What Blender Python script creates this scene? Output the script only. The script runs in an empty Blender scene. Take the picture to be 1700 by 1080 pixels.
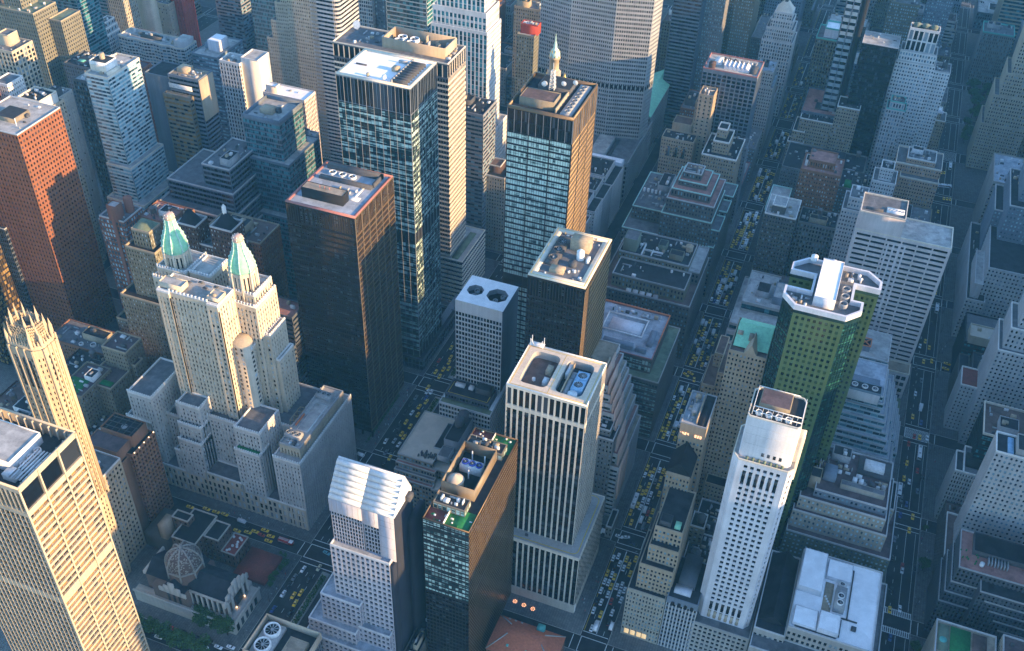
import bpy, math, random
import numpy as np
from mathutils import Vector, Matrix, Euler
sc = bpy.context.scene
col = sc.collection
R = math.radians
# ------------------------------------------------------------------ camera
CAMH = 500.0
f_px, yaw, pitch, roll = 1723.19, -0.340935, 0.689074, -0.036485
cy_, sy_, cp_, sp_ = math.cos(yaw), math.sin(yaw), math.cos(pitch), math.sin(pitch)
fwd = Vector((sy_*cp_, cy_*cp_, -sp_)); rgt = Vector((cy_, -sy_, 0)); dwn = fwd.cross(rgt)
r2 = rgt*math.cos(roll) + dwn*math.sin(roll); d2 = -rgt*math.sin(roll) + dwn*math.cos(roll)
cam_d = bpy.data.cameras.new('camera'); cam = bpy.data.objects.new('camera', cam_d); col.objects.link(cam)
mw = Matrix((( r2.x, -d2.x, -fwd.x, 0), (r2.y, -d2.y, -fwd.y, 0), (r2.z, -d2.z, -fwd.z, CAMH), (0, 0, 0, 1)))
cam.matrix_world = mw
cam_d.sensor_width = 36.0; cam_d.lens = 36.0*f_px/1700.0
cam_d.clip_start = 1.0; cam_d.clip_end = 9000.0
sc.camera = cam
# ------------------------------------------------------------------ sky, sun, exposure
SUN_EL, SUN_AZ = 13.5, -3.0            # degrees above the horizon, degrees from +X towards +Y
w = bpy.data.worlds.new('World'); sc.world = w; w.use_nodes = True
nt = w.node_tree; nt.nodes.clear()
sky = nt.nodes.new('ShaderNodeTexSky'); sky.sky_type = 'NISHITA'; sky.sun_disc = False
sky.sun_elevation = R(SUN_EL); sky.sun_rotation = R(90-SUN_AZ)
sky.air_density = 1.0; sky.dust_density = 0.3; sky.ozone_density = 3.0
bg = nt.nodes.new('ShaderNodeBackground'); bg.inputs[1].default_value = 0.15
wo = nt.nodes.new('ShaderNodeOutputWorld')
tint = nt.nodes.new('ShaderNodeMix'); tint.data_type = 'RGBA'; tint.blend_type = 'MULTIPLY'; tint.inputs['Factor'].default_value = 1.0
[q for q in tint.inputs if q.name=='B' and q.type=='RGBA'][0].default_value = (.90, .93, .97, 1)      # clear deep-blue evening sky
nt.links.new(sky.outputs[0], [q for q in tint.inputs if q.name=='A' and q.type=='RGBA'][0]); nt.links.new([q for q in tint.outputs if q.type=='RGBA'][0], bg.inputs[0]); nt.links.new(bg.outputs[0], wo.inputs[0])
ld = bpy.data.lights.new('sun', 'SUN'); ld.energy = 3.7; ld.angle = R(0.5); ld.color = (1.0, 0.64, 0.30)
sun = bpy.data.objects.new('sun', ld); col.objects.link(sun)
sv = Vector((math.cos(R(SUN_AZ))*math.cos(R(SUN_EL)), math.sin(R(SUN_AZ))*math.cos(R(SUN_EL)), math.sin(R(SUN_EL))))
sun.rotation_euler = sv.to_track_quat('Z', 'Y').to_euler(); sun.location = (600, 0, 700)
sc.view_settings.view_transform = 'Standard'; sc.view_settings.look = 'None'
sc.view_settings.exposure = 1.9; sc.view_settings.gamma = 1.0
sc.cycles.use_denoising = True
sc.cycles.max_bounces = 5; sc.cycles.diffuse_bounces = 3; sc.cycles.glossy_bounces = 3
sc.cycles.volume_bounces = 0; sc.cycles.transparent_max_bounces = 4
sc.render.film_transparent = False
RNG = random.Random(7)
# ------------------------------------------------------------------ materials
MATS = {}
def _new(name):
    m = bpy.data.materials.new(name); m.use_nodes = True
    nt = m.node_tree; b = nt.nodes['Principled BSDF']
    return m, nt, b
def _n(nt, t, **k):
    n = nt.nodes.new(t)
    for a, v in k.items(): setattr(n, a, v)
    return n
def wall(name, rgb, var=.24, rough=.85, spec=.25, scale=.09, metal=0.0, tint=None):
    """masonry / metal / paint with soft blotches, fine grain and vertical weather streaks"""
    if name in MATS: return MATS[name]
    if max(rgb) < .56: rgb = tuple(c*.88 for c in rgb)
    m, nt, b = _new(name)
    tc = _n(nt, 'ShaderNodeTexCoord')
    def noise(sx, sy, sz, det):
        mp = _n(nt, 'ShaderNodeMapping'); mp.inputs['Scale'].default_value = (sx, sy, sz)
        no = _n(nt, 'ShaderNodeTexNoise'); no.inputs['Scale'].default_value = 1.0; no.inputs['Detail'].default_value = det
        nt.links.new(tc.outputs['Object'], mp.inputs['Vector']); nt.links.new(mp.outputs[0], no.inputs['Vector'])
        return no.outputs['Fac']
    a = noise(scale, scale, scale, 4); s = noise(.7, .7, .035, 3); g = noise(1.3, 1.3, 1.3, 2)
    def math_(op, x, y):
        n = _n(nt, 'ShaderNodeMath', operation=op)
        for i, v in enumerate((x, y)):
            if isinstance(v, (int, float)): n.inputs[i].default_value = v
            else: nt.links.new(v, n.inputs[i])
        return n.outputs[0]
    t = math_('ADD', math_('MULTIPLY', a, .9), math_('ADD', math_('MULTIPLY', s, .7), math_('MULTIPLY', g, .4)))
    t = math_('MULTIPLY', math_('SUBTRACT', t, 1.0), var*2.4)
    fac = math_('ADD', t, 1.0)
    vm = _n(nt, 'ShaderNodeVectorMath', operation='SCALE'); vm.inputs[0].default_value = rgb
    nt.links.new(fac, vm.inputs['Scale'])
    nt.links.new(vm.outputs[0], b.inputs['Base Color'])
    b.inputs['Roughness'].default_value = rough; b.inputs['Specular IOR Level'].default_value = spec
    b.inputs['Metallic'].default_value = metal
    MATS[name] = m; return m
def glass(name, dark, light, p=.3, rough=.12, spec=.5, band=0.0, warm=0.0):
    """window panes: every pane its own tone (blinds up or down, rooms light or dark)"""
    if name in MATS: return MATS[name]
    m, nt, b = _new(name)
    ge = _n(nt, 'ShaderNodeNewGeometry'); oi = _n(nt, 'ShaderNodeObjectInfo')
    ad = _n(nt, 'ShaderNodeMath', operation='ADD'); nt.links.new(ge.outputs['Random Per Island'], ad.inputs[0]); nt.links.new(oi.outputs['Random'], ad.inputs[1])
    fr = _n(nt, 'ShaderNodeMath', operation='FRACT'); nt.links.new(ad.outputs[0], fr.inputs[0])
    src = fr.outputs[0]
    if band > 0:   # tenants: neighbouring panes of a floor tend to match
        mp = _n(nt, 'ShaderNodeMapping'); mp.inputs['Scale'].default_value = (.045, .045, .9)
        no = _n(nt, 'ShaderNodeTexNoise'); no.inputs['Detail'].default_value = 1.0; no.inputs['Scale'].default_value = 1.0
        nt.links.new(ge.outputs['Position'], mp.inputs['Vector']); nt.links.new(mp.outputs[0], no.inputs['Vector'])
        mr = _n(nt, 'ShaderNodeMapRange'); mr.inputs['From Min'].default_value = .3; mr.inputs['From Max'].default_value = .7
        nt.links.new(no.outputs['Fac'], mr.inputs['Value'])
        mx = _n(nt, 'ShaderNodeMix'); mx.inputs['Factor'].default_value = band
        nt.links.new(src, mx.inputs['A']); nt.links.new(mr.outputs[0], mx.inputs['B']); src = mx.outputs['Result']
    cr = _n(nt, 'ShaderNodeValToRGB'); el = cr.color_ramp.elements
    mid = tuple((d*1.2 + l*.35) for d, l in zip(dark, light))
    el[0].position = 0.0; el[0].color = (*light, 1)
    el[1].position = 1.0; el[1].color = (*[c*.5 for c in dark], 1)
    for pos, c in ((p*.55, light), (p*.9, mid), (min(p*1.05+.02, .97), dark)):
        e = el.new(pos); e.color = (*c, 1)
    nt.links.new(src, cr.inputs[0]); nt.links.new(cr.outputs[0], b.inputs['Base Color'])
    b.inputs['Roughness'].default_value = rough; b.inputs['Specular IOR Level'].default_value = spec
    MATS[name] = m; return m
def plain(name, rgb, rough=.7, spec=.3, metal=0.0, emit=None, es=1.0):
    if name in MATS: return MATS[name]
    m, nt, b = _new(name)
    if emit is None and metal == 0.0:
        tc = _n(nt, 'ShaderNodeTexCoord'); no = _n(nt, 'ShaderNodeTexNoise'); no.inputs['Scale'].default_value = .8; no.inputs['Detail'].default_value = 5
        nt.links.new(tc.outputs['Object'], no.inputs['Vector'])
        mr = _n(nt, 'ShaderNodeMapRange'); mr.inputs['To Min'].default_value = .78; mr.inputs['To Max'].default_value = 1.2
        mr.inputs['From Min'].default_value = .25; mr.inputs['From Max'].default_value = .75
        nt.links.new(no.outputs['Fac'], mr.inputs['Value'])
        vm = _n(nt, 'ShaderNodeVectorMath', operation='SCALE'); vm.inputs[0].default_value = rgb
        nt.links.new(mr.outputs[0], vm.inputs['Scale']); nt.links.new(vm.outputs[0], b.inputs['Base Color'])
    else: b.inputs['Base Color'].default_value = (*rgb, 1)
    b.inputs['Roughness'].default_value = rough; b.inputs['Specular IOR Level'].default_value = spec; b.inputs['Metallic'].default_value = metal
    if emit: b.inputs['Emission Color'].default_value = (*emit, 1); b.inputs['Emission Strength'].default_value = es
    MATS[name] = m; return m
def roofmat(name, rgb, patch=.35):
    """flat roof: patched felt / gravel with ponding stains"""
    if name in MATS: return MATS[name]
    m, nt, b = _new(name)
    tc = _n(nt, 'ShaderNodeTexCoord')
    vo = _n(nt, 'ShaderNodeTexVoronoi'); vo.inputs['Scale'].default_value = .14; vo.distance = 'CHEBYCHEV'
    no = _n(nt, 'ShaderNodeTexNoise'); no.inputs['Scale'].default_value = .22; no.inputs['Detail'].default_value = 8; no.inputs['Roughness'].default_value = .68
    for q in (vo, no): nt.links.new(tc.outputs['Object'], q.inputs['Vector'])
    bw = _n(nt, 'ShaderNodeRGBToBW'); nt.links.new(vo.outputs['Color'], bw.inputs[0])
    m1 = _n(nt, 'ShaderNodeMapRange'); pk = patch*(.35 if max(rgb) > .45 else 1); m1.inputs['To Min'].default_value = 1-pk*.6; m1.inputs['To Max'].default_value = 1+pk*.5; nt.links.new(bw.outputs[0], m1.inputs['Value'])
    m2 = _n(nt, 'ShaderNodeMapRange'); m2.inputs['From Min'].default_value = .25; m2.inputs['From Max'].default_value = .75; lt = max(rgb) > .45; m2.inputs['To Min'].default_value = .84 if lt else .55; m2.inputs['To Max'].default_value = 1.08 if lt else 1.3; nt.links.new(no.outputs['Fac'], m2.inputs['Value'])
    mu = _n(nt, 'ShaderNodeMath', operation='MULTIPLY'); nt.links.new(m1.outputs[0], mu.inputs[0]); nt.links.new(m2.outputs[0], mu.inputs[1])
    vm = _n(nt, 'ShaderNodeVectorMath', operation='SCALE'); vm.inputs[0].default_value = rgb
    nt.links.new(mu.outputs[0], vm.inputs['Scale']); nt.links.new(vm.outputs[0], b.inputs['Base Color'])
    b.inputs['Roughness'].default_value = .9; b.inputs['Specular IOR Level'].default_value = .15
    MATS[name] = m; return m
# ------------------------------------------------------------------ mesh builder
ORG = {}
class MB:
    def __init__(s): s.v = []; s.f = []
    def quad(s, a, b, c, d):
        n = len(s.v); s.v += [a, b, c, d]; s.f.append((n, n+1, n+2, n+3))
    def box(s, x0, x1, y0, y1, z0, z1, bottom=False):
        n = len(s.v)
        s.v += [(x0,y0,z0),(x1,y0,z0),(x1,y1,z0),(x0,y1,z0),(x0,y0,z1),(x1,y0,z1),(x1,y1,z1),(x0,y1,z1)]
        s.f += [(n,n+1,n+5,n+4),(n+1,n+2,n+6,n+5),(n+2,n+3,n+7,n+6),(n+3,n,n+4,n+7),(n+4,n+5,n+6,n+7)]
        if bottom: s.f.append((n+3,n+2,n+1,n))
        return s
    def prism(s, poly, z0, z1, cap=True, bottom=False):
        n = len(s.v); k = len(poly)
        s.v += [(p[0],p[1],z0) for p in poly] + [(p[0],p[1],z1) for p in poly]
        for i in range(k): j = (i+1) % k; s.f.append((n+i, n+j, n+k+j, n+k+i))
        if cap: s.f.append(tuple(range(n+k, n+2*k)))
        if bottom: s.f.append(tuple(range(n+k-1, n-1, -1)))
        return s
    def loft(s, rings, cap=True):
        """rings: list of lists of 3D points, same count"""
        n = len(s.v); k = len(rings[0])
        for r in rings: s.v += [tuple(p) for p in r]
        for a in range(len(rings)-1):
            for i in range(k):
                j = (i+1) % k; s.f.append((n+a*k+i, n+a*k+j, n+(a+1)*k+j, n+(a+1)*k+i))
        if cap: s.f.append(tuple(range(n+(len(rings)-1)*k, n+len(rings)*k)))
        return s
    def cyl(s, cx, cy, r, z0, z1, k=12, r1=None, cap=True):
        r1 = r if r1 is None else r1
        return s.loft([[(cx+rr*math.cos(2*math.pi*i/k), cy+rr*math.sin(2*math.pi*i/k), z) for i in range(k)] for rr, z in ((r,z0),(max(r1,.001),z1))], cap)
    def bar(s, p, q, r):
        p, q = Vector(p), Vector(q); d = (q-p).normalized()
        a = d.cross(Vector((0,0,1)) if abs(d.z) < .9 else Vector((1,0,0))).normalized()*r; b = d.cross(a)
        ring = lambda c: [tuple(c+a+b), tuple(c-a+b), tuple(c-a-b), tuple(c+a-b)]
        n = len(s.v); s.v += ring(p)+ring(q)
        s.f += [(n,n+1,n+5,n+4),(n+1,n+2,n+6,n+5),(n+2,n+3,n+7,n+6),(n+3,n,n+4,n+7),(n+4,n+5,n+6,n+7),(n+3,n+2,n+1,n)]
        return s
    def build(s, name, mat, parent=None, org=None, smooth=False):
        if not s.f: return None
        o0 = org if org is not None else (ORG.get(parent.name, Vector((0,0,0))) if parent else Vector((0,0,0)))
        me = bpy.data.meshes.new(name)
        V = np.array(s.v, dtype=np.float32) - np.array(o0, dtype=np.float32)
        L = np.array([len(f) for f in s.f], dtype=np.int32)
        I = np.fromiter((i for f in s.f for i in f), dtype=np.int32)
        me.vertices.add(len(V)); me.vertices.foreach_set('co', V.ravel())
        me.loops.add(len(I)); me.loops.foreach_set('vertex_index', I)
        me.polygons.add(len(L)); me.polygons.foreach_set('loop_start', np.concatenate(([0], np.cumsum(L)[:-1])).astype(np.int32))
        me.update(calc_edges=True); me.validate()
        if mat: me.materials.append(mat)
        if smooth: me.polygons.foreach_set('use_smooth', [True]*len(me.polygons))
        o = bpy.data.objects.new(name, me); col.objects.link(o)
        if parent: o.parent = parent
        else: o.location = o0
        ORG[o.name] = Vector(o0)
        return o
def tag(o, label=None, cat=None, group=None, kind=None):
    if label: o['label'] = label
    if cat: o['category'] = cat
    if group: o['group'] = group
    if kind: o['kind'] = kind
    return o
def thing(name, loc, label, cat, group=None, rz=0):
    o = bpy.data.objects.new(name, None); col.objects.link(o); o.location = loc; o.rotation_euler.z = rz
    o.empty_display_size = 1; ORG[o.name] = Vector(loc)
    return tag(o, label, cat, group)
def copy_tree(o, parent=None):
    c = o.copy(); col.objects.link(c)
    if parent: c.parent = parent
    for ch in o.children: copy_tree(ch, c)
    return c
# ------------------------------------------------------------------ facades
CAMV = Vector((0, 0, CAMH))
def rect(x0, x1, y0, y1): return [(x0,y0),(x1,y0),(x1,y1),(x0,y1)]
def offset_poly(poly, ds):
    """move each edge inwards by its own distance (counter-clockwise polygon)"""
    k = len(poly); lines = []
    for i in range(k):
        (ax,ay),(bx,by) = poly[i], poly[(i+1)%k]; dx,dy = bx-ax, by-ay; l = math.hypot(dx,dy); ux,uy = dx/l, dy/l
        nx,ny = -uy, ux; lines.append((ax+nx*ds[i], ay+ny*ds[i], ux, uy))
    out = []
    for i in range(k):
        x1,y1,u1,v1 = lines[i-1]; x2,y2,u2,v2 = lines[i]; den = u1*v2-v1*u2
        if abs(den) < 1e-6: out.append((x2,y2)); continue
        t = ((x2-x1)*v2-(y2-y1)*u2)/den; out.append((x1+u1*t, y1+v1*t))
    return out
DEF = dict(fh=3.7, bw=3.0, pw=1.4, sh=1.7, pd=0.0, sd=0.06, dep=.45, top=1.2, bot=0.0, wall='limestone', glass='g_std', spandrel=None,
           pier=None, rib=None, ph=1.0, roof='roof_grey', blank=(), trim=None, corner=0.0, vis=None, base=None, skip=0.0)
class Bld:
    def __init__(s, name, label, cat, at, nwin=100, group=None):
        s.root = thing(name, (at[0], at[1], 0), label, cat, group); s.panes = []; s.nwin = nwin
        s.o = s.root
    def part(s, mb, name, mat, parent=None, smooth=False):
        return mb.build(name, MATS[mat] if isinstance(mat, str) else mat, parent or s.root, ORG[s.root.name], smooth)
    def tier(s, poly, z0, z1, st=None, name='wall', roof=True, seed=0, **k):
        S = dict(DEF); S.update(st or {}); S.update(k)
        if len(poly) == 4 and not isinstance(poly[0], (tuple, list)): poly = rect(*poly)
        wm0 = MB(); pm = MB(); sm = MB() ; rm = MB(); n = len(poly); det = []; wms = {}; wm = wm0
        zc = (z0+z1)/2
        for i in range(n):
            (ax,ay),(bx,by) = poly[i], poly[(i+1)%n]; l = math.hypot(bx-ax, by-ay); u = ((bx-ax)/l, (by-ay)/l); nn = (u[1], -u[0])
            c = Vector(((ax+bx)/2, (ay+by)/2, zc)); d = (CAMV-c)
            see = d.x*nn[0] + d.y*nn[1] > -130
            det.append(bool(see and l > .9 and (isinstance(S['dep'], dict) or S['dep'] > 0)))
        def kof(i):
            (ax,ay),(bx,by) = poly[i], poly[(i+1)%n]; l = math.hypot(bx-ax,by-ay); nx,ny = (by-ay)/l, -(bx-ax)/l
            return 'N' if ny < -.8 else 'W' if nx > .8 else 'E' if nx < -.8 else 'S' if ny > .8 else 'C'
        depk = lambda i: (S['dep'].get(kof(i), S['dep']['N']) if isinstance(S['dep'], dict) else S['dep'])
        back = offset_poly(poly, [depk(i) if q else 0 for i, q in enumerate(det)])
        # backing (sides only)
        wm.prism(back, z0, z1, cap=False)
        H = z1-z0; zt = z1-S['top']; zb = z0+S['bot']
        nf = max(1, round((zt-zb)/S['fh'])); fh = (zt-zb)/nf
        bl = set(int(b) if b >= 0 else nf+int(b) for b in S['blank'])
        rnd = random.Random(seed*7+n)
        for i in range(n):
            (ax,ay),(bx,by) = poly[i], poly[(i+1)%n]; L = math.hypot(bx-ax, by-ay); ux,uy = (bx-ax)/L, (by-ay)/L; nx,ny = uy,-ux
            if not det[i]: continue
            key = ('N' if ny < -.8 else 'W' if nx > .8 else 'E' if nx < -.8 else 'S' if ny > .8 else 'C')
            wm = wms.setdefault(S['wallby'][key], MB()) if S.get('wallby') and key in S['wallby'] else wm0
            def pt(a, d, z): return (ax+ux*a-nx*d, ay+uy*a-ny*d, z)
            dep, pd, sd, pw = depk(i), S['pd'], S['sd'], S['pw']
            spm = sm if S['spandrel'] else wm; prm = pm if S['pier'] else wm
            # bands at top / bottom
            for (za, zz) in ((zt, z1), (z0, zb)):
                if zz-za > .01:
                    wm.quad(pt(0,0,za), pt(L,0,za), pt(L,0,zz), pt(0,0,zz))
                    if za > z0: wm.quad(pt(0,dep,za), pt(L,dep,za), pt(L,0,za), pt(0,0,za))
                    else: wm.quad(pt(0,0,zz), pt(L,0,zz), pt(L,dep,zz), pt(0,dep,zz))
            def gv(q):
                return S[q].get(key, S[q]['N']) if isinstance(S[q], dict) else S[q]
            co = gv('corner'); nb = max(1, round((L-2*co)/gv('bw'))); bw = (L-2*co)/nb
            sh = gv('sh'); pw = gv('pw'); pd = gv('pd'); sd = gv('sd')
            # spandrels: full width strips under every floor's windows
            if sh > .02:
                for f in range(nf):
                    a = zb+f*fh; b_ = a+sh if f not in bl else a+fh
                    spm.quad(pt(0,sd,a), pt(L,sd,a), pt(L,sd,b_), pt(0,sd,b_))
                    spm.quad(pt(0,sd,b_), pt(L,sd,b_), pt(L,dep,b_), pt(0,dep,b_))
            for j in range(nb+1):
                a, b_ = co+j*bw-pw/2, co+j*bw+pw/2
                if j == 0: a = 0.0; b_ = max(b_, pw/2)
                if j == nb: b_ = L
                prm.quad(pt(a,pd,zb), pt(b_,pd,zb), pt(b_,pd,zt), pt(a,pd,zt))
                if a > 0: prm.quad(pt(a,dep,zb), pt(a,pd,zb), pt(a,pd,zt), pt(a,dep,zt))
                elif not det[i-1]: prm.quad(pt(a,dep,zb), pt(a,pd,zb), pt(a,pd,zt), pt(a,dep,zt))
                if b_ < L or not det[(i+1)%n]: prm.quad(pt(b_,pd,zb), pt(b_,dep,zb), pt(b_,dep,zt), pt(b_,pd,zt))
            if S['rib'] and key in (S['rib'][4] if len(S['rib'])>4 else 'NWESC'):
                sp, rw, proud, rmat = S['rib'][:4]; nr = max(1, round(L/sp)); 
                for j in range(nr+1):
                    a = min(max(j*L/nr-rw/2, 0), L-rw); b_ = a+rw
                    rm.quad(pt(a,-proud,z0), pt(b_,-proud,z0), pt(b_,-proud,z1), pt(a,-proud,z1))
                    rm.quad(pt(a,0,z0), pt(a,-proud,z0), pt(a,-proud,z1), pt(a,0,z1)); rm.quad(pt(b_,-proud,z0), pt(b_,0,z0), pt(b_,0,z1), pt(b_,-proud,z1))
            ww, wh = bw-pw, fh-sh
            if ww > .1 and wh > .1:
                for f in range(nf):
                    if f in bl: continue
                    zz = zb+f*fh+sh+wh/2
                    for j in range(nb):
                        if S['skip'] and rnd.random() < S['skip']: continue
                        c = pt(co+(j+.5)*bw, dep-.03, zz)
                        s.panes.append((c[0],c[1],c[2],ux,uy,ww,wh,gv('glass')))
        # roof deck and parapet
        wm = wm0
        for mn, q in wms.items(): s.part(q, name, mn)
        if roof:
            dk = MB(); k0 = len(dk.v); dk.v += [(p[0],p[1],z1) for p in poly]; dk.f.append(tuple(range(n)))
            s.part(dk, 'roof', S['roof'])
            if S['ph'] > 0:
                o1 = offset_poly(poly, [.02]*n); o2 = offset_poly(poly, [.55]*n); q = pm if False else (MB() if S['trim'] else wm)
                for i in range(n):
                    j = (i+1)%n; A,B_,C_,D_ = o1[i],o1[j],o2[j],o2[i]; zz = z1+S['ph']
                    q.quad((*A,z1),(*B_,z1),(*B_,zz),(*A,zz)); q.quad((*A,zz),(*B_,zz),(*C_,zz),(*D_,zz)); q.quad((*D_,zz),(*C_,zz),(*C_,z1),(*D_,z1))
                if S['trim']: s.part(q, 'parapet', S['trim'])
        wo = s.part(wm, name, S['wall'])
        if S['spandrel']: s.part(sm, 'spandrel', S['spandrel'])
        if S['pier']: s.part(pm, 'pier', S['pier'])
        if rm.f:
            nq = len(rm.f)//3
            for i in range(nq):
                q = MB(); q.v = rm.v[i*12:(i+1)*12]; q.f = [(0,1,2,3),(4,5,6,7),(8,9,10,11)]; s.part(q, 'mullion', S['rib'][3])
        return wo
    def finish(s):
        """the largest windows in view one by one, the rest of them as one part"""
        P = s.panes
        if not P: return s
        A = np.array([p[:7] for p in P]); 
        d = np.array([0,0,CAMH]) - A[:,:3]; dist = np.linalg.norm(d, axis=1)
        nx, ny = A[:,4], -A[:,3]; cosv = (d[:,0]*nx + d[:,1]*ny)/dist
        size = A[:,5]*A[:,6]*np.maximum(cosv, 0)/dist**2
        order = np.argsort(-size); k = min(s.nwin or (len(P) if len(P) <= 60 else 0), len(P)); single = set(order[:k].tolist()) if k else set()
        cache = {}
        ox, oy, oz = ORG[s.root.name]
        rest = {}
        for i, p in enumerate(P):
            x,y,z,ux,uy,ww,wh,g = p
            if i in single:
                key = (round(ux,4), round(uy,4), round(ww,3), round(wh,3), g)
                me = cache.get(key)
                if me is None:
                    me = bpy.data.meshes.new('window')
                    a, b = ww/2, wh/2
                    me.from_pydata([(-ux*a,-uy*a,-b),(ux*a,uy*a,-b),(ux*a,uy*a,b),(-ux*a,-uy*a,b)], [], [(0,1,2,3)]); me.materials.append(MATS[g]); cache[key] = me
                o = bpy.data.objects.new('window', me); o.location = (x-ox, y-oy, z-oz); o.parent = s.root; col.objects.link(o)
            else: rest.setdefault(g, []).append(p)
        for g, L in rest.items():
            mb = MB()
            for x,y,z,ux,uy,ww,wh,_ in L:
                a, b = ww/2, wh/2
                mb.quad((x-ux*a,y-uy*a,z-b),(x+ux*a,y+uy*a,z-b),(x+ux*a,y+uy*a,z+b),(x-ux*a,y-uy*a,z+b))
            o = s.part(mb, 'windows' if k else 'glazing', g)
            o['kind'] = 'stuff'
        return s
    # ---- rooftop parts
    def box(s, x0, x1, y0, y1, z0, z1, mat, name='bulkhead', ph=0.0, roof=None):
        mb = MB().box(x0,x1,y0,y1,z0,z1)
        if ph:
            t = .35
            for q in ((x0,x1,y0,y0+t),(x0,x1,y1-t,y1),(x0,x0+t,y0+t,y1-t),(x1-t,x1,y0+t,y1-t)): mb.box(*q, z1, z1+ph)
        o = s.part(mb, name, mat)
        if roof:
            r = MB(); r.quad((x0+.4,y0+.4,z1+.03),(x1-.4,y0+.4,z1+.03),(x1-.4,y1-.4,z1+.03),(x0+.4,y1-.4,z1+.03)); r.build('bulkhead_roof', MATS[roof], o, ORG[s.root.name])
        return o
    def fan(s, x, y, z, r, h=1.2, ring='white_metal', blades=8, up=None):
        """cooling tower fan: ring, dark well, blades and hub"""
        k = 18; mb = MB(); c = lambda rr, zz: [(x+rr*math.cos(2*math.pi*i/k), y+rr*math.sin(2*math.pi*i/k), zz) for i in range(k)]
        mb.loft([c(r*1.06,z), c(r*1.06,z+h*.75), c(r,z+h), c(r*.88,z+h), c(r*.86,z+h*.5)], cap=False)
        o = s.part(mb, 'cooling_fan', ring)
        w_ = MB(); w_.loft([c(r*.86, z+h*.5), c(r*.85, z+h*.49)]); w_.build('fan_well', MATS['black'], o, ORG[s.root.name])
        b = MB()
        for i in range(blades):
            a = 2*math.pi*i/blades; d = .26
            p = lambda rr, aa, zz: (x+rr*math.cos(aa), y+rr*math.sin(aa), zz)
            b.quad(p(r*.18,a-d*.6,z+h*.6), p(r*.82,a-d*.5,z+h*.6), p(r*.82,a+d*.3,z+h*.72), p(r*.18,a+d*.6,z+h*.7))
        b.cyl(x, y, r*.2, z+h*.5, z+h*.8, 8)
        b.build('fan_blades', MATS['mid_metal'], o, ORG[s.root.name])
        return o
    def tank(s, x, y, z, r=2.0, h=4.0, leg=2.5, mat='tank_wood', cone='tank_cone'):
        mb = MB().cyl(x, y, r, z+leg, z+leg+h, 14); 
        for i in range(4):
            a = math.pi/4+i*math.pi/2; q = (x+r*.8*math.cos(a), y+r*.8*math.sin(a)); mb.box(q[0]-.15,q[0]+.15,q[1]-.15,q[1]+.15,z,z+leg)
        o = s.part(mb, 'water_tank', mat)
        MB().cyl(x, y, r*1.12, z+leg+h, z+leg+h+r*.75, 14, r1=.08).build('tank_roof', MATS[cone], o, ORG[s.root.name])
        return o
    def clutter(s, x0, x1, y0, y1, z, seed, n=10, tank=0, fans=0, big=True, mats=('roof_unit','pale_unit','tan_unit','dark_unit')):
        r = random.Random(seed); W, D = x1-x0, y1-y0; used = []
        def place(w_, d_):
            for _ in range(30):
                a, b = x0+r.uniform(.6, max(.7, W-w_-.6)), y0+r.uniform(.6, max(.7, D-d_-.6))
                if all(a+w_ < u[0] or a > u[1] or b+d_ < u[2] or b > u[3] for u in used):
                    used.append((a-.4, a+w_+.4, b-.4, b+d_+.4)); return a, b
            return None
        if big:
            w_, d_ = W*r.uniform(.3,.5), D*r.uniform(.28,.45); q = place(w_, d_)
            if q:
                h = r.uniform(3,5.5); s.box(q[0],q[0]+w_,q[1],q[1]+d_, z, z+h, r.choice(mats), ph=.5, roof='roof_dark')
                for _ in range(2):
                    a, b = q[0]+r.uniform(.1,.6)*w_, q[1]+r.uniform(.1,.6)*d_; s.box(a, a+w_*.2, b, b+d_*.22, z+h, z+h+r.uniform(.8,2.2), r.choice(mats), 'roof_unit')
        for _ in range(fans):
            rr = min(W, D)*r.uniform(.07,.1); q = place(rr*2.2, rr*2.2)
            if q: s.fan(q[0]+rr*1.1, q[1]+rr*1.1, z, rr, 1.5)
        for _ in range(tank):
            q = place(4.6,4.6)
            if q: s.tank(q[0]+2.3, q[1]+2.3, z)
        for _ in range(int(n*1.7)):
            w_, d_ = r.uniform(.5, 3.2), r.uniform(.5, 2.8); q = place(w_, d_)
            if not q: continue
            t = r.random(); h = r.uniform(.6, 2.2)
            if t < .62: s.box(q[0],q[0]+w_,q[1],q[1]+d_, z, z+h, r.choice(mats), 'roof_unit')
            elif t < .82: s.part(MB().cyl(q[0]+w_/2, q[1]+d_/2, min(w_,d_)*.4, z, z+h*.8, 10), 'roof_vent', r.choice(('pale_unit','mid_metal')))
            else:
                l = r.uniform(3, 8)
                if r.random() < .5: s.box(q[0], min(q[0]+l, x1-.6), q[1], q[1]+.7, z+.3, z+1.0, 'mid_metal', 'duct')
                else: s.box(q[0], q[0]+.7, q[1], min(q[1]+l, y1-.6), z+.3, z+1.0, 'mid_metal', 'duct')
        return s
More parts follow.
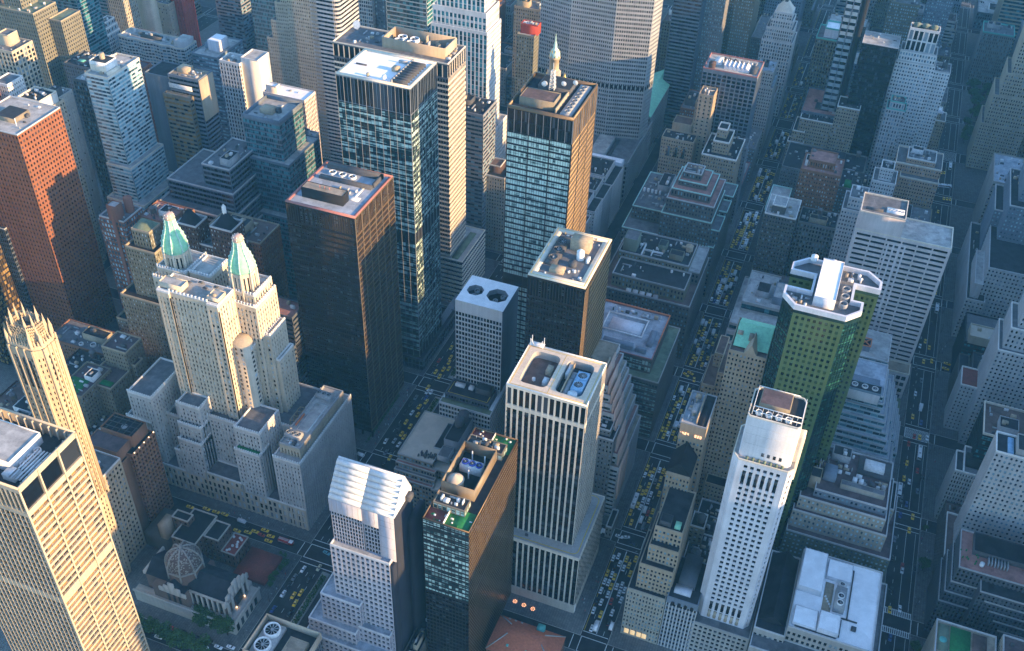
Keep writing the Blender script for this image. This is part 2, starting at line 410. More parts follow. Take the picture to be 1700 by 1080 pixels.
# ------------------------------------------------------------------ shared materials
for nm, c in dict(limestone=(.40,.35,.28), limestone_warm=(.50,.40,.27), white_stone=(.68,.66,.63), pale_grey=(.55,.54,.53), mid_grey=(.24,.25,.27), dark_grey=(.10,.11,.13),
    tan_brick=(.42,.335,.235), tan_dark=(.25,.21,.15), brown_brick=(.27,.135,.08), rust_granite=(.25,.095,.042), pink_stone=(.46,.29,.24), rose_brick=(.30,.13,.085), dark_brick=(.10,.062,.05),
    bronze=(.015,.015,.017), black_metal=(.014,.015,.018), steel_blue=(.16,.19,.23), blue_grey=(.20,.24,.29), cream=(.62,.55,.42), sand=(.50,.42,.31), green_stone=(.17,.2,.15),
    concrete=(.42,.40,.37), dark_stone=(.135,.13,.12), olive_stone=(.20,.19,.14), white_panel=(.62,.62,.65), travertine=(.47,.40,.30), teal_frame=(.36,.44,.47), red_brick=(.42,.06,.035)).items():
    wall(nm, c)
wall('sunlit_bronze', (.30,.19,.075), rough=.5, spec=.5, metal=.2)  # bronze metal with golden sunlight put into its colour
wall('bronze_lit', (.16,.105,.055), rough=.45, spec=.5, metal=.35)  # paler copy of the bronze, warm sunlight mixed into the colour
wall('bronze_rib', (.22,.17,.11), rough=.5, spec=.4)
wall('steel_rib', (.30,.32,.34), rough=.4, spec=.5)
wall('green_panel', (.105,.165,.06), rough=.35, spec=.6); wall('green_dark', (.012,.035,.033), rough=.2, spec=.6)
wall('verdigris', (.26,.58,.38), var=.25, scale=.4); wall('verdigris_light', (.42,.62,.55), var=.2, scale=.5)
wall('white_trim', (.74,.71,.66)); wall('cream_trim', (.68,.60,.48)); wall('grey_trim', (.40,.40,.40)); wall('dark_trim', (.06,.065,.07)); wall('rose_trim', (.40,.17,.15)); wall('orange_trim', (.6,.2,.09))
for nm, c in dict(roof_grey=(.15,.15,.155), roof_dark=(.035,.037,.042), roof_pale=(.40,.385,.36), roof_white=(.90,.89,.88), roof_tan=(.33,.27,.20), roof_brown=(.15,.10,.085), roof_rose=(.34,.17,.14),
    roof_silver=(.36,.39,.43), roof_green=(.02,.20,.06), roof_sage=(.17,.21,.14), roof_plum=(.12,.085,.085), roof_black=(.022,.024,.028), roof_warm=(.50,.43,.34)).items(): roofmat(nm, c)
plain('roof_unit', (.34,.34,.34)); plain('pale_unit', (.62,.62,.61)); plain('tan_unit', (.36,.29,.20)); plain('dark_unit', (.07,.07,.075)); plain('black', (.006,.006,.007)); plain('blue_unit', (.22,.38,.55)); plain('fan_blue', (.02,.05,.35))
plain('white_metal', (.70,.70,.69), .5); plain('mid_metal', (.28,.29,.30), .5); plain('dark_metal', (.05,.05,.055), .5); plain('tank_wood', (.10,.075,.06), .9); plain('tank_cone', (.13,.12,.12), .8)
plain('gold_leaf', (.6,.42,.12), .35, metal=.8); plain('red_paint', (.45,.04,.03)); plain('terracotta', (.50,.15,.075)); plain('turf', (.015,.16,.045)); plain('turquoise', (.12,.42,.36))
plain('lamp_glow', (.9,.8,.6), emit=(1,.62,.3), es=1.2); plain('sign_glow', (.9,.6,.4), emit=(1,.55,.32), es=.55); plain('lit_room', (.8,.6,.3), emit=(1,.6,.25), es=.18); plain('plaza_lamp', (.9,.5,.3), emit=(1,.42,.2), es=.6)
G = glass
G('g_std', (.007,.009,.012), (.26,.32,.36), .2); G('g_dark', (.004,.005,.007), (.05,.06,.075), .25); G('g_blue', (.012,.03,.05), (.20,.34,.42), .40)
G('g_pale', (.02,.05,.055), (.52,.68,.64), .56, band=.6); G('g_pale2', (.03,.07,.07), (.58,.74,.68), .82, band=.5); G('g_teal', (.006,.055,.07), (.08,.28,.32), .45, band=.4)
G('g_bronze', (.005,.006,.008), (.05,.065,.075), .3, band=.5); G('g_cyan', (.07,.13,.17), (.45,.62,.70), .62, band=.35); G('g_green', (.01,.03,.012), (.06,.10,.04), .3)
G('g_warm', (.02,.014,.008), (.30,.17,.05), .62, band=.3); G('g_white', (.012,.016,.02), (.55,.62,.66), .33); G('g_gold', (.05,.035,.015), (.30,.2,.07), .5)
# ------------------------------------------------------------------ ground, streets, pavements
def asphalt():
    m, nt, b = _new('asphalt'); tc = _n(nt, 'ShaderNodeTexCoord'); no = _n(nt, 'ShaderNodeTexNoise'); no.inputs['Scale'].default_value = .12; no.inputs['Detail'].default_value = 9; no.inputs['Roughness'].default_value = .7
    nt.links.new(tc.outputs['Object'], no.inputs['Vector']); cr = _n(nt, 'ShaderNodeValToRGB'); cr.color_ramp.elements[0].position = .32; cr.color_ramp.elements[0].color = (.010,.0105,.012,1)
    cr.color_ramp.elements[1].position = .7; cr.color_ramp.elements[1].color = (.030,.031,.033,1); nt.links.new(no.outputs['Fac'], cr.inputs[0])
    vo = _n(nt, 'ShaderNodeTexVoronoi'); vo.inputs['Scale'].default_value = .16; vo.distance = 'CHEBYCHEV'; nt.links.new(tc.outputs['Object'], vo.inputs['Vector']); bw = _n(nt, 'ShaderNodeRGBToBW'); nt.links.new(vo.outputs['Color'], bw.inputs[0])
    mr = _n(nt, 'ShaderNodeMapRange'); mr.inputs['To Min'].default_value = .7; mr.inputs['To Max'].default_value = 1.45; nt.links.new(bw.outputs[0], mr.inputs['Value'])
    vm = _n(nt, 'ShaderNodeVectorMath', operation='SCALE'); nt.links.new(cr.outputs[0], vm.inputs[0]); nt.links.new(mr.outputs[0], vm.inputs['Scale']); nt.links.new(vm.outputs[0], b.inputs['Base Color'])
    b.inputs['Roughness'].default_value = .85; MATS['asphalt'] = m
asphalt()
def paving(name, rgb, s):
    m, nt, b = _new(name); tc = _n(nt, 'ShaderNodeTexCoord'); br = _n(nt, 'ShaderNodeTexBrick'); br.offset = 0.0; br.inputs['Scale'].default_value = s; br.inputs['Mortar Size'].default_value = .03
    br.inputs['Color1'].default_value = (*[c*.85 for c in rgb],1); br.inputs['Color2'].default_value = (*[c*1.2 for c in rgb],1); br.inputs['Mortar'].default_value = (*[c*.5 for c in rgb],1)
    no = _n(nt, 'ShaderNodeTexNoise'); no.inputs['Scale'].default_value = .25; no.inputs['Detail'].default_value = 6
    nt.links.new(tc.outputs['Object'], br.inputs['Vector']); nt.links.new(tc.outputs['Object'], no.inputs['Vector'])
    mr = _n(nt, 'ShaderNodeMapRange'); mr.inputs['To Min'].default_value = .55; mr.inputs['To Max'].default_value = 1.4; nt.links.new(no.outputs['Fac'], mr.inputs['Value'])
    vm = _n(nt, 'ShaderNodeVectorMath', operation='SCALE'); nt.links.new(br.outputs['Color'], vm.inputs[0]); nt.links.new(mr.outputs[0], vm.inputs['Scale']); nt.links.new(vm.outputs[0], b.inputs['Base Color'])
    b.inputs['Roughness'].default_value = .9; MATS[name] = m
paving('paving', (.14,.14,.14), .35); paving('paving_pale', (.27,.26,.25), .35); paving('red_tiles', (.25,.06,.045), .8); paving('plaza_stone', (.30,.30,.31), .3)
plain('road_paint', (.62,.62,.60), .7); plain('yellow_paint', (.62,.42,.05), .7); plain('soil', (.05,.04,.03))
def S(k): return 328+80.5*k + (4 if k >= 8 else 0)
mb = MB(); mb.quad((-2600,-200,0),(2600,-200,0),(2600,4200,0),(-2600,4200,0)); tag(mb.build('road', MATS['asphalt']), kind='structure')
AV = [(-1400,-1380),(-1140,-1120),(-940,-920),(-736,-714),(-546,-526),(-388,-376),(-241,-206.5),(-71,-55.5),(85,101.5),(385,405),(650,670),(920,940)]
pv = []
for a in range(len(AV)-1):
    for k in range(-5, 34):
        x0, x1 = AV[a][1], AV[a+1][0]; hw = 9 if k == 8 else 5; hw2 = 9 if k+1 == 8 else 5
        y0, y1 = S(k)+hw, S(k+1)-hw2
        segs = [(x0, x1)]
        if a == 6 and 4 <= k <= 7: segs = [(x0, -173), (-163.5, x1)]
        for q0, q1 in segs: pv.append((q0, q1, y0, y1))
mp, mk = MB(), MB()
for q0, q1, y0, y1 in pv:
    mp.box(q0+.3, q1-.3, y0+.3, y1-.3, 0, .15); 
    for r_ in ((q0,q1,y0,y0+.3),(q0,q1,y1-.3,y1),(q0,q0+.3,y0+.3,y1-.3),(q1-.3,q1,y0+.3,y1-.3)): mk.box(*r_, 0, .16)
tag(mp.build('pavement', MATS['paving']), kind='structure'); tag(mk.build('kerb', MATS['concrete']), kind='structure')
# painted markings
mw_, my_ = MB(), MB()
def strip(m, x0, x1, y0, y1, z=.012): m.quad((x0,y0,z),(x1,y0,z),(x1,y1,z),(x0,y1,z))
def dashes(m, x, y0, y1, w_=.22, l=3.0, g=6.0):
    y = y0
    while y < y1: strip(m, x-w_/2, x+w_/2, y, min(y+l, y1)); y += l+g
for a, (x0, x1) in enumerate(AV):
    if a < 3 or a > 9: continue
    for k in range(-2, 16):
        hw = 9 if k == 8 else 5; c = S(k)
        for sgn in (-1, 1):
            e = c+sgn*hw
            strip(mw_, x0+.5, x1-.5, e-.2 if sgn<0 else e-.2, e+.25); strip(mw_, x0+.5, x1-.5, e+sgn*3.6-.2, e+sgn*3.6+.25)
            strip(mw_, x0+.5 if sgn<0 else x0-.2, x0+.9 if sgn<0 else x0+.25, c-hw, c+hw) if sgn<0 else strip(mw_, x1-.25, x1+.2, c-hw, c+hw)
            ex = x0-3.8 if sgn<0 else x1+3.8
            strip(mw_, ex-.2, ex+.2, c-hw+.4, c+hw-.4)
        y0, y1 = c+hw+4.5, S(k+1)-(9 if k+1 == 8 else 5)-4.5
        if a == 6:
            for x in (-236.6,-232.2,-227.8,-215.2,-210.8): dashes(mw_, x, y0, y1)
        elif a == 7:
            strip(mw_, -63.4, -62.8, y0, y1)
            for x in (-67.2,-59.2): dashes(mw_, x, y0, y1)
            strip(my_, -70.3, -70.0, y0, y1)
        elif a == 8:
            strip(mw_, 93.7, 93.95, y0, y1); strip(mw_, 99.2, 99.4, y0, y1); dashes(mw_, 89.2, y0, y1)
        else:
            for t in (.33,.66): dashes(mw_, x0+(x1-x0)*t, y0, y1)
for c in (S(1)-6.6, S(1)+10.2-3.4):   # zebra crossings on the right-hand avenue
    y = c-2.2
    for i in range(14): strip(mw_, 85.6+i*1.15, 86.15+i*1.15, c-2.3, c+2.3, .016)
for (c0, c1) in ((S(3)-5,S(3)+5),(S(8)-8,S(8)+8)):   # hatched box junctions
    n = 7
    for i in range(-n, n):
        for s_ in (1, -1):
            xa, xb = 85.6, 101; w_ = .16
            ya = c0+(c1-c0)*i/n*1.0; yb = ya+s_*0+ (c1-c0)*1.0
            p0, p1 = (xa, ya), (xb, yb)
            # clip to the box
            t0 = max(0, (c0-ya)/(yb-ya)); t1 = min(1, (c1-ya)/(yb-ya))
            if t0 >= t1: continue
            X0, Y0, X1, Y1 = xa+(xb-xa)*t0, ya+(yb-ya)*t0, xa+(xb-xa)*t1, ya+(yb-ya)*t1
            if s_ < 0: X0, X1 = xa+xb-X0, xa+xb-X1
            if s_ > 0: mw_.quad((X0,Y0-w_,.02),(X1,Y1-w_,.02),(X1,Y1+w_,.02),(X0,Y0+w_,.02))
            else: mw_.quad((X1,Y1-w_,.024),(X0,Y0-w_,.024),(X0,Y0+w_,.024),(X1,Y1+w_,.024))
tag(mw_.build('road_marking', MATS['road_paint']), kind='structure'); tag(my_.build('kerb_line', MATS['yellow_paint']), kind='structure')
# planted median of the wide avenue
MB_med = MB()
for k in range(-3, 5): MB_med.box(-226.0+1.6, -219.5, S(k)+10.5, S(k+1)-10.5, 0, .3)
tag(MB_med.build('median', MATS['concrete']), kind='structure')
# ------------------------------------------------------------------ the named-by-looks towers of the foreground
# travertine-framed slab, bottom left
b = Bld('office_tower', 'tall pale-framed office tower with sunlit yellow blinds at the bottom left corner', 'tower', (-300,210), 100)
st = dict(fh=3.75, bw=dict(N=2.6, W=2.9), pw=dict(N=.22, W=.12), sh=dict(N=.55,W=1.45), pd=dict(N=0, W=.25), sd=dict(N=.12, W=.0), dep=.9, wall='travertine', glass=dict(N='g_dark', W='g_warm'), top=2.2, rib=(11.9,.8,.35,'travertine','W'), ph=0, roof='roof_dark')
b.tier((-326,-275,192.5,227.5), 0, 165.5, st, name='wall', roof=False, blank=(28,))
b.tier((-326,-275,192.5,227.5), 165.5, 180.3, dict(st, fh=11, bw=dict(N=2.6,W=11.9), sh=1.0, pw=dict(N=.7,W=.9), top=2.4, glass=dict(N='g_dark',W='g_dark')), name='crown_wall', roof=False)
mb = MB(); mb.quad((-325,193.4,174),(-275.9,193.4,174),(-275.9,226.6,174),(-325,226.6,174)); b.part(mb, 'roof', 'roof_dark')
mb = MB()
for q in ((-326,-275,192.5,193.3),(-326,-275,226.7,227.5),(-275.8,-275,193.3,226.7)): mb.box(*q, 180.3, 180.9)
for y in np.arange(196, 226, 4.2): mb.box(-277.0,-275.95, y, y+.5, 174, 180.2)
for x in np.arange(-322, -277, 4.2): mb.box(x, x+.5, 225.6, 226.65, 174, 180.2)
b.part(mb, 'parapet', 'travertine')
b.box(-312,-289,203,222,174.02,179.5,'pale_unit',ph=.5,roof='roof_pale'); b.box(-290,-284,199,204,174.02,177.2,'pale_unit','cooling_unit'); b.box(-284,-280,205,212,174.02,176.5,'mid_metal','cooling_unit')
for i in range(3): b.fan(-287, 208+i*4.2, 174.02, 1.5, 2)
for i in range(5): b.box(-286+i*1.6,-285.4+i*1.6,199,216,176.8,177.2,'white_metal','duct')
b.finish()
# crowned art-deco shaft
GX0, GX1, GY0, GY1 = -348, -327, 265, 280
def cham(x0,x1,y0,y1,c): return [(x0+c,y0),(x1-c,y0),(x1,y0+c),(x1,y1-c),(x1-c,y1),(x0+c,y1),(x0,y1-c),(x0,y0+c)]
b = Bld('crowned_tower', 'slender sunlit brick tower with a spiky gothic stone crown at the left edge', 'tower', (-337,272), 100)
st = dict(fh=3.6, bw=2.3, pw=1.25, sh=1.7, dep=.45, wall='limestone_warm', glass='g_std', top=2.0, corner=.7, ph=0)
P8 = cham(GX0,GX1,GY0,GY1,3.6)
b.tier(P8, 0, 176.5, dict(st,top=5), roof=False)
bw_ = MB()
for x in (-342.4,-338.6,-335.0): bw_.box(x,x+1.5,GY0-.03,GY0+.02,152,170,True); bw_.cyl(x+.75,GY0-.01,.0,0,0,3) if False else None
for y in (270.5,273.6): bw_.box(GX1-.02,GX1+.03,y,y+1.2,156,170,True)
b.part(bw_,'arched_window','g_dark')
pil = MB()
for i in range(8):
    A, B_ = Vector(P8[i]), Vector(P8[(i+1)%8]); nrm=Vector(((B_-A).y,-(B_-A).x)).normalized()
    for t in (.02,.98) if (B_-A).length<6 else (.02,.34,.66,.98):
        p=A.lerp(B_,t)+nrm*.25; pil.bar((p.x,p.y,70),(p.x,p.y,177),.42)
b.part(pil,'pier','limestone_warm')
cr = MB(); cxy = ((GX0+GX1)/2, (GY0+GY1)/2)
def spike(m, x, y, z, r, h): m.cyl(x, y, r, z, z+h*.4, 6); m.cyl(x, y, r*1.15, z+h*.4, z+h, 6, r1=.05)
def ring(q, n1, zb_, r1, h1, r2, h2):
    for i in range(8):
        A, B_ = Vector(q[i]), Vector(q[(i+1)%8]); n_ = max(2, int((B_-A).length/n1))
        for j in range(n_):
            p = A.lerp(B_, j/n_); spike(cr, p.x, p.y, zb_, r1 if j == 0 else r2, h1 if j == 0 else RNG.uniform(.75,1.15)*h2)
cr.prism(cham(GX0+.3,GX1-.3,GY0+.3,GY1-.3,3.4), 176.5, 178.5)
ring(cham(GX0+.6,GX1-.6,GY0+.6,GY1-.6,3.3), 1.5, 178, .85, 8.5, .5, 4.6)
ring(cham(GX0+2.4,GX1-2.4,GY0+2.0,GY1-2.0,2.8), 1.3, 178, .75, 12, .42, 7.5)
q8b = cham(GX0+4.4,GX1-4.4,GY0+3.4,GY1-3.4,2.4)
ring(q8b, 1.2, 178, .9, 17, .4, 12)
tr = MB(); q8 = cham(GX0+2.4,GX1-2.4,GY0+2.0,GY1-2.0,2.8)
for q in (q8, q8b):
    for i in range(8):
        A, B_ = Vector(q[i]), Vector(q[(i+1)%8])
        for lv in range(6):
            z = 179+lv*1.6; k_ = lv % 2
            for j in range(5):
                p, c1, c2 = A.lerp(B_, min((j+.5*k_)/5,1)), A.lerp(B_, max((j-.5+.5*k_)/5,0)), A.lerp(B_, min((j+.5+.5*k_)/5,1))
                tr.bar((p.x,p.y,z),(c1.x,c1.y,z+1.6),.17); tr.bar((p.x,p.y,z),(c2.x,c2.y,z+1.6),.17)
b.part(cr, 'pinnacle_crown', 'limestone_warm'); b.part(tr, 'tracery', 'limestone_warm')
b.part(MB().prism(offset_poly(q8b,[1.0]*8), 178.5, 184), 'lantern', 'dark_stone')
b.tier((-352,-330.8,268,296), 0, 73.7, dict(st, wall='tan_brick', bw=2.7, fh=3.7, ph=1.1, trim='pale_grey', roof='roof_grey'), name='setback', seed=5)
b.tier((-366,-352,262.3,290), 0, 96, dict(st, wall='tan_brick', ph=1), name='setback', seed=6)
b.clutter(-350,-333,283,295,73.7,12,5,big=False)
b.finish()
# brown brick office block below the crowned tower
b = Bld('office_block', 'brown brick office block with deep square windows and roof floodlights beside the crowned tower', 'office block', (-345,315), 100)
st = dict(fh=3.5, bw=2.5, pw=.9, sh=1.25, dep=.8, wall='brown_brick', glass='g_dark', top=1.2, ph=.8, roof='roof_black')
b.tier((-362,-333.5,307,327.5), 0, 64, st)
b.tier((-362,-336,297,307), 0, 62.5, dict(st, skip=1.0, sh=0, pw=.0, dep=0), name='stair_wall')
b.box(-358,-336.5,313,326,64,71.5,'brown_brick',ph=1.0,roof='roof_black'); b.box(-360,-338,301,312.6,62.5,70,'brown_brick',ph=.6,roof='roof_plum')
mb = MB()
for i in range(5): mb.box(-355+i*4,-354.7+i*4,313.4,325.6,71.8,72.2)
for i in range(3): mb.box(-357,-337,316+i*3.6,316.3+i*3.6,72.22,72.6)
b.part(mb, 'roof_frame', 'dark_metal'); b.part(MB().cyl(-346,319,1.8,71.6,72.0,16), 'roof_vent', 'mid_metal')
for i in range(5): b.part(MB().box(-333.4,-332.9,308.5+i*4.4,309.0+i*4.4,65.0,65.5,True), 'floodlight', 'lamp_glow')
b.finish()
# ------------------------------------------------------------------ twin-towered hotel
b = Bld('grand_hotel', 'huge limestone hotel with two copper capped towers and lower crenellated wings', 'hotel', (-305,365), 100)
H = dict(fh=3.4, bw=2.35, pw=1.35, sh=1.5, sd=.28, dep=.55, wall='limestone', glass='g_white', top=2.6, ph=1.2, trim='white_stone', roof='roof_pale', corner=.6)
def battlement(side, a0, a1, p, z, h, st_, th=.6):
    """one battlemented strip: side N runs along x at y=p, W/E along y at x=p"""
    pr = []; a = a0; z0 = z-.9
    while a < a1-.3:
        m_ = min(a+st_*.55, a1); pr += [(a,z+h),(m_,z+h)]; a += st_
        if a < a1-.3: pr += [(m_,z),(a,z)]
    pr = [(a0,z0)]+pr+([(a1,z),(a1,z0)] if pr[-1][0] < a1-.01 else [(a1,z0)])
    P = []
    for q in pr:
        if not P or math.hypot(P[-1][0]-q[0],P[-1][1]-q[1]) > .01: P.append(q)
    m = MB(); n = len(P); f = (lambda t,d,zz: (t,p+d,zz)) if side == 'N' else (lambda t,d,zz: (p-d,t,zz)) if side == 'W' else (lambda t,d,zz: (p+d,t,zz))
    m.v = [f(t,-.04,zz) for t,zz in P]+[f(t,th,zz) for t,zz in P]; fr = tuple(range(n)); m.f = [fr[::-1], tuple(range(n,2*n))]
    for i in range(n): j=(i+1)%n; m.f.append((i,j,n+j,n+i))
    return m
def crenel(m, x0, x1, y0, y1, z, h=1.3, s=1.5, faces='NW'):
    if 'N' in faces: b.part(battlement('N', x0, x1, y0, z, h, s), 'battlement', 'white_stone')
    if 'W' in faces: b.part(battlement('W', y0+.7, y1, x1, z, h, s), 'battlement', 'white_stone')
cre = MB()
wall('hotel_stone', (.56,.48,.365)); wall('wing_stone', (.54,.52,.50)); H['wall'] = 'hotel_stone'
b.tier((-368,-247,341,403), 0, 18, dict(H, fh=5, bw=3.2, top=1.5, roof='roof_grey'), name='podium'); b.tier((-316,-288,340.6,352), 18, 24, dict(H, fh=5, bw=3.4, top=1.2, roof='roof_grey'), name='podium')
b.tier((-334,-295,357,372), 18, 147.5, H, name='central_tower', seed=1); crenel(cre, -327,-302,357,372,148.6, 1.2, 2.4, 'N')
b.tier((-337,-333.9,360,372), 18, 134, H, name='central_tower', seed=2)
b.tier((-334,-326,355.9,357.0), 18, 147, dict(H, top=3, roof='roof_pale'), name='bay', seed=4); b.tier((-302,-295,355.9,357.0), 18, 147, dict(H, top=3, roof='roof_pale'), name='bay', seed=5)
b.box(-333.4,-319,358.5,365,148.6,151.5,'hotel_stone',ph=.6,roof='roof_pale'); b.box(-303,-295.8,358.4,366,148.6,150.4,'hotel_stone',ph=.5,roof='roof_pale')
for x,y in ((-322,367),(-316,369.5),(-311,366),(-306,369)): b.box(x,x+2.6,y,y+1.6,148.5,148.9,'dark_unit','skylight')
b.box(-301,-298.6,360,361.5,150.5,151.6,'tan_unit','roof_unit')
def copper_tower(cx, cy, zb, zs, zt, x0,x1,y0,y1, seed):
    b.tier((x0,x1,y0,y1), 18, zb, H, name='tower', seed=seed)
    crenel(cre, x0,x1,y0,y1,zb+1.2,1.3,1.9)
    b.tier((x0+2.2,x1-1.6,y0+2.4,y1-.6), zb, zb+6, dict(H, top=1.5), name='tower', seed=seed+1); crenel(cre, x0+2.2,x1-1.6,y0+2.4,y1-.6, zb+7.2, 1.3, 1.8)
    r = 7.1; oct_ = lambda rr, z: [(cx+rr*math.cos(math.pi/8+i*math.pi/4), cy+rr*math.sin(math.pi/8+i*math.pi/4), z) for i in range(8)]
    b.tier([(p[0],p[1]) for p in oct_(r,0)], zb-6, zs, dict(H, bw=2.1, pw=1.3, fh=12, sh=1, top=2.2, ph=0, wall='hotel_stone', glass='g_std', corner=.5), name='drum', seed=seed+2)
    ribs = MB()
    hh=zt-1.6-zs; prof = [(r*.96,zs),(r*1.02,zs+.1*hh),(r*.97,zs+.26*hh),(r*.84,zs+.42*hh),(r*.66,zs+.57*hh),(r*.51,zs+.71*hh),(r*.43,zs+.85*hh),(r*.40,zs+hh)]
    b.part(MB().loft([oct_(a,z) for a,z in prof]), 'copper_cap', 'verdigris')
    for i in range(8):
        a = math.pi/8+i*math.pi/4
        for (r0,z0_),(r1_,z1_) in zip(prof[:-1],prof[1:]):
            ribs.bar((cx+r0*1.02*math.cos(a),cy+r0*1.02*math.sin(a),z0_),(cx+r1_*1.02*math.cos(a),cy+r1_*1.02*math.sin(a),z1_),.25)
        for t in range(1,7):
            rr, zz = prof[t]; X_,Y_=cx+rr*1.04*math.cos(a),cy+rr*1.04*math.sin(a); ribs.box(X_-.35,X_+.35,Y_-.35,Y_+.35, zz-.3, zz+.7)
        b.part(MB().bar((cx+r*1.04*math.cos(a),cy+r*1.04*math.sin(a),zb-6),(cx+r*1.04*math.cos(a),cy+r*1.04*math.sin(a),zs+.6),.55), 'buttress', 'hotel_stone')
    b.part(ribs, 'cap_rib', 'verdigris_light')
    wall('lantern_stone',(.52,.36,.30)); b.part(MB().loft([oct_(r*.42,zt-1.7),oct_(r*.46,zt-.6),oct_(r*.43,zt+.6),oct_(r*.3,zt+1.6),oct_(r*.1,zt+2)]), 'lantern', 'lantern_stone')
    lr = MB()
    for i in range(8):
        A_,B2 = oct_(r*.47,zt-.6)[i], oct_(r*.31,zt+1.6)[i]; lr.bar(A_,B2,.16)
    b.part(lr, 'lantern_rib', 'white_trim')
copper_tower(-293.5, 381, 139, 157, 177.5, -303,-282,371.5,393, 10)
copper_tower(-340, 385, 139, 154.5, 177, -351,-328,374,398, 20)
b.tier((-328,-314,378,396), 18, 146, H, name='tower', seed=28); crenel(cre,-328,-314,378,396,147.2,1.3,1.9)
b.tier((-295,-286,366,372), 18, 112, H, name='bay', seed=31); b.part(MB().prism(cham(-297.5,-285.5,362.5,371,2.6), 18, 116.5), 'oriel', 'hotel_stone')
orw = MB()
for z in np.arange(24,114,3.4):
    for x in (-293.8,-290.2): orw.quad((x,362.42,z),(x+1.2,362.42,z),(x+1.2,362.42,z+1.8),(x,362.42,z+1.8))
    orw.quad((-285.44,365.6,z),(-285.44,367.6,z),(-285.44,367.6,z+1.8),(-285.44,365.6,z+1.8))
b.part(orw,'oriel_windows','g_white')
b.part(MB().loft([[(p[0],p[1],116.5) for p in cham(-297.7,-285.3,362.3,371.2,2.6)],[(p[0],p[1],118.5) for p in cham(-294.5,-288.5,365.4,371.2,1.2)]]), 'oriel_roof', 'sand')
b.tier((-282,-278,375,392), 18, 117, H, name='shoulder', seed=32); crenel(cre,-282,-278,375,392,118.2); b.tier((-278,-275.5,377,393), 18, 98, H, name='shoulder', seed=33)
# lower wings, stepping down to the cross street
for (x0,x1,y0,y1,z,sd_) in ((-330,-314,340.6,352,47,41),(-330,-314,343.4,353,58,42),(-330,-314,346,357,72,43),(-290,-273,340.6,352,54,44),(-290,-273,344,366,69,45),(-337,-287,352,380,62,46),(-287,-266,366,402,57,47),(-345,-330,352,378,52,49),(-362,-345,343,376,72,50),(-368,-350,343,357,50,51),(-336,-330,342,352,34,52)):
    b.tier((x0,x1,y0,y1), 18, z, dict(H, roof='roof_grey', wall='wing_stone'), name='wing', seed=sd_); crenel(cre,x0,x1,y0,y1,z+1.2,1.2,1.5)
b.part(MB().box(-289,-274,341.4,343.8,55.1,55.4), 'lawn_terrace', 'turf')
b.tier((-264.6,-246.6,341.5,404), 0, 57, dict(H, bw=2.2, wall='pale_stone'), name='avenue_wing', seed=61) if 'pale_stone' in MATS else b.tier((-264.6,-246.6,341.5,404), 0, 57, dict(H, bw=2.2, wall='wing_stone'), name='avenue_wing', seed=61)
crenel(cre,-264.6,-246.6,341.5,404,58.2,1.1,1.6)
b.tier((-262.2,-248.8,346.5,399), 57, 64.5, dict(H, bw=2.0, fh=6, sh=.6, wall='sand', roof='roof_pale', trim='grey_trim'), name='avenue_wing', seed=62)
b.box(-258.5,-251.5,360,384,64.5,65.3,'pale_unit','roof_deck',roof='roof_pale')
for y in (352,388):
    b.box(-262,-252,y,y+5,64.5,67.4,'roof_unit','cooling_unit')
    for i in range(3): b.fan(-260.2+i*3.3, y+2.4, 67.4, 1.4, .8, 'mid_metal')
for i in range(9): b.box(-266.5+RNG.uniform(-1,5),-265.5+RNG.uniform(0,5),368+i*1.6,369+i*1.6,57,58+RNG.uniform(.5,2.5),RNG.choice(('tan_unit','roof_unit','dark_unit')),'roof_unit')
m=MB()
for y in (368,372,376,380): m.bar((-268,y,57),(-268,y,62),.2); m.bar((-264.8,y,57),(-264.8,y,62),.2); m.bar((-268,y,62),(-264.8,y,62),.2)
m.bar((-268,368,62),(-268,380,62),.2); m.bar((-264.8,368,62),(-264.8,380,62),.2); b.part(m,'scaffold','tan_unit'); b.box(-260.4,-259.9,362,372,65.3,66.6,'orange_trim','duct')
b.clutter(-261,-250,347.5,351.5,64.5,9,7,big=False)
b.finish()
# ------------------------------------------------------------------ church with the patterned dome
c = thing('church', (-285,277,0), 'brick and stone church with a patterned ribbed dome in the shade of the towers', 'church')
def cp(mb, n, m, p=None): return mb.build(n, MATS[m] if isinstance(m, str) else m, p or c, ORG[c.name])
wall('church_brick', (.17,.11,.085)); wall('church_stone', (.50,.46,.40)); roofmat('slate', (.03,.034,.044))
def gable(x0,x1,y0,y1,z0,zr,axis):   # roof prism
    m = MB()
    if axis == 'x': ym = (y0+y1)/2; m.quad((x0,y0,z0),(x1,y0,z0),(x1,ym,zr),(x0,ym,zr)); m.quad((x1,y1,z0),(x0,y1,z0),(x0,ym,zr),(x1,ym,zr)); m.f.append(tuple(range(len(m.v),len(m.v)+3))); m.v += [(x1,y0,z0),(x1,y1,z0),(x1,ym,zr)]; m.f.append(tuple(range(len(m.v),len(m.v)+3))); m.v += [(x0,y1,z0),(x0,y0,z0),(x0,ym,zr)]
    else: xm = (x0+x1)/2; m.quad((x0,y1,z0),(x0,y0,z0),(xm,y0,zr),(xm,y1,zr)); m.quad((x1,y0,z0),(x1,y1,z0),(xm,y1,zr),(xm,y0,zr)); m.f.append(tuple(range(len(m.v),len(m.v)+3))); m.v += [(x0,y0,z0),(x1,y0,z0),(xm,y0,zr)]; m.f.append(tuple(range(len(m.v),len(m.v)+3))); m.v += [(x1,y1,z0),(x0,y1,z0),(xm,y1,zr)]
    return m
mb = MB().box(-277,-253.5,266.5,285.5,0,20).box(-299,-276,263,289,0,19).box(-306,-298,267,284.5,0,20); cp(mb, 'wall', 'church_brick')
mb = MB().box(-312,-254.5,261.2,266,0,9).box(-253.3,-247.5,262,288,0,9.5).box(-277,-254,285.8,290.5,0,10); cp(mb, 'aisle', 'church_stone')
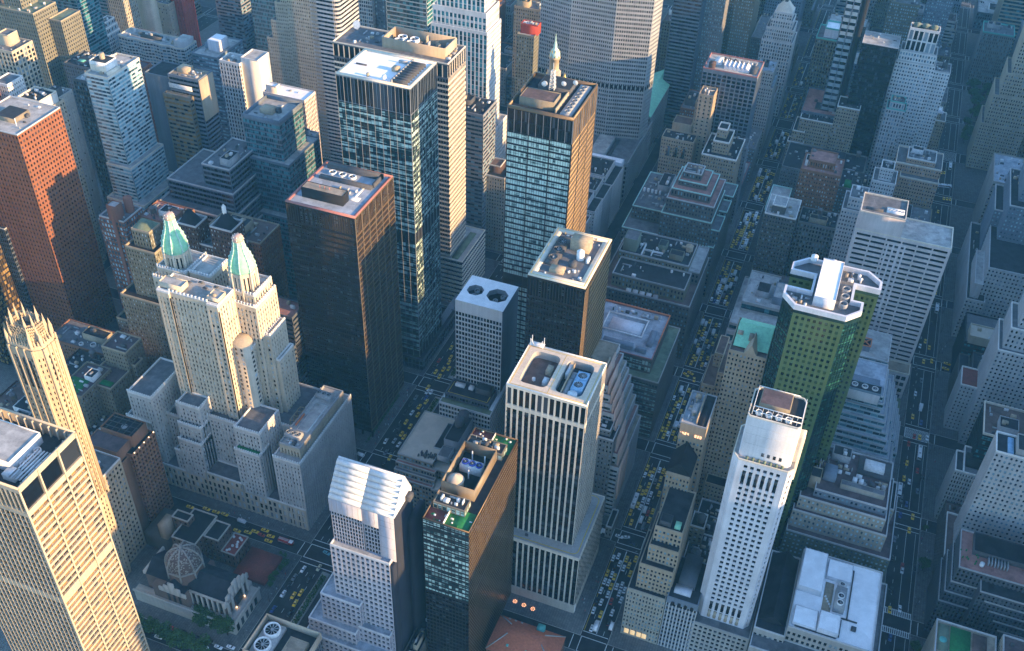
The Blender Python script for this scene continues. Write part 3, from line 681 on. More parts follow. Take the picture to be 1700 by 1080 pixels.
cp(gable(-279,-254.1,266.5,285.5,20,26.5,'x'), 'nave_roof', 'slate'); cp(gable(-292.5,-278.5,263,289,19,25.5,'y'), 'transept_roof', 'slate'); cp(gable(-306,-291,267,284.5,20,25.5,'x'), 'chancel_roof', 'slate')
mb = MB()
for (y,z) in ((266.2,21.5),(269,24),(272.5,27),(276,28.4),(279.5,27),(283,24),(285.8,21.5)): mb.box(-254.2,-252.9,y-1.8,y+1.8,18,z)
for y in (267,271,281,285): mb.box(-253.4,-252.4,y-.7,y+.7,0,21)
for x in np.arange(-276,-255,3.4): mb.box(x-.4,x+.4,265.6,266.5,9,20.6)
for (x,z) in ((-292.5,20),(-289,22.8),(-285.5,26.4),(-282,22.8),(-278.7,20)): mb.box(x-1.8,x+1.8,262.3,263.2,17,z)
mb.box(-312.4,-254,260.7,261.6,9,10.2); mb.box(-247.9,-247,261.6,288.4,9.5,10.8); mb.box(-253.5,-247,261.5,262.4,9.5,10.8); mb.box(-276.5,-252.6,265.6,266.4,20,21.2); mb.box(-307,-305.8,266.5,285,20,22.5)
cp(mb, 'stone_trim', 'church_stone')
mb = MB()
for x in np.arange(-274.4,-256,3.4): mb.quad((x-.9,266.42,11),(x+.9,266.42,11),(x+.9,266.42,17.5),(x-.9,266.42,17.5))
for x in (-289,-285.5,-282): mb.quad((x-.8,262.94,8),(x+.8,262.94,8),(x+.8,262.94,17),(x-.8,262.94,17))
mb.quad((-252.3,273,10),(-252.3,279,10),(-252.3,279,19),(-252.3,273,19))
for y in (265,269.5,274,278.5,283): mb.quad((-247.45,y-1.2,1),(-247.45,y+1.2,1),(-247.45,y+1.2,7),(-247.45,y-1.2,7))
cp(mb, 'window_glass', 'g_dark')
dc = (-285.3,276.4); oc = lambda rr, z: [(dc[0]+rr*math.cos(math.pi/8+i*math.pi/4), dc[1]+rr*math.sin(math.pi/8+i*math.pi/4), z) for i in range(8)]
cp(MB().loft([oc(10.3,18),oc(10.3,29)]), 'drum', 'church_brick')
def dome_mat():
    m, nt, bb = _new('dome_tiles'); tc = _n(nt,'ShaderNodeTexCoord'); ck = _n(nt,'ShaderNodeTexVoronoi'); ck.inputs['Scale'].default_value = .95
    nt.links.new(tc.outputs['Object'], ck.inputs['Vector']); cr = _n(nt,'ShaderNodeValToRGB'); cr.color_ramp.interpolation='CONSTANT'; cr.color_ramp.elements[0].color=(.27,.24,.205,1); cr.color_ramp.elements[1].position=.42; cr.color_ramp.elements[1].color=(.10,.065,.055,1)
    nt.links.new(ck.outputs['Distance'], cr.inputs[0]); nt.links.new(cr.outputs[0], bb.inputs['Base Color']); bb.inputs['Roughness'].default_value=.8; return m
dp = [(10.0,29),(9.8,31.5),(9.0,34.3),(7.6,37),(5.6,39.2),(3.2,40.6),(1.1,41.2)]
cp(MB().loft([oc(a,z) for a,z in dp]), 'dome', dome_mat())
mb = MB()
for i in range(8):
    a = math.pi/8+i*math.pi/4; Q = [(10.5,24)]+[(q+.15,z) for q,z in dp]
    for (r0,z0),(r1,z1) in zip(Q[:-1],Q[1:]): mb.bar((dc[0]+r0*math.cos(a),dc[1]+r0*math.sin(a),z0),(dc[0]+r1*math.cos(a),dc[1]+r1*math.sin(a),z1),.38)
    for t in range(1,6):
        p0,p1 = oc(dp[t][0]+.1,dp[t][1])[i], oc(dp[t][0]+.1,dp[t][1])[(i+1)%8]
    p0,p1 = oc(10.4,29)[i], oc(10.4,29)[(i+1)%8]; mb.bar(p0,p1,.4)
mb.cyl(dc[0],dc[1],.9,41,42.5,8); mb.cyl(dc[0],dc[1],.15,42.5,45.2,6)
wall('dome_stone',(.33,.31,.275)); cp(mb, 'dome_rib', 'dome_stone')
for (x,y) in ((-254.5,272),(-254.5,280)): cp(MB().cyl(x+2.6,y,.35,10.3,11,8), 'porch_lamp', 'lamp_glow')
# parish house and red terrace
b = Bld('parish_house', 'low brick parish house with a terrace of cafe tables behind the domed church', 'house', (-295,303), 60)
st = dict(fh=4, bw=3.2, pw=1.9, sh=1.9, wall='church_brick', glass='g_dark', top=1.2, ph=.9, trim='church_stone', roof='roof_black')
b.tier((-307,-291,293,316), 0, 21, st, seed=1); b.tier((-291,-281,301,314), 0, 20, st, seed=2); b.tier((-281,-271.5,301,316), 0, 11, dict(st, roof='red_tiles'), seed=3); b.tier((-313,-302,303,309), 0, 25, st, seed=4)
for i in range(9):
    x,y = -280+RNG.uniform(0,7.5), 303+RNG.uniform(0,11); b.part(MB().cyl(x,y,.75,11.05,11.85,8), 'cafe_table', 'white_metal')
b.part(MB().box(-330,-313,296,316,0,12), 'rear_wing', 'dark_stone'); b.part(MB().box(-318,-313.2,296,305,12.1,24), 'party_wall', 'tan_brick')
b.finish()
t = MB(); t.box(-271,-250.5,296,316.5,.15,2.6); tag(t.build('terrace', MATS['red_tiles'], org=(-260,306,0)), 'red tiled terrace between the church and the cross street', 'terrace')
# ------------------------------------------------------------------ white louvred sloping-top tower
b = Bld('stepped_tower', 'pale office tower with sloping white louvred top and four snowy setbacks in the bottom foreground', 'tower', (-170,290), 100)
st = dict(fh=3.75, bw=2.55, pw=1.05, sh=1.75, dep=.45, wall='white_stone', glass='g_dark', top=1.0, ph=.9, roof='roof_silver', trim='white_panel')
wall('lilac_panel', (.46,.45,.50)); wall('louvre_white', (.60,.61,.62)); wall('louvre_grey', (.16,.17,.19)); st['wall']='pale_concrete' if 'pale_concrete' in MATS else 'lilac_panel'; st['trim']='louvre_white'
st.update(bw=2.75, pw=1.0, sh=1.6, dep=.7)
b.tier((-186,-154,272,294), 0, 95.5, dict(st,top=.6,ph=1.2), seed=1)
b.tier((-193.5,-171,269,285), 0, 57, st, seed=2); b.tier((-200.5,-173,265.5,300), 0, 36.8, dict(st), seed=3); b.tier((-172.9,-155,268.5,280), 0, 40, st, seed=4); b.tier((-202,-155,262.6,300), 0, 27.5, st, seed=5)
gw = dict(st, fh=2.8, bw=1.55, pw=.3, sh=.45, top=.6, ph=0, wall='lilac_panel', dep=.5)
b.tier((-185.2,-168.6,275.3,294), 95.5, 118.5, gw, name='glazed_wall', seed=6, roof=False); b.tier((-168.1,-160,275.6,294), 95.5, 116.5, gw, name='glazed_wall', seed=7, roof=False)
b.part(MB().box(-160,-151.8,274.9,294,95.5,127).box(-185.4,-168.4,274.6,294,118.5,127).box(-168.4,-160,274.9,294,116.5,127), 'panel_wall', 'lilac_panel')
jn = MB()
for z in (104,112,119.5,123.3): b.part(MB().box(-159.8,-151.9,274.86,274.9,z,z+.12),'panel_joint','louvre_grey')
for x in np.arange(-184,-152,2.75): b.part(MB().box(x,x+.1,274.55 if x<-168.6 else 274.86,274.62 if x<-168.6 else 274.92,119,126.8),'panel_joint','louvre_grey')
sl, sg = MB(), MB(); n_ = 7
for i in range(n_):
    y0, z0, y1, z1 = 275.0+i*1.65, 127+i*2.2, 276.65+i*1.65, 129.2+i*2.2
    for j in range(2):
        x=-185.6+j*16.95; q=sl; n=len(q.v); ya,za,yb,zb_=y0-.28,z0+.6,y1-.02,z1+.12
        q.v += [(x,ya,za),(x+16.85,ya,za),(x+16.85,yb,zb_),(x,yb,zb_),(x,ya+.25,za-.12),(x+16.85,ya+.25,za-.12),(x+16.85,yb+.25,zb_-.12),(x,yb+.25,zb_-.12)]
        q.f += [(n,n+1,n+2,n+3),(n+1,n+5,n+6,n+2),(n+4,n,n+3,n+7),(n+5,n+4,n+7,n+6),(n+3,n+2,n+6,n+7),(n+4,n+5,n+1,n)]
    sg.box(-185.5,-152,y0+1.0,y0+2.6,z0-.3 if i else 127.01,z0+1.4)
b.part(sl, 'louvre_panel', 'louvre_white'); b.part(sg, 'louvre_frame', 'louvre_grey')
sd = MB(); 
for i in range(n_): y0,z0=275.0+i*1.65,127+i*2.2; sd.box(-151.98,-151.6,y0+.3,min(294,287.5+(142.4-z0)*.45),z0 if i else 127.01,z0+2.2)
b.part(sd, 'side_cladding', 'louvre_white'); rb=MB()
for i in range(8): rb.box(-185.4,-151.7,287+i*.9,287.9+i*.9,127.0,143-i*1.9)
b.part(rb, 'rear_steps', 'louvre_white')
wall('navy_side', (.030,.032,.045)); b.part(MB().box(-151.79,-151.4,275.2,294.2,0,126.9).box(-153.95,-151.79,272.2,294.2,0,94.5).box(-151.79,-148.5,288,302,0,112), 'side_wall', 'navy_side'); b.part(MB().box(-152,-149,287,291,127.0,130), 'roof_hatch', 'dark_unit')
b.finish()
# ------------------------------------------------------------------ bronze residential tower with roof gardens
b = Bld('apartment_tower', 'dark bronze glass apartment tower with green roof terraces and a conical tank on its roof', 'tower', (-130,310), 100)
X0,X1,Y0,Y1,ZT = -140.2,-117,281.5,345,125.8
st = dict(fh=3.05, bw=dict(N=1.75,W=1.45), pw=dict(N=.3,W=.42), sh=dict(N=1.1,W=1.0), pd=0, sd=.03, dep=.13, wall='bronze', glass=dict(N='g_pale',W='g_dark'), top=.6, ph=0, roof='roof_dark', wallby=dict(W='sunlit_bronze_side'))
wall('sunlit_bronze_side', (.22,.145,.065), rough=.35, metal=.5, spec=.6)  # west face: the same bronze coloured as if sunlit
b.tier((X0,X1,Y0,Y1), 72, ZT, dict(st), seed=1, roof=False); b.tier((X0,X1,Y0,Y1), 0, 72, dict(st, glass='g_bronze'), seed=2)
mb = MB(); mb.quad((X0,Y0,ZT-.6),(X1,Y0,ZT-.6),(X1,Y1,ZT-.6),(X0,Y1,ZT-.6)); b.part(mb,'roof','roof_dark')
mb = MB()
for q in ((X0,X1,Y0,Y0+.35),(X0,X1,Y1-.35,Y1),(X0,X0+.35,Y0+.35,Y1-.35),(X1-.35,X1,Y0+.35,Y1-.35)): mb.box(*q, ZT-.6, ZT+.55)
b.part(mb,'parapet','bronze_lit')
def slab(x0,x1,y0,y1,m,n): q = MB(); q.box(x0,x1,y0,y1,ZT-.55,ZT-.35); return b.part(q,n,m)
slab(X0+.5,-130.2,Y0+.5,289.5,'red_tiles','roof_terrace'); slab(-129.8,X1-.5,Y0+.5,293,'turf','roof_lawn'); slab(X0+.5,-129,337,Y1-.5,'red_tiles','roof_terrace'); slab(-128.6,X1-.5,334,Y1-.5,'turf','roof_lawn')
b.part(MB().box(-130.15,-129.85,Y0+.5,290,ZT-.55,ZT+1.2).box(-129,-128.7,336,Y1-.5,ZT-.55,ZT+1.2), 'terrace_screen', 'white_trim')
ph_ = dict(st, fh=3.6, wall='tan_dark', glass='g_pale', bw=2.2, pw=.5, sh=.5, ph=.25, roof='roof_dark', top=.7)
b.tier((-138.5,-122.5,289.5,297), ZT-.5, ZT+3.6, ph_, name='penthouse', seed=3); b.tier((-139,-119.5,329,336.5), ZT-.5, ZT+3.8, ph_, name='penthouse', seed=4)
for (x0,x1,y0,y1) in ((-139,-122,300,300.5),(-139,-138.5,300.5,328),(-122.5,-122,300.5,328),(-139,-122,328,328.5)): b.part(MB().box(x0,x1,y0,y1,ZT-.5,ZT+7), 'plant_screen', 'bronze_rib')
b.part(MB().box(-138.4,-122.6,300.6,327.9,ZT-.5,ZT-.2), 'plant_deck', 'roof_black')
o = b.part(MB().cyl(-134,305.5,4.0,ZT,ZT+4.4,20), 'water_tank', 'tan_unit'); MB().cyl(-134,305.5,4.3,ZT+4.4,ZT+8.2,20,r1=.1).build('tank_roof', MATS['roof_warm'], o, ORG[b.root.name])
b.box(-136,-125,315,320,ZT,ZT+4.5,'pale_unit','cooling_unit')
for i in range(3): b.fan(-134+i*3.6,317.5,ZT+4.5,1.6,.9,'fan_blue')
for x,y in ((-130,312),(-126,323),(-133,324)): b.part(MB().cyl(x,y,.35,ZT,ZT+6,8), 'flue', 'pale_unit')
for i in range(26):
    side = i % 2; x = RNG.uniform(-129,-118) if side else RNG.uniform(-139,-131); y = RNG.choice((RNG.uniform(282.5,288), RNG.uniform(338,344)))
    b.part(MB().box(x,x+RNG.uniform(.4,1.5),y,y+RNG.uniform(.4,.9),ZT-.35,ZT+RNG.uniform(0,.4)), 'terrace_seat' if i%3 else 'planter', 'white_metal' if i%3 else 'turf')
b.clutter(-137,-124,290.5,296,ZT+3.6,5,6,big=False); b.clutter(-137,-121,330,336,ZT+3.8,6,9,big=False); b.finish()
# ------------------------------------------------------------------ white-ribbed tower
wall('rib_white',(.62,.56,.47)); wall('roof_cream',(.60,.49,.37))
b = Bld('ribbed_tower', 'white vertically ribbed tower with two rounded wells and blue cooling fans on its cream roof', 'tower', (-105,368), 100)
X0,X1,Y0,Y1,ZT = -127,-85.5,352.5,386,154
st = dict(fh=3.85, bw=dict(N=3.2,W=2.2), pw=dict(N=.85,W=.62), sh=1.3, sd=dict(N=.55,W=.1), dep=dict(N=.8,W=.16), wall='rib_white', spandrel='black_metal', glass='g_dark', top=.8, ph=0, corner=0)
b.tier((X0,X1,Y0,Y1), 48.7, 139.5, dict(st), seed=1, roof=False)
b.tier((X0,X1,Y0,Y1), 139.5, ZT, dict(st, fh=12, sh=1.6, sd=.05, spandrel='rib_white', top=1.5), name='crown_wall', seed=2, roof=False)
def rr(x0,x1,y0,y1,r,k=5):
    o=[]
    for cx,cy,a0 in ((x1-r,y0+r,-90),(x1-r,y1-r,0),(x0+r,y1-r,90),(x0+r,y0+r,180)):
        for i in range(k+1): a=R(a0+90*i/k); o.append((cx+r*math.cos(a),cy+r*math.sin(a)))
    return o
def roof_with_wells(b, outer, wells, z, zin, m_top, m_in, depth_mat):
    """roof slab with rounded openings down to lower decks"""
    import bmesh
    bm = bmesh.new(); ox,oy,oz = ORG[b.root.name]
    edges=[]
    for loop in [outer]+wells:
        vs=[bm.verts.new((p[0]-ox,p[1]-oy,z-oz)) for p in loop]
        edges += [bm.edges.new((vs[i],vs[(i+1)%len(vs)])) for i in range(len(vs))]
    bmesh.ops.triangle_fill(bm, use_beauty=True, edges=edges)
    for f in bm.faces:
        if f.normal.z < 0: f.normal_flip()
    me=bpy.data.meshes.new('roof'); bm.to_mesh(me); bm.free(); me.materials.append(MATS[m_top]); o=bpy.data.objects.new('roof',me); o.parent=b.root; col.objects.link(o)
    for i,wl in enumerate(wells):
        m=MB(); n=len(wl)
        for k in range(n): a,c_=wl[k],wl[(k+1)%n]; m.quad((*c_,zin),(*a,zin),(*a,z),(*c_,z))
        b.part(m,'well_wall',m_in)
        m=MB(); m.v+=[(p[0],p[1],zin) for p in wl]; m.f.append(tuple(range(n))); b.part(m,'well_floor',depth_mat[i])
roof_with_wells(b, rect(X0,X1,Y0,Y1), [rr(-122.5,-108,357,382,3.2), rr(-104,-90,357,382,3.2)], ZT+.02, ZT-4.5, 'roof_cream', 'concrete', ('roof_brown','roof_dark'))
mb=MB()
for (x0,x1,y0,y1) in ((X0+1.2,X1-1.2,Y0+1.4,Y0+1.65),(X0+1.2,X1-1.2,Y1-1.65,Y1-1.4),(X0+1.2,X0+1.45,Y0+1.65,Y1-1.65),(X1-1.45,X1-1.2,Y0+1.65,Y1-1.65),(-106.3,-106.1,Y0+1.65,Y1-1.65)): mb.box(x0,x1,y0,y1,ZT+.03,ZT+.07)
b.part(mb,'roof_line','yellow_paint')
b.part(MB().box(X0,X1,Y0,Y0+.4,ZT,ZT+.5).box(X1-.4,X1,Y0+.4,Y1,ZT,ZT+.5).box(X0,X0+.4,Y0+.4,Y1,ZT,ZT+.5).box(X0+.4,X1-.4,Y1-.4,Y1,ZT,ZT+.5),'parapet','white_trim')
b.box(-97,-91,362,376,ZT-4.5,ZT-.2,'blue_unit','cooling_unit')
for y in (365.5,372.5): b.fan(-94,y,ZT-.2,2.7,.7,'blue_unit',12)
b.part(MB().cyl(-95,359.4,2.5,ZT-4.5,ZT-.8,18),'water_tank','white_metal'); b.box(-100,-98,359,370,ZT-4.5,ZT-1.5,'roof_unit','duct'); b.box(-103,-101,372,380,ZT-4.5,ZT-1,'pale_unit','roof_unit'); b.box(-100,-97.6,371,376,ZT-4.5,ZT-2,'mid_metal','roof_unit')
b.part(MB().box(-100.9,-100.4,358,381,ZT-3,ZT-.3),'pipe','tan_unit'); b.box(-113,-110,371,376,ZT-4.5,ZT-1.6,'tan_unit','roof_unit'); b.box(-112,-109.5,363,367,ZT-4.5,ZT-2,'pale_unit','roof_unit'); b.part(MB().cyl(-117,365,.9,ZT-4.5,ZT-3,10),'roof_vent','white_metal')
o=MB()
for x in (-126,-119.5):
    for y in (384.4,387.2): o.box(x-.15,x+.15,y-.15,y+.15,ZT,ZT+5)
o.box(-126.5,-119,384.2,387.4,ZT+.6,ZT+1.0); o.bar((-126,384.4,ZT+5),(-124,384.4,ZT+1),.12); o.bar((-119.5,384.4,ZT+5),(-121.5,384.4,ZT+1),.12); b.part(o,'window_cradle','pale_unit')
b.tier((-127.5,-79.2,345.2,393), 0, 48.7, dict(st, fh=4.1, bw=3.2, top=1.6, bot=7, ph=.5, roof='concrete', blank=()), name='podium', seed=3)
mb=MB(); pts=rr(-126,-81.2,347.2,391.5,3.5)
inn=offset_poly(pts,[.45]*len(pts))
for k in range(len(pts)): j=(k+1)%len(pts); mb.quad((*pts[k],48.78),(*pts[j],48.78),(*inn[j],48.78),(*inn[k],48.78))
b.part(mb,'roof_line','yellow_paint')
for x,y in ((-122,349),(-112,349.4)): b.box(x,x+1.6,y,y+1,48.7,50,'dark_unit','roof_unit')
for i in range(8): b.box(-126+i*6.6-.9,-126+i*6.6+.9,346,347.6,0,6.8,'white_trim','column')
b.finish()
for i in range(5):   # rosettes of small lamps in the plaza paving
    x,y=-124+i*5.6,341.4-i*.5; rs=MB(); rs.cyl(x,y,.28,.16,.34,8)
    for k in range(7): a_=2*math.pi*k/7; rs.cyl(x+1.05*math.cos(a_),y+1.05*math.sin(a_),.3,.16,.34,8)
    tag(rs.build('ground_light', MATS['plaza_lamp'], org=(x,y,0)), 'orange ring of ground lights at the foot of the white ribbed tower', 'ground light', 'plaza ground lights')
# ------------------------------------------------------------------ towers along the wide avenue
def ring_roof(b, x0,x1,y0,y1,z,wd,mat,h=.6):
    m=MB()
    for q in ((x0,x1,y0,y0+wd),(x0,x1,y1-wd,y1),(x0,x0+wd,y0+wd,y1-wd),(x1-wd,x1,y0+wd,y1-wd)): m.box(*q,z+.02,z+h)
    b.part(m,'roof_edge',mat)
b = Bld('bronze_tower', 'tall dark bronze glass tower with rose-edged roof and gold light on its west side', 'tower', (-268,450), 100)
st = dict(fh=3.75, bw=dict(N=1.55,W=1.5), pw=dict(N=.22,W=.3), sh=dict(N=1.2,W=1.15), sd=.04, dep=.18, wall='bronze', wallby=dict(W='bronze_lit'), glass='g_bronze', top=1.0, ph=0, rib=(8.0,.4,.2,'bronze_rib','W'), roof='roof_silver')  # west face wears the sunlit bronze colour, the others the dark one
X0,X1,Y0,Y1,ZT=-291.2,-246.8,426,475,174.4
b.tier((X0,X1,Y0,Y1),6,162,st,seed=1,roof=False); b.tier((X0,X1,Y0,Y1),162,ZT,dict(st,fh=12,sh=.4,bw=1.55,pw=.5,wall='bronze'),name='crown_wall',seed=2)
for x in np.arange(X0,X1,7.3): b.box(x,x+1,Y0+.5,Y0+1.5,0,6,'bronze','column')
b.box(X0+3,X1-3,Y0+4,Y1-2,0,6,'black_metal','lobby')
ring_roof(b,X0,X1,Y0,Y1,ZT,1.7,'rose_trim')
b.box(-285,-258.5,434.5,441.5,ZT,ZT+6.5,'bronze','penthouse',ph=.2,roof='roof_tan')
for i in range(3): b.fan(-281+i*6.5,464,ZT,2.2,1.4)
b.box(-286,-252,456,459,ZT,ZT+1.6,'dark_unit','louvre_bank'); b.box(-287,-251,468,471.5,ZT,ZT+2.8,'dark_unit','louvre_bank'); b.box(-252.5,-251,459,471,ZT,ZT+2.8,'dark_unit','louvre_bank')
b.part(MB().box(-262,-253,442,446,ZT+.05,ZT+.25).box(-258,-256,446,456,ZT+.05,ZT+.25),'walkway','white_metal')
for i in range(6): b.box(-272+i*2.6,-271.4+i*2.6,447+(i%2)*3,449+(i%2)*3,ZT,ZT+1.3,RNG.choice(('pale_unit','roof_unit','tan_unit')),'roof_unit')
for i in range(3): b.box(-275+i*3,-274.6+i*3,438,438.5,ZT+6.5,ZT+8,'rose_trim','flue')
b.finish()
b = Bld('glass_tower', 'very tall green glass tower with a pale flat roof standing behind the dark bronze tower', 'tower', (-271,521), 100)
X0,X1,Y0,Y1,ZT=-296,-247,502.3,540.5,218.4
st = dict(fh=3.9, bw=2.45, pw=.14, sh=1.2, sd=.04, dep=.15, wall='bronze', glass=dict(N='g_pale',W='g_pale'), top=.8, ph=0, rib=(4.9,.16,.2,'steel_rib'), roof='roof_white')
b.tier((X0,X1,Y0,Y1),10,201,st,seed=1,roof=False,blank=(0,25,26)); b.tier((X0,X1,Y0,Y1),201,ZT,dict(st,fh=17,sh=.5,wall='steel_blue',pier='steel_blue',glass='g_dark',bw=2.4,pw=.3),name='crown_wall',seed=2)
ring_roof(b,X0,X1,Y0,Y1,ZT,2.6,'cream_trim',.5)
for i in range(9): b.box(-260+.2,-250.5,506+i*3.2,507.0+i*3.2,ZT,ZT+2.2,'dark_unit','louvre_bank')
b.box(-261,-260,505,536,ZT,ZT+2.0,'mid_metal','louvre_bank')
b.part(MB().cyl(-266,507,1.3,ZT,ZT+3,10),'tank','white_metal'); b.part(MB().cyl(-277,507.5,1.0,ZT,ZT+2,10),'tank','tan_unit')
b.box(-267,-263,519,523,ZT,ZT+2.5,'tan_unit','roof_frame'); b.box(-291,-284,519,520,ZT,ZT+.8,'dark_unit','roof_unit'); b.box(-268,-262,531,532,ZT,ZT+1.8,'roof_unit','roof_unit')
b.tier((-297,-243,499,560),0,10,dict(fh=5,bw=3,pw=.4,sh=.8,wall='dark_grey',glass='g_bronze',roof='roof_dark'),name='podium',seed=3)
for i in range(6): b.part(MB().box(-250+i*.9,-249.2+i*.9,541,575,10+.0,14-i*1.2),'terrace_step','mid_grey')
b.finish()
b = Bld('lattice_tower', 'tall tower with a sunlit white diagonal lattice side and four white roof fans', 'tower', (-298,595), 100)
st = dict(fh=3.9, bw=2.0, pw=.75, sh=dict(N=1.9,W=2.0), sd=.0, pd=.03, dep=.5, wall=('white_stone'), glass='g_dark', top=.8, ph=.8, roof='roof_grey', trim='cream_trim')
X0,X1,Y0,Y1,ZT=-342,-257,580,610.3,198
wall('lattice_white',(.66,.58,.48))
st['pw']=dict(N=.55,W=.6); st['wall']='dark_grey'; st['pier']='dark_grey'; st['spandrel']='lattice_white'; st['sh']=dict(N=1.3,W=1.25)
b.tier((X0,X1,Y0,Y1),44,188,st,seed=1,roof=False); b.tier((X0,X1,Y0,Y1),188,ZT,dict(st,fh=10,spandrel=None,bw=4,pier='lattice_white',pw=.6,sh=.5),name='crown_wall',seed=2)
la=MB()   # slanting lattice bars of the west side
n_=15
for f in range(37):
    z=44+f*3.9
    for j in range(n_):
        y=Y0+j*2.02+(f%2)*1.01
        if y+1.01<Y1: la.quad((X1+.12,y,z),(X1+.12,y+.6,z),(X1+.12,y+1.61,z+3.9),(X1+.12,y+1.01,z+3.9))
b.part(la,'lattice','lattice_white')
for (x0,x1,y0,y1) in ((-308,-262,587,588),(-308,-262,606,607),(-308,-307,588,606),(-263,-262,588,606)): b.part(MB().box(x0,x1,y0,y1,ZT,ZT+7),'plant_screen','tan_brick' if x0<-300 else 'sand')
for i in range(2):
    for j in range(2): b.fan(-298+i*9,592+j*6,ZT+3,3.2,2.2)
b.box(-303,-284,590,601,ZT,ZT+3,'dark_unit','cooling_unit'); 
for i in range(7): b.box(-282+i*2.5,-281+i*2.5,600-i%3*4,603-i%3*4,ZT,ZT+RNG.uniform(3,7),RNG.choice(('tan_unit','roof_unit','dark_unit')),'roof_unit')
b.part(MB().loft([[(-336+2.8*math.cos(a)*q,604+1.2*q*math.sin(a),ZT+4+2.8*q*math.sin(a)) for a in [i*math.pi/7 for i in range(14)]] for q in (1,.9,.5,.1)]),'satellite_dish','white_metal'); b.box(-336.4,-335.6,604.3,605.5,ZT,ZT+4,'mid_metal','dish_mast')
b.clutter(-330,-312,584,606,ZT,3,8,big=False); b.clutter(-262,-258.5,586,606,ZT,4,6,big=False)
b.tier((-330,-247,579.6,626),0,41,dict(st,seed=0,roof='roof_pale',bw=2.4,fh=4.0,sh=2.0),name='podium',seed=4)
b.part(MB().box(-256.5,-251.5,582,618,41.2,42.2),'planted_strip','turf' if False else 'g_hedge' if 'g_hedge' in MATS else 'roof_sage')
b.finish()
b = Bld('gold_lit_tower', 'tall glass tower with pale lit floors in front and a gold sunlit lattice side', 'tower', (-168,530), 100)
X0,X1,Y0,Y1,ZT=-188.8,-148.5,510.4,557,215
st = dict(fh=3.95, bw=1.55, pw=.16, sh=1.2, sd=.04, dep=.12, wall='black_metal', glass=dict(N='g_pale2',W='g_dark'), top=.5, ph=0, pier='black_metal', roof='roof_dark')
b.tier((X0,X1,Y0,Y1),12,200,dict(st,rib=(13.5,.5,.2,'black_metal')),seed=1,roof=False,blank=(19,20))
b.tier((X0,X1,Y0,Y1),200,ZT,dict(st,fh=7,bw=1.55,glass='g_dark',sh=.9,rib=(4.5,.3,.25,'steel_blue')),name='crown_wall',seed=2)
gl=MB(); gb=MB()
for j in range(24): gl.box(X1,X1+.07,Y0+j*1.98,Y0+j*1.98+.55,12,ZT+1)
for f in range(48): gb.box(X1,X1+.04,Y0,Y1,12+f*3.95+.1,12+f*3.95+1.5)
b.part(gl,'sunlit_mullion','sunlit_bronze'); b.part(gb,'sunlit_spandrel','sunlit_bronze')  # evening sun on the west side, painted as gold strips
ring_roof(b,X0,X1,Y0,Y1,ZT,.7,'bronze_lit',2.0)
b.box(-184,-163,517,530,ZT,ZT+5,'tan_dark','penthouse',ph=.3,roof='roof_brown'); b.box(-180,-160,538,552,ZT,ZT+4,'dark_unit','penthouse',roof='roof_dark'); b.box(-161.5,-160.5,515,552,ZT,ZT+3,'tan_unit','plant_screen')
for i in range(8): b.fan(-154.5,517+i*4.6,ZT+1.2,1.6,1,'mid_metal')
b.box(-158,-151,514,553.5,ZT,ZT+1.2,'roof_unit','cooling_unit')
m=MB()
for z in range(5):
    q=[(-171.5+z*.12,533.5+z*.1),(-168.5-z*.12,533.5+z*.1),(-168.5-z*.12,536.5-z*.1),(-171.5+z*.12,536.5-z*.1)]; za=ZT+4+z*2.4
    for i in range(4): m.bar((*q[i],za),(*q[(i+1)%4],za+2.4),.1); m.bar((*q[i],za),(*q[i],za+2.4),.13); m.bar((*q[i],za+2.4),(*q[(i+1)%4],za+2.4),.09)
m.bar((-170,535,ZT+16),(-170,535,ZT+21),.12)
b.part(m,'antenna_mast','white_metal')
for x,y,z in ((-176,539,ZT+5),(-165,541,ZT+6),(-159,545,ZT+6),(-175,534,ZT+7)): b.part(MB().loft([[(x+1.6*q*math.cos(a),y-.5*(1-q),z+1.6*q*math.sin(a)) for a in [-i*math.pi/6 for i in range(12)]] for q in (1,.8,.4,.05)]),'satellite_dish','white_metal')
b.tier((-200,-140,500,561),0,12,dict(fh=6,bw=3,pw=.4,sh=1,wall='black_metal',glass='g_bronze'),name='podium',seed=5); b.finish()
b = Bld('dark_tower', 'black ribbed tower with gold sunlit west side and a crowded cream edged roof', 'tower', (-126,448), 100)
X0,X1,Y0,Y1,ZT=-142.5,-110,424,473,167.1
st = dict(fh=3.8, bw=1.6, pw=.5, sh=1.5, sd=.05, dep=.14, wall='black_metal', glass='g_bronze', top=1.2, ph=0, roof='roof_grey')
b.tier((X0,X1,Y0,Y1),0,154,st,seed=1,roof=False); b.tier((X0,X1,Y0,Y1),154,ZT,dict(st,fh=11,sh=.3,top=1.4,wall='bronze'),name='crown_wall',seed=2)
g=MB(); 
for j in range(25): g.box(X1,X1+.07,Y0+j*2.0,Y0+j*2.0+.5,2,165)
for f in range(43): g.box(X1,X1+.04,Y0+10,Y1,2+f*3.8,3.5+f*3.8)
b.part(g,'sunlit_mullion','sunlit_bronze'); ring_roof(b,X0,X1,Y0,Y1,ZT,4.0,'cream_trim',.8)  # gold strips carry the low sun's colour on this west side
m=MB()
for q in ((X0+1,X1-1,Y0+1,Y0+1.3),(X0+1,X1-1,Y1-1.3,Y1-1),(X0+1,X0+1.3,Y0+1.3,Y1-1.3),(X1-1.3,X1-1,Y0+1.3,Y1-1.3)): m.box(*q,ZT+.82,ZT+.87)
b.part(m,'roof_line','yellow_paint')
b.box(-138,-131,437,464,ZT,ZT+1.5,'dark_unit','cooling_unit')
for i in range(3): b.fan(-134.5,442+i*8,ZT+1.5,2.6,1.2,'dark_unit')
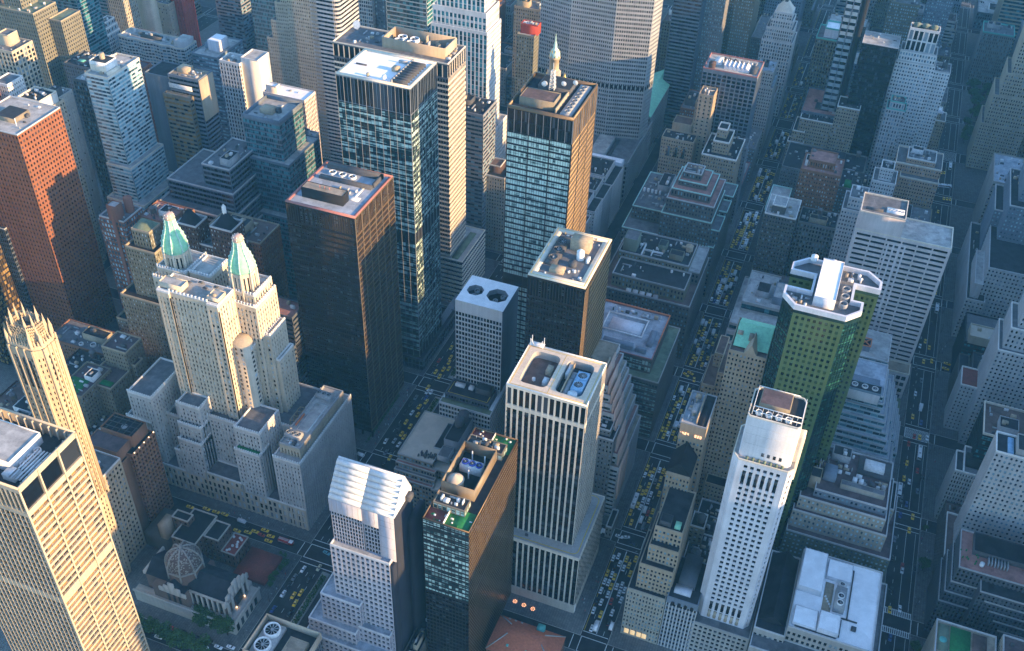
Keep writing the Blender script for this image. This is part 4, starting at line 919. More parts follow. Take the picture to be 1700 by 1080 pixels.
b.box(-129,-118,455,462,ZT,ZT+7,'tan_unit','bulkhead'); b.part(MB().cyl(-121,449,2.2,ZT,ZT+5,14).cyl(-121,449,2.2,ZT+5,ZT+6.5,14,r1=.4),'water_tank','white_metal'); b.part(MB().cyl(-123,441.5,2.4,ZT,ZT+2.5,14),'water_tank','dark_unit')
b.box(-133,-125,431,436,ZT,ZT+2.2,'tan_unit','roof_unit'); b.box(-117,-115.5,446,450,ZT,ZT+2.5,'white_metal','roof_unit')
for i in range(22): 
    x,y=RNG.uniform(-137,-115),RNG.choice((RNG.uniform(428.5,437),RNG.uniform(463,469))); b.box(x,x+RNG.uniform(.5,1.7),y,y+RNG.uniform(.5,1.5),ZT,ZT+RNG.uniform(.5,1.6),RNG.choice(('pale_unit','white_metal','tan_unit','roof_unit')),'roof_unit')
b.box(-126,-125,465,466,ZT,ZT+2.4,'fan_blue','roof_unit'); b.finish()
# white-gridded small tower with octagonal wells
b = Bld('grid_tower', 'slim tower with white window grid and two octagonal wells in its white roof', 'tower', (-176,440), 100)
X0,X1,Y0,Y1,ZT=-192,-162,440,466,123.7
st = dict(fh=3.7, bw=2.0, pw=.42, sh=.95, sd=.0, pd=.03, dep=.45, wall='pale_grey', glass='g_dark', top=1.0, ph=.6, roof='roof_white')
b.tier((X0,X1-.35,Y0,Y1),60,ZT,dict(st,top=8.5),seed=1,roof=False); b.part(MB().box(X1-.34,X1,Y0,Y1,60,ZT),'side_wall','dark_grey')
b.tier((X0,X1-.35,Y0-.05,Y0+.2),ZT-8,ZT-.6,dict(st,fh=6,sh=.2,pw=.5,top=.4,ph=0,dep=.24),name='crown_wall',roof=False)
og=lambda cx,cy,r:[(cx+r*math.cos(math.pi/8+i*math.pi/4),cy+r*math.sin(math.pi/8+i*math.pi/4)) for i in range(8)]
roof_with_wells(b,rect(X0,X1,Y0,Y1),[og(-184.5,453,5.2),og(-170.5,453,6.6)],ZT+.05,ZT-3.5,'roof_white','mid_grey',('roof_dark','roof_black'))
for x,y,r_ in ((-184.5,450.5,1.7),(-184.5,456,1.7),(-171,451,1.5),(-168,456,1.4)): b.fan(x,y,ZT-3.5,r_,1.6,'mid_metal')
b.tier((-195.2,-161.3,421,470),0,56.4,dict(st,sh=1.1),name='podium',seed=3); b.tier((-193.4,-164.2,426,440),56.4,60.5,dict(st,fh=4,roof='roof_dark',wall='dark_grey'),name='setback',seed=4)
b.part(MB().box(-194.6,-162,421.6,425.6,56.5,56.9),'terrace_planting','roof_sage')
m=MB()
for q in ((-192,-166,427.5,427.8),(-192,-191.7,427.8,438),(-166.3,-166,427.8,438)): m.box(*q,60.55,60.6)
b.part(m,'roof_line','yellow_paint'); b.box(-176,-166,433,439,60.5,64.5,'dark_unit','bulkhead',roof='roof_dark'); b.box(-190,-184,434,437,60.5,62,'pale_unit','roof_unit'); b.box(-181,-178,434,437,60.5,62.3,'pale_unit','roof_unit'); b.finish()
# grey flat roof with terraces
b = Bld('terraced_block', 'mid-rise block with stained grey roof and two dark water tanks on the wide avenue', 'block', (-190,400), 100)
st = dict(fh=3.7, bw=1.9, pw=.5, sh=1.4, dep=.4, wall='sand', glass='g_blue', top=1.0, ph=.7, roof='roof_warm', trim='concrete')
wall('sand2',(.27,.24,.19)); st['wall']='sand2'
b.tier((-205,-182,381.5,421),0,45,st,seed=1); b.tier((-182,-171,381.7,388),0,41,st,seed=2); b.tier((-182,-170,388,421.5),0,45.5,dict(st,roof='roof_grey'),seed=3)
for i,(y,z) in enumerate(((378.6,41),(376,37.2),(373.4,33.5))): b.tier((-205,-179.3+i*.8,y,y+2.9),0,z,dict(st,roof='roof_rose' if i!=1 else 'roof_grey',ph=.5),name='terrace',seed=5+i)
b.tier((-179,-160,372,381),0,34,st,seed=9)
b.box(-187,-180,394,416,45,46,'roof_unit','well_kerb',roof='roof_black'); b.box(-181,-171.5,396,419,45,53,'mid_grey','bulkhead',ph=.5,roof='roof_dark')
b.tank(-176.5,409,53,2.6,5.5,1.5,'dark_unit','dark_unit'); b.tank(-175.5,414,53,3.0,6,1.5,'dark_unit','dark_unit')
b.box(-181,-174,386,395,45,49,'roof_unit','bulkhead',roof='roof_grey'); 
for i in range(12): b.box(-193+i*.9,-192.4+i*.9,384+RNG.uniform(0,4),385.2+RNG.uniform(0,4.5),45,46+RNG.uniform(0,1),'dark_unit','roof_unit')
b.finish()
# low block with orange-edged roof on the middle avenue
b = Bld('low_block', 'low dark glass block with silver roof units and an orange roof edge', 'block', (-95,520), 80)
st = dict(fh=4.1, bw=2.1, pw=.35, sh=1.5, dep=.35, wall='dark_stone', glass='g_pale', top=2.0, ph=.8, roof='concrete', trim='concrete')
b.tier((-135,-75,496,556),0,50,dict(st,roof='roof_sage'),seed=1); b.tier((-128,-82.5,503,551),50,62,dict(st,roof='roof_silver',trim='rose_trim'),seed=2)
b.part(MB().box(-128.2,-82.3,550.4,551.2,62.9,63.5).box(-83,-82.3,520,550.4,62.9,63.5),'roof_edge','orange_trim')
for (x0,x1,y0,y1,h) in ((-124,-119,507,516,3),(-117,-97,507,511,3.4),(-95,-88,507,510,3),(-90,-86,515,530,2.4),(-118,-96,524,536,.6)): b.box(x0,x1,y0,y1,62,62+h,'blue_grey' if h>1 else 'white_panel','cooling_unit')
for q in ((-122,-94,521,521.8),(-122,-94,539,539.8),(-122,-121.2,522,539),(-95,-94.2,522,539)): b.box(*q,62.9,63.6,'white_metal','duct')
b.clutter(-122,-86,541,549,62,8,10,big=False); b.finish()
# pink stone ziggurat
b = Bld('ziggurat_block', 'pink stone stepped building whose sawtooth sunlit fins climb beside the middle avenue', 'block', (-92,446), 90)
st = dict(fh=3.7, bw=2.2, pw=.0, sh=1.7, sd=0, dep=.5, wall='pale_grey', glass='g_bronze', top=2.2, ph=.5, roof='roof_rose', corner=3.0)
wall('pink_fin',(.60,.40,.30))
steps=[(-97.3,440,96.5),(-94.5,438,90),(-92,436,85),(-90,434,80),(-88,432,75),(-86,429.5,68),(-83.5,427,60),(-81,424,52),(-78.5,421,44)]
px=-118
for i,(x,y,z) in enumerate(steps):
    b.tier((px if i==0 else steps[i-1][0]-6,x,y,470),0,z,dict(st,roof='roof_rose' if i%3==1 else 'roof_tan',corner=1.2 if i else 5),seed=i)
    b.part(MB().box(x+.02,x+.9,y-.6,y+17,z-26,z+4.6 if i<6 else z+3),'fin','pink_fin')
b.fan(-104,446,96.5,2.6,2,'tan_unit'); b.fan(-111,450,96.5,2.6,2,'tan_unit'); b.box(-99,-98,441,452,97,101,'sand','plant_screen'); b.finish()
b = Bld('grey_block', 'narrow grey brick block with stepped black roofs tucked behind the white-ribbed tower', 'block', (-92,427), 80)
st = dict(fh=3.6, bw=2.2, pw=1.2, sh=1.7, wall='dark_stone', glass='g_std', trim='pale_grey', roof='roof_black', ph=1.0)
wall('grey_brick',(.26,.25,.235)); st['wall']='grey_brick'
b.tier((-112,-84,420,434),0,66,st,seed=1); b.tier((-110,-87,423,434),66,70,dict(st,fh=3.6),seed=2); b.clutter(-108,-88,424,433,70,2,8,big=False); b.tier((-79,-75,405,420),0,9,st,seed=3); b.finish()
# stone blocks of the middle avenue
b = Bld('stone_block', 'broad grey stone block with dark flat roofs on several levels beside the jammed middle avenue', 'block', (-105,615), 100)
st = dict(fh=3.6, bw=2.5, pw=1.35, sh=1.7, wall='dark_stone', glass='g_blue', ph=1.2, roof='roof_brown', trim='grey_trim', top=1.6)
b.tier((-142,-75,583.5,648),0,48,st,seed=1); b.tier((-134,-81,588,610),48,58,dict(st,roof='roof_dark',wall='olive_stone'),seed=2); b.tier((-136,-84,610,640),48,63,dict(st,roof='roof_dark',wall='olive_stone'),seed=3); b.tier((-84,-76,612,646),48,58,dict(st,roof='roof_pale'),seed=4)
b.box(-134,-124,613,626,63,73,'green_stone','bulkhead',ph=.5,roof='roof_grey'); b.box(-110,-104,622,630,63,68,'green_stone','bulkhead',roof='roof_dark'); b.box(-100,-90,615,622,63,67,'olive_stone','bulkhead',ph=.5,roof='roof_dark'); b.tank(-88,628,63,2.6,4,2,'tan_unit','tan_unit')
for q in ((-120,-119,612,625),(-119,-105,618,619),(-113,-112.2,613,620)): b.box(*q,63,64.2,'pale_unit','duct')
b.clutter(-132,-86,612,638,63,4,16,big=False); b.clutter(-132,-84,589,609,58,5,7,big=False,)
for i in range(5): b.box(-122+i*5,-118.5+i*5,584.8,587,48,50,RNG.choice(('pale_unit','white_metal','roof_unit')),'roof_unit')
b.finish()
b = Bld('setback_hotel', 'stone hotel stepping up in green-edged terraces to a rose pyramid-like top', 'hotel', (-108,700), 100)
st = dict(fh=3.4, bw=2.3, pw=1.2, sh=1.6, wall='dark_stone', glass='g_blue', ph=.9, roof='roof_grey', trim='verdigris_light', top=1.2)
b.tier((-148,-75,664,742),0,47,st,seed=1); 
for i,(x0,x1,y0,y1,z) in enumerate(((-82,-73.5,668,690,60),(-82,-73.5,696,714,60),(-82,-73.5,720,740,60))): b.tier((x0-14,x1,y0,y1),47,z-i*0,dict(st),name='wing',seed=2+i)
b.tier((-145,-118,680,735),47,58,dict(st),name='wing',seed=6); b.tier((-119,-80,656+8,714),47,68,st,name='wing',seed=7)
b.tier((-117,-80.5,667,710),68,80,dict(st,roof='roof_rose',trim='pale_grey'),seed=8); b.tier((-115,-85,672,706),80,86,dict(st,roof='roof_rose'),seed=9); b.tier((-112,-90,679,702),86,90,dict(st,roof='roof_rose'),seed=10); b.tier((-110,-96,684,698),90,95,dict(st,roof='roof_brown',trim='pale_grey'),seed=11)
for i in range(5): b.part(MB().cyl(-142+i*3.2,705,.9,58,61,8),'roof_vent','white_metal')
b.clutter(-143,-120,682,733,58,5,14,big=True); b.clutter(-110,-96,685,697,95,6,6,big=False); b.finish()
# ------------------------------------------------------------------ east side of the right block
b = Bld('sign_tower', 'slim tan tower with a lit number sign on the middle avenue', 'tower', (-38,413), 100)
st = dict(fh=3.55, bw=1.9, pw=.95, sh=1.6, wall='tan_brick', glass='g_blue', ph=.9, roof='roof_silver', trim='grey_trim', top=3)
b.tier((-45.5,-31.6,399.8,426.3),0,115,dict(st,top=12),seed=1); b.tier((-46.4,-33.5,383,399.8),0,93,dict(st,top=2,ph=0,roof='roof_dark'),seed=2)
b.part(gable(-46.6,-33.2,383,399.7,94,103,'y'),'gable_roof','roof_black'); b.part(MB().prism([(-46.2,382.7),(-33.6,382.7),(-33.6,383.6),(-46.2,383.6)],92,94.5),'gable_wall','tan_brick')
b.box(-38,-37.4,402,424,115,118,'tan_unit','roof_rail'); b.box(-42,-39,408,415,115,117.5,'roof_unit','roof_unit'); b.clutter(-45,-38,400.6,425,115,7,8,big=False); b.part(MB().box(-37,-32.2,401,425.5,115.1,115.5),'roof_deck','roof_dark')
def seven(m, x, y, z, ch, w=1.1, h=2.3, t=.28):
    segs={'0':'abcdef','1':'bc','2':'abged','4':'fgbc','7':'abc','8':'abcdefg','o':'abgf'}[ch]
    q={'a':(0,w,h-t,h),'d':(0,w,0,t),'g':(0,w,h/2-t/2,h/2+t/2),'f':(0,t,h/2,h),'b':(w-t,w,h/2,h),'e':(0,t,0,h/2),'c':(w-t,w,0,h/2)}
    for s_ in segs: a=q[s_]; m.box(x+a[0],x+a[1],y,y+.15,z+a[2],z+a[3],True)
m=MB(); 
for i,chs in enumerate('424'): seven(m,-43.9+i*1.35,399.5,107.4,chs,.85,1.7,.2)
for i,chs in enumerate('820'): seven(m,-37+i*1.35,399.5,107.4,chs,.85,1.7,.2)
m.box(-44.8,-44.5,399.5,399.65,108.4,108.8,True); b.part(m,'number_sign','sign_glow'); b.finish()
b = Bld('tan_apartment_block', 'tall tan brick block with square windows and a bright green copper gabled roof', 'block', (-21,455), 100)
st = dict(fh=3.35, bw=2.1, pw=1.1, sh=1.6, wall='tan_brick', glass='g_std', ph=.6, roof='roof_brown', trim=None, top=1.4)
b.tier((-32,-11.6,440,470),0,138,dict(st,skip=.06),seed=1); b.tier((-36.5,-32,452,480),0,110,st,seed=2); b.tier((-45,-32,462,490),0,90,st,seed=3); b.tier((-42.5,-37,480,498),90,100,st,seed=4)
b.part(gable(-30.5,-11.8,444,469.5,138.9,146,'x'),'copper_roof','verdigris'); b.part(gable(-24,-17,439.9,452,138.2,145,'y'),'gable','tan_brick')
b.box(-23.5,-21,448,451,141,144.5,'tan_dark','chimney'); b.box(-30,-27,450,455,140,143.6,'tan_brick','dormer'); b.tier((-29,-8,432,440),0,42,dict(st,roof='roof_black'),seed=6); b.finish()
# tiered tan tower beside the middle avenue, near row
b = Bld('tiered_tower', 'narrow tan stone tower rising in tiers right beside the jammed middle avenue at the bottom', 'tower', (-38,352), 100)
st = dict(fh=3.5, bw=2.0, pw=.95, sh=1.5, wall='tan_brick', glass='g_blue', ph=.8, roof='roof_dark', top=2.0)
b.tier((-43.6,-29,354,384),0,82.9,st,seed=1); b.tier((-44.5,-28.6,350,383),0,72.1,st,seed=2); b.tier((-47.2,-29,346,384),0,60,st,seed=3); b.box(-42,-36,356,362,83,86,'dark_unit','bulkhead',roof='roof_dark'); b.box(-34,-31,356,360,83,85,'verdigris','roof_unit')
wall('grey_lime',(.42,.38,.31)); b.tier((-50.9,-30,343,386),0,40.6,dict(st,wall='grey_lime',bw=1.8),seed=4)
for x in (-49,-45.5,-42,-39): b.part(MB().box(x,x+2.6,342.85,343.1,2,6),'shop_window','lit_room')
b.finish()
b = Bld('arched_block', 'grey-blue office block with round-arched top windows in the bottom row', 'block', (-21,352), 100)
st = dict(fh=3.5, bw=1.9, pw=.8, sh=1.4, wall='blue_grey', glass='g_dark', ph=.6, roof='roof_dark', top=4.5, pier='pale_grey', pd=-.0)
b.tier((-29.5,-12.9,343.2,372),0,44.2,st,seed=1)
m=MB()
for i in range(4):
    x=-26+i*3.4; m.box(x-.9,x+.9,343.0,343.3,38.5,41.2,True); m.loft([[(x+.9*math.cos(a)*q,343.0,41.2+.9*q*math.sin(a)) for a in [k*math.pi/8 for k in range(9)]] for q in (1,.02)],cap=False)
b.part(m,'arched_window','g_dark'); b.part(MB().box(-26,-17,352,371,44.3,50),'penthouse','roof_black' if False else 'dark_grey'); b.part(MB().box(-27,-18,347,352,44.3,46),'skylight','white_panel'); b.tank(-22,377,38,2.6,5,2,'dark_unit','dark_unit'); b.finish()
b = Bld('courtyard_block', 'low dark brick block with tanks and vents filling the gap left of the white tower', 'block', (-19,405), 60)
st = dict(fh=3.5, bw=2.4, pw=1.3, sh=1.7, wall='tan_dark', glass='g_std', roof='roof_black', trim='pale_grey')
b.tier((-28,-13,374,397),0,38,st,seed=1); b.tier((-28.5,-8,398,430),0,30,st,seed=2); b.tier((-29,-21,388,399),38,52,st,seed=3); b.tank(-24,392,52,2.2,4,2,'dark_unit','dark_unit'); b.clutter(-27,-14,376,396,38,3,12,big=False); b.clutter(-27,-10,400,428,30,4,14,tank=1); b.finish()
# ------------------------------------------------------------------ white chamfered tower
b = Bld('white_tower', 'tall bright white tower with chamfered corners and small square windows', 'tower', (2,362), 100)
st = dict(fh=3.72, bw=3.0, pw=1.35, sh=1.65, dep=.55, wall='white_panel', glass='g_dark', ph=.8, trim='cream_trim', roof='roof_pale', top=2.2, corner=2.3)
P_=[(-10.8,349),(12.0,349),(14.6,352.2),(14.6,372),(11.5,376),(-9,376),(-14.0,371),(-14.0,353)]
b.tier(P_,0,151,dict(st,bw=dict(N=3.0,C=2.2,W=2.6,E=2.6),corner=dict(N=2.4,C=.9,W=1.2,E=1.2)),seed=1,blank=())
m=MB()
for i in range(6): x=-10.8+2.4+3.0*i+.775; m.box(x,x+1.45,348.96,349.5,31,36.4,True)
b.part(m,'tan_panel','sand')
m=MB()
for i in range(6): x=-10.8+2.4+3.0*i+.775; b.part(MB().box(x,x+1.45,348.96,349.5,38,44.6,True),'tall_window','g_dark'); b.part(MB().box(x,x+1.45,348.96,349.5,137.5,144,True),'tall_window','g_dark')
P2=[(-10.4,352),(11.0,352),(12.4,353.6),(12.4,370.5),(10.8,373),(-9,373),(-11.6,370.5),(-11.6,353.4)]
b.tier(P2,151,176,dict(st,dep=0,top=1,roof='roof_dark'),name='crown',seed=2)
b.box(-8,6,360,371,176,178.5,'tan_dark','penthouse',roof='roof_plum')
for i in range(4): b.fan(-7+i*4.4,355.6,176,1.5,1.4)
m=MB()
for q in ((-10,12,354,354.3),(-10,-9.7,354,372),(11.7,12,356,371),(-10,9,371.7,372),(-10,12,357.5,357.8)): m.box(*q,178.0,178.3)
for x in np.arange(-10,12,2.2): m.box(x,x+.2,353.9,354.1,176,178.1); m.box(x,x+.2,357.5,357.7,176,178.1)
b.part(m,'roof_rail','white_metal'); b.part(MB().box(12.5,15.4,357,363,140,167),'side_bay','cream_trim')
for i in range(7): b.box(-8+i*2.7,-6.6+i*2.7,350.2,351.4,151.2,152.3,'roof_sage','planter')
cw=MB()
for i in range(4): x=-1.5+i*2.7; cw.box(x,x+1.3,351.9,352.2,154,156.2,True)
for q in cw.f[:0]: pass
for i in range(4): x=-1.5+i*2.7; b.part(MB().box(x,x+1.3,351.9,352.2,154,156.2,True),'crown_window','g_dark')
for z in (160,166,171): b.part(MB().box(-10.3,10.9,351.96,352.0,z,z+.1),'panel_joint','grey_trim')
b.tier((-14,16.5,343.4,400),0,30,dict(st,wall='concrete',sh=1.6,bw=2.6,pw=1.1,corner=1,roof='roof_grey',top=1.4,trim=None,dep=.5),name='podium',seed=4); b.finish()
# ------------------------------------------------------------------ green glass cross-shaped tower
b = Bld('green_tower', 'green glass tower with white notched octagonal roof rim next to the tan brick block', 'tower', (11,448), 100)
P3=[(-11,434.2),(-4.3,426.2),(20.6,426.2),(27,433.6),(27,440.8),(21.7,440.8),(21.7,455),(34,455),(34,462),(27,469),(-3.5,469),(-10.5,462),(-10.5,455.5),(1.6,455.5),(1.6,440.6),(-11,440.6)]
st = dict(fh=3.75, bw=1.95, pw=.62, sh=1.35, sd=.06, dep=.3, wall='green_panel', glass='g_green', top=1.6, ph=0, roof='roof_grey')
glass('g_deepgreen',(.006,.03,.026),(.03,.12,.085),.35,band=.6)
b.tier(P3,12,183,dict(st,bw=dict(N=2.9,C=1.95),pw=dict(N=1.35,C=.2),sh=dict(N=1.9,C=.5),corner=dict(N=1.0,C=0),glass=dict(N='g_green',C='g_deepgreen'),wallby=dict(C='green_dark',E='green_dark',W='green_dark')),seed=1,roof=False)  # north face: reflection of another building painted as green panels and windows
b.tier(P3,183,185.4,dict(st,dep=0,top=.5,wall='green_dark'),name='crown_band',seed=2)
n=len(P3); o1=offset_poly(P3,[-.3]*n); o2=offset_poly(P3,[.9]*n); m=MB()
for i in range(n):
    j=(i+1)%n; A,B_,C_,D_=o1[i],o1[j],o2[j],o2[i]
    m.quad((*A,185.0),(*B_,185.0),(*B_,188),(*A,188)); m.quad((*A,188),(*B_,188),(*C_,188),(*D_,188)); m.quad((*D_,188),(*C_,188),(*C_,185.4),(*D_,185.4))
b.part(m,'parapet','white_panel')
b.box(3.5,14,432,467,185.45,191,'white_panel','penthouse',ph=.3,roof='roof_white')
for x,y in ((18,436),(18,442.5),(18,449)): b.fan(x,y,185.5,2.0,3.0,'mid_metal')
b.clutter(-9,2.5,428,439,185.5,4,7,big=False); b.clutter(15.5,26,458,467,185.5,5,8,big=False); b.part(MB().cyl(-1,468,1.8,188,190.5,12),'radome','white_metal'); b.part(MB().cyl(9,468.4,1.2,188,190,12),'radome','white_metal')
b.tier((-14,36,425,480),0,12,dict(fh=5,bw=3,pw=.6,sh=1.2,wall='green_dark',glass='g_teal'),name='podium',seed=6); b.finish()
# ------------------------------------------------------------------ horizontally banded tower on the right avenue
b = Bld('banded_tower', 'grey-mauve tower with long black horizontal window slots beside the right-hand avenue', 'tower', (50,622), 100)
wall('mauve_stone',(.60,.53,.50))
st = dict(fh=3.9, bw=9.0, pw=.9, sh=1.95, sd=0, pd=.03, dep=.7, wall='mauve_stone', glass='g_dark', top=2, ph=1.0, roof='roof_pale', trim='cream_trim', corner=1.2)
X0,X1,Y0,Y1=18.8,79.5,612.5,633
b.tier((X0+.2,X1,Y0,Y1+6),0,122.3,dict(st,pier='mauve_stone'),seed=1); b.tier((19,47.5,Y0+.05,Y1+4),122.3,136,dict(st,dep=0,roof='roof_grey'),name='upper_block',seed=2)
m=MB()
for x in (41,44.5,48,51.5): m.box(x,x+1.1,Y0-.02,Y0+.3,20,118)
b.part(m,'pier','mauve_stone')
for i in range(5): b.fan(36.5+i*2.1,621+.0,136,1.0,1.2); 
b.box(35,46,618,624,136,136.8,'white_metal','cooling_unit'); b.box(22,33,617,620,136,136.6,'dark_unit','roof_unit')
b.tier((45,80,600,612.3),0,24,dict(st,fh=6,bw=3.5,roof='roof_tan',dep=.4),name='podium',seed=3); b.finish()
# ------------------------------------------------------------------ department store with the white roof
b = Bld('department_store', 'low wide department store with dazzling white roof and grey plant in its middle', 'store', (45,370), 100)
st = dict(fh=4.6, bw=2.6, pw=1.2, sh=2.0, wall='concrete', glass='g_std', ph=1.0, roof='roof_white', trim='pale_grey', top=3.4)
b.tier((33,75.5,348,401.5),0,45,st,seed=1); b.tier((17,33,346,400),0,38,dict(st,roof='roof_dark'),seed=2); b.tier((17,80,337.5,348.5),0,33,dict(st,roof='roof_grey'),seed=3); b.tier((75,80,348.5,402),0,36,dict(st,roof='roof_grey'),seed=4)
b.part(gable(18,32,352,398,38.2,44,'y'),'slate_roof','roof_black')
b.box(33.5,46,373,400,45,49,'white_panel','roof_block',roof='roof_white'); b.box(47,60,386,398.5,45,47.5,'white_panel','roof_block',roof='roof_white'); b.box(47,57.5,350,362,45,49,'white_panel','roof_block',roof='roof_white'); b.box(34.5,46.5,350.2,362,45,47,'white_panel','roof_block',roof='roof_white')
b.part(MB().box(47.5,52,364,384,45.05,45.3),'roof_deck','tan_unit'); b.box(53,58.5,366,380,45,50,'roof_unit','cooling_unit'); b.box(53.5,58,381,385,45,48,'pale_unit','cooling_unit')
for y in (369,373.5): b.fan(55.7,y,50,1.7,1)
b.fan(55.7,383,48,1.4,.9)
m=MB().box(60.5,61.1,363,396,45.1,45.8).box(51,61.1,396,396.6,45.1,45.8).box(58,66,363,363.6,45.1,45.8).box(36,57,349.6,350.2,45.1,45.8).box(57.8,58.4,351,362,45.1,45.8)
b.part(m,'duct','dark_unit')
for i in range(5): b.part(MB().cyl(48.5+i*.8,374-i*1.4,.55,45.3,45.9,8),'roof_vent','white_metal')
b.box(63.5,66,357.5,360,45,46.4,'dark_unit','roof_unit'); b.box(50,51,393,394,45,46,'dark_unit','roof_unit'); b.finish()
# stepped tan block north of it
b = Bld('setback_block', 'tan stone block stepping back in terraces between white roof and blue glass steps', 'block', (50,430), 100)
st = dict(fh=3.6, bw=2.4, pw=1.3, sh=1.7, wall='grey_lime', glass='g_cyan', ph=1.1, roof='roof_plum', trim='pale_grey', top=1.3)
b.tier((22,80,419.5,470),0,36,dict(st,wall='green_stone'),seed=1); b.tier((22.5,74.5,424,470),36,49,st,seed=2); b.tier((24,71.5,427,470),49,58,st,seed=3); b.tier((31,70.5,430.5,468),58,63,dict(st,wall='blue_grey',glass='g_blue'),seed=4)
b.box(27,33,436,444,58,67,'tan_brick','bulkhead',ph=.6,roof='roof_dark'); b.box(34,41,440,450,63,67,'blue_grey','cooling_unit'); b.box(44,68,437,441,63,66.5,'grey_lime','bulkhead',roof='roof_grey')
for x in (50,53.5): b.box(x,x+2.4,443,446,63,66,'white_metal','cooling_unit')
b.box(52,70,452,466,63,64.5,'dark_unit','plant_deck'); b.box(55,66,455,462,64.5,67,'pale_unit','skylight'); b.clutter(26,50,447,467,63,5,16); b.clutter(50,72,443,451,63,6,8,big=False); b.tier((45,77,447,470),36,47,dict(st,roof='roof_black'),seed=9); b.finish()
# blue glass stepped block
b = Bld('glass_steps', 'blue-green glass building stepping down like stairs beside the right-hand avenue', 'building', (55,530), 60)
wall('steel_teal',(.20,.27,.31)); glass('g_step',(.015,.05,.065),(.16,.36,.42),.5,band=.5); wall('step_frame',(.50,.60,.62))
st = dict(fh=3.4, bw=4.0, pw=.16, sh=.9, sd=0, dep=.3, wall='step_frame', glass='g_step', ph=.5, roof='roof_silver', top=.5, trim='pale_grey')
lv=16
for i in range(lv):
    t=i/(lv-1); x0=35.2-1*t+ (1.2*t if i%2 else 0); x1=79.8-20*t-(2 if i%3==1 else 0); y0=500.5+20*t*.95+(0 if i%3 else 1.4); z=10+3.7*i
    b.tier((x0,x1,y0,556-3*t),z-3.7 if i else 0,z,dict(st,fh=3.4 if i else 5),name='glass_step',seed=i)
for i in range(8): b.tier((60,80-i*1.8,530+i*1.2,562+i*1.4),10+i*4.2,14.2+i*4.2,dict(st,fh=4),name='glass_step',seed=30+i)
b.box(37.5,57,512,520,65.6,74,'steel_teal','plant_room',ph=.5,roof='roof_dark'); b.box(38,56.6,511.6,512,66,73,'roof_silver' if False else 'pale_grey','plant_screen')
for i in range(3): b.fan(41+i*6,516,74,1.8,1,'pale_unit')
b.box(38,56,524,532,65.6,69,'blue_grey','roof_unit'); b.box(44,48,500.5,502.9,12,12.8,'turf' if False else 'roof_sage','planter')
b.tier((36,60,560,590),0,62,dict(st,wall='pale_grey',roof='roof_pale',sh=2.2),name='rear_block',seed=50); b.box(40,47,566,574,62,66,'mid_grey','cooling_unit',ph=.4,roof='roof_black'); m=MB()
for q in ((39.6,47.4,565.6,566),(39.6,47.4,574,574.4),(39.6,40,566,574),(47,47.4,566,574)): m.box(*q,66.4,67)
m.bar((40,566,66.8),(47,574,66.8),.25); m.bar((40,574,66.8),(47,566,66.8),.25); b.part(m,'roof_frame','orange_trim'); b.part(MB().box(74,79,575,592,.15,9),'planting_bed','roof_sage'); b.finish()
# ------------------------------------------------------------------ the city behind, one entry per building
STY = dict(
 punched=dict(fh=3.5,bw=2.6,pw=1.4,sh=1.75), small=dict(fh=3.3,bw=2.1,pw=1.1,sh=1.65), bands=dict(fh=3.6,bw=3.2,pw=.0,sh=1.7,sd=0,dep=.4,corner=.5),
 piers=dict(fh=3.6,bw=2.4,pw=1.1,sh=1.3,sd=.4,dep=.6), curtain=dict(fh=3.8,bw=1.7,pw=.2,sh=1.2,sd=.04,dep=.25,ph=.6), grid=dict(fh=3.7,bw=2.4,pw=.6,sh=1.2,dep=.5))
def quick(name, label, cat, tiers, style, nwin=40, cl=None, cb=None, group=None, **kw):
    t0 = tiers[0]; b = Bld(name, label, cat, ((t0[0]+t0[1])/2, (t0[2]+t0[3])/2), nwin, group)
    st = dict(STY[style]); st.update(kw)
    for i, t in enumerate(tiers):
        ov = t[6] if len(t) > 6 else {}
        b.tier(t[:4], t[4], t[5], dict(st, **ov), name='wall' if i == 0 else 'setback', seed=i+int(abs(t0[0])))
    if cl:
        for c in (cl if isinstance(cl, list) else [cl]):
            t = tiers[c[0]]; b.clutter(t[0]+1, t[1]-1, t[2]+1, t[3]-1, t[5], int(abs(t0[0]*3+t0[2])), c[1], c[2] if len(c) > 2 else 0, c[3] if len(c) > 3 else 0, c[4] if len(c) > 4 else True)
    if cb: cb(b)
    return b.finish()
# --- left: Third-avenue side
def top_orange(b):
    b.box(-507,-492,438,452,174,177,'tan_dark','bulkhead',roof='roof_dark'); b.box(-488,-486,441,442,174,175,'dark_unit','roof_unit'); b.part(MB().box(-489,-488.7,436,436.3,174,179).box(-491,-490.7,438,438.3,174,178),'antenna','white_metal')
quick('granite_tower','rust-red granite tower with small square windows, glowing orange at the top left edge','tower',[(-520,-480,426.5,466,0,174)],'punched',100,(0,5,0,0,False),top_orange,wall='rust_granite',glass='g_dark',trim='pale_grey',roof='roof_pale',bw=2.6,pw=1.35,fh=3.55,ph=.8)
def top_a2(b):
    b.box(-514,-500,536,548,162.5,170,'white_trim','penthouse',ph=.5,roof='roof_dark'); b.part(MB().cyl(-508,543,2,170,174,12),'water_tank','tan_unit'); b.box(-499,-496.5,534,546,162.5,165,'cream_trim','bulkhead'); b.box(-513.5,-500.5,535.4,536,164,168,'cream_trim','parapet_wall')
wall('pale_band',(.52,.58,.58)); glass('g_resid',(.02,.07,.10),(.25,.45,.52),.5)
quick('balcony_tower','pale residential tower striped with white balconies and blue glass, left of the dark twin slab','tower',[(-515,-495.4,530,566,92,162.5),(-512,-490,526,566,40,92.6),(-516,-482,522,572,0,64)],'bands',100,(0,5,0,0,False),top_a2,wall='pale_band',glass='g_resid',fh=3.0,sh=1.15,bw=3.4,pw=.15,pier='teal_frame',roof='roof_pale',trim='cream_trim')
